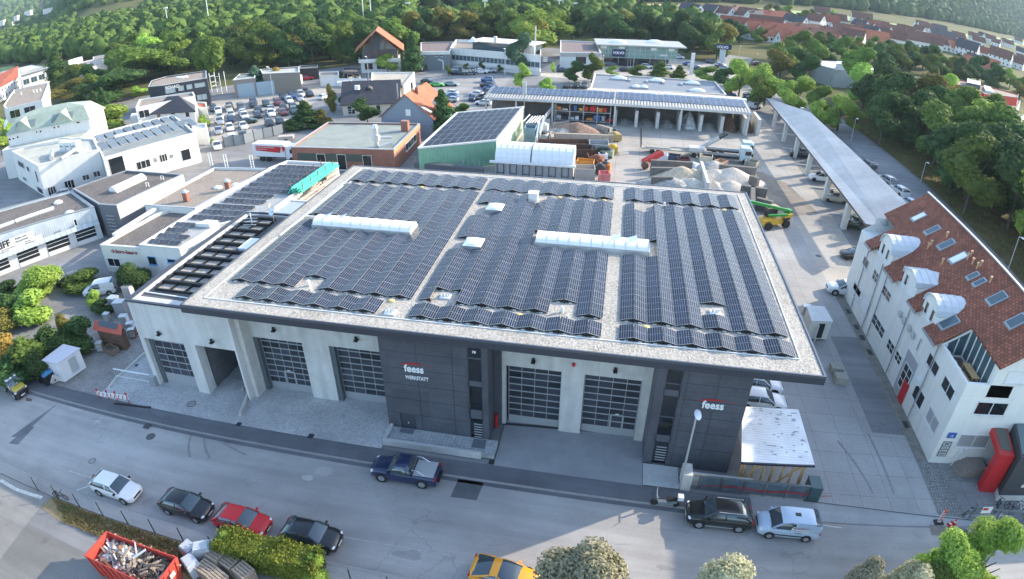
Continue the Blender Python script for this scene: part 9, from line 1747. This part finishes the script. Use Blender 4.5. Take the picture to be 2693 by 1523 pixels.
for i,(x,y)in enumerate(((750,790),(790,880))):
 X_,Y_=G('l4',x,y,.5);t=thing('block_pallet',['stack of grey curved stone elements in the drive, back one','stack of grey curved stone elements in the drive, front one'][i],'stone blocks',(X_,Y_,.02));
 for k in range(3): local('stone_block',MB().prism([(-.6,-.4),(.6,-.4),(.65,-.25),(.65,-.1),(-.6,-.1)],0,.8).mesh('block',mat('stone_block',(.36,.34,.29),.9,var=.15,vscale=4)),t,(0,k*.34-.2,0))
# ---- gravel bays and stores in the yard
bm=mat('bay_concrete',(.15,.14,.13),.9,var=.22,vscale=.8,bump=.2)
def bwall(t,x0,y0,x1,y1,h,label,th=.7,grp='concrete block walls in the yard',m=None):
 a,b=Vector(G(t,x0,y0,h)),Vector(G(t,x1,y1,h));d=(b-a).normalized();n=Vector((-d.y,d.x))*th/2;o=MB().prism([tuple(a+n),tuple(b+n),tuple(b-n),tuple(a-n)],0,h).obj('block_wall',m or bm);tag(o,label,'wall',grp);return o
bwall('t7',190,520,820,555,2.2,'grey block wall at the back of the gravel bays, left part');bwall('t7',1230,590,1790,640,2.2,'grey block wall at the back of the gravel bays, right part');bwall('t7',190,635,560,640,2.0,'grey block wall between the first two heaps');bwall('t7',200,775,520,780,2.0,'grey block wall left of the dark gravel');bwall('t7',955,540,1060,870,2.4,'pale-topped wall splitting the gravel bays',.5,m=concl)
bwall('t7',1700,755,1830,800,2.0,'short block wall right of the pink gravel');bwall('t7',1560,900,1960,960,2.0,'block wall behind the loader');bwall('t7',1800,1090,2040,1150,2.0,'block wall end beside the green boom');bwall('t7',1740,920,1740,1200,2.0,'block wall running toward the roof corner')
for t_,x,y,rx,ry,h,m_,s,l in(('t7',640,740,4.6,3.0,3.0,sandm,1,'large yellow sand heap'),('t7',820,760,3.4,2.8,2.6,sandm,2,'second yellow sand heap beside the dividing wall'),('t7',500,880,5.0,2.6,2.2,grv,3,'dark grey gravel heap in front'),('t7',820,890,3.6,2.4,2.2,pinks,4,'pale crusher sand heap in front'),('t7',1120,620,3.2,2.6,2.4,grv,5,'grey gravel cone behind the dividing wall'),('t7',1150,760,3.6,2.8,2.6,pinks,6,'pale gravel heap right of the dividing wall'),('t7',1400,760,4.6,3.2,3.0,pinks,7,'wide white gravel heap'),('t7',1150,930,3.0,2.4,1.8,pinks,8,'low pale gravel ridge near the roof edge'),('t7',1400,930,3.6,2.6,2.2,pinks,9,'brownish gravel heap near the roof edge'),('t7',820,600,2.6,1.6,1.4,whg,10,'rubble pile of grey stones behind the sand'),('t6',1250,480,5.0,3.6,3.0,redg,11,'reddish brown earth heap before the steel rack'),('t6',1000,520,3.4,3.0,1.8,grv,12,'grey rubble heap next to the red earth')):
 X_,Y_=G(t_,x,y,h*.35);heap('heap',l,'heap',(X_,Y_),rx*1.25,ry*1.25,h*.85,m_,s)
bm2=mat('sand_blocks',(.38,.33,.27),.9,var=.2,vscale=1.2)
for a in(('t6',780,560,1860,600,1.6,'pale sandstone block wall in front of the red earth',),('t6',1640,400,1900,470,1.6,'sandstone block wall behind the red earth'),('t6',800,370,1100,345,1.2,'low concrete wall behind the earth heap'),('t6',780,530,800,640,1.6,'short wall at the left of the earth heap'),('t6',1890,470,1900,600,1.6,'block wall end right of the earth heap')): bwall(*a,m=bm2)
def crate(t,x0,y0,x1,y1,h,d,m_,name,label,cat='container',open_=True):
 a,b=Vector(G(t,x0,y0,h)),Vector(G(t,x1,y1,h));u=(b-a).normalized();n=Vector((-u.y,u.x))*d;P=[tuple(a),tuple(b),tuple(b+n),tuple(a+n)];th=thing(name,label,cat,(*cen(P),0));io=inset(P,.1);pc=ccw(P);mb=MB()
 for i in range(4): j=(i+1)%4;mb.poly([(*pc[i],0),(*pc[j],0),(*pc[j],h),(*pc[i],h)]);mb.poly([(*io[j],h-.9),(*io[i],h-.9),(*io[i],h),(*io[j],h)]);mb.poly([(*pc[i],h),(*pc[j],h),(*io[j],h),(*io[i],h)])
 mb.poly([(*p,h-.9)for p in io]);mb.obj('body',m_,th);r_3=MB();L=(b-a).length
 for k in range(int(L/1.2)): f=a+u*(k+.5)*1.2;nn2=n.normalized()*-.05;r_3.beam((*(f+nn2),.05),(*(f+nn2),h-.1),.1,.08)
 r_3.obj('rib',m_,th);return th
rust=mat('rust_steel',(.16,.09,.06),.8);crate('t6',540,760,1500,760,2.0,3.2,mat('rusty_skip',(.14,.075,.05),.8,var=.3,vscale=1.5),'open_skip','long rusty open skip behind the tunnel hall','skip');crate('t6',1480,770,1840,790,2.3,3.5,mat('grey_skip',(.33,.35,.37),.6),'grey_container','grey lidded container at the end of the rusty skip','container');crate('t6',1210,870,1620,870,2.2,3.2,mat('dark_rusty_skip',(.09,.045,.03),.8,var=.3),'dark_skip','dark rusted skip right of the tunnel hall','skip')
crate('t6',1240,1080,1560,1110,1.4,2.0,mat('orange_bucket',(.55,.26,.05),.6),'orange_bin','orange steel bucket before the dark skip','bucket');crate('t6',1220,1230,1600,1240,2.3,2.5,mat('block_stack',(.42,.38,.34),.9,var=.1),'stone_stack','neat stack of grey concrete blocks under scalloped white film','blocks');crate('t6',1690,1330,1880,1330,1.8,2.0,mat('pale_red_box',(.62,.20,.20),.6),'red_box','pale red steel box at the roof edge of the yard','box')
crate('t6',270,470,480,480,3.6,3.0,mat('cage_blue',(.16,.26,.32),.4,var=.2),'mesh_cage','tall blue-grey glazed cage beside the green hall','cage')
for i,(x,y,m_,l)in enumerate(((660,330,lgrey,'grey machine body behind the cage'),(640,440,whitem,'white machine hood in the narrow alley'),(620,620,concl,'pale frame box beside the rusty skip'),(1720,900,mat('dark_green_bin',(.05,.09,.05),.6),'dark green bin among the machines'),(1830,920,mat('grey_green_bin',(.22,.28,.22),.6),'grey green domed bin by the yard lane'),(1920,850,mat('machine_yellow',(.62,.38,.04),.5),'small yellow excavator bucket by the lane'),(1730,990,whitem,'white round tub among the machines'),(1630,1060,mat('brown_attachment',(.22,.08,.05),.8),'brown excavator attachment among the yard machines'),(1950,560,dark,'dark grapple standing by the block wall'),(1950,620,mat('gold_attachment',(.4,.3,.12),.6),'dull gold attachment by the block wall'),(1780,1180,mat('orange_machine',(.6,.22,.04),.5),'orange tool frame near the red box'),(1690,1220,dark,'black tool frame beside the block stack'))):
 X_,Y_=G('t6',x,y,1.0);t=thing('yard_machine',l,'machine',(X_,Y_,.02),R(junk.uniform(-20,20)),'machines and bins in the yard');s=junk.uniform(.9,1.4);mb=MB();mb.prism([(-s,-s*.7),(s,-s*.7),(s*.8,s*.7),(-s*.8,s*.7)],.15,1.5);local('machine_body',mb.mesh('body',m_),t);mb=MB();mb.ball((0,0,1.5),s*.75,8,5,sc=(1,.8,.5));mb.beam((-s,0,.3),(-s*1.5,0,1.9),.16);mb.box(-s*.9,s*.9,-s*.8,-s*.7,.2,.5);local('attachment',mb.mesh('att',m_ if i%2 else dark),t)
for i in range(6): X_,Y_=G('t6',290+i*50,320+((i*37)%40),3.4);tag(MB().beam((X_,Y_-2,3.6),(X_+.6,Y_+2.5,4.0),.22,n=8).obj('pipe',whitem),'white plastic pipe lying across the cage top','pipe','white pipes on the cage')
for i,(x,y,x1,y1)in enumerate(((660,270,780,130),(560,600,640,300),(500,690,560,340))): a,b=G('t6',x,y,2.5),G('t6',x1,y1,3.0);tag(MB().beam((*a,2.5),(*b,3.2),.3,.9).obj('steel_ramp',lgrey),['pale steel ramp nearest the shed','pale steel ramp in the alley','pale steel ramp beside the cage'][i],'ramp')
t=thing('red_machine','red steel hopper with a brown base at the bay corner','machine',(*G('t7',160,520,1),0));X_,Y_=G('t7',200,490,1.8);MB().beam((X_-1.5,Y_-1,1.2),(X_+1.8,Y_+1,2.6),1.2,.8).obj('hopper',mat('bright_red_wall',(.55,.04,.03),.7),t);X_,Y_=G('t7',100,600,.8);MB().ball((X_,Y_,.8),.8,8,6).obj('machine_base',rust,t)
for i,(x0,y0,x1,y1,m_,l)in enumerate(((260,450,450,460,whitem,'white tarpaulin bundle behind the back wall'),(450,460,640,480,mat('dark_blue_tarp',(.05,.08,.12),.5),'dark blue covered skip behind the back wall'),(600,510,790,520,mat('maroon_skip',(.12,.03,.025),.7),'dark red skip behind the back wall'),(930,460,1130,480,mat('cream_panels',(.62,.55,.42),.7),'stack of cream boards beside the truck'),(1150,520,1270,560,mat('tan_boards',(.48,.28,.18),.8),'tan board stack beside the truck'),(1610,530,1790,570,mat('olive_box',(.26,.25,.20),.8),'olive box crate with a rusty cone at the bay corner'))): crate('t7',x0,y0,x1,y1,1.3,2.0,m_,'stored_box',l,'box')
# small roof and street details
tag(MB().ball((61.5,66.0,0),3.0,14,8,sc=(1.6,1,1.0)).obj('white_tent',lite),'white rounded tent roof behind the tiled ridge','tent')
# ---------------------------------------------------------------- summer haze over the valley
hm=bpy.data.materials.new('haze_air');hm.use_nodes=True;nt=hm.node_tree;nt.nodes.remove(nt.nodes['Principled BSDF']);pvn=nt.nodes.new('ShaderNodeVolumePrincipled')
pvn.inputs['Color'].default_value=(.62,.80,1,1);pvn.inputs['Density'].default_value=.00009;pvn.inputs['Anisotropy'].default_value=.2;nt.links.new(pvn.outputs[0],nt.nodes['Material Output'].inputs['Volume'])
tag(MB().box(-3900,3900,-500,4200,-3,430).obj('haze',hm),kind='stuff')
# ---------------------------------------------------------------- tell look-alikes apart by their order in the picture
ORD='first second third fourth fifth sixth seventh eighth ninth tenth eleventh twelfth thirteenth fourteenth fifteenth sixteenth seventeenth eighteenth nineteenth twentieth'.split()
ORD+=['twenty-'+o for o in ORD[:9]]+['thirtieth']+['thirty-'+o for o in ORD[:9]]
by={}
for o in C.objects:
 if o.parent is None and o.get('label'): by.setdefault(o['label'],[]).append(o)
for l,os_ in by.items():
 if 1<len(os_)<=len(ORD):
  for o,k in zip(sorted(os_,key=lambda o: proj(*o.location)[0]if o.type=='EMPTY' else proj(*(o.data.vertices[0].co))[0]),ORD): o['label']=k+' from the left, '+l
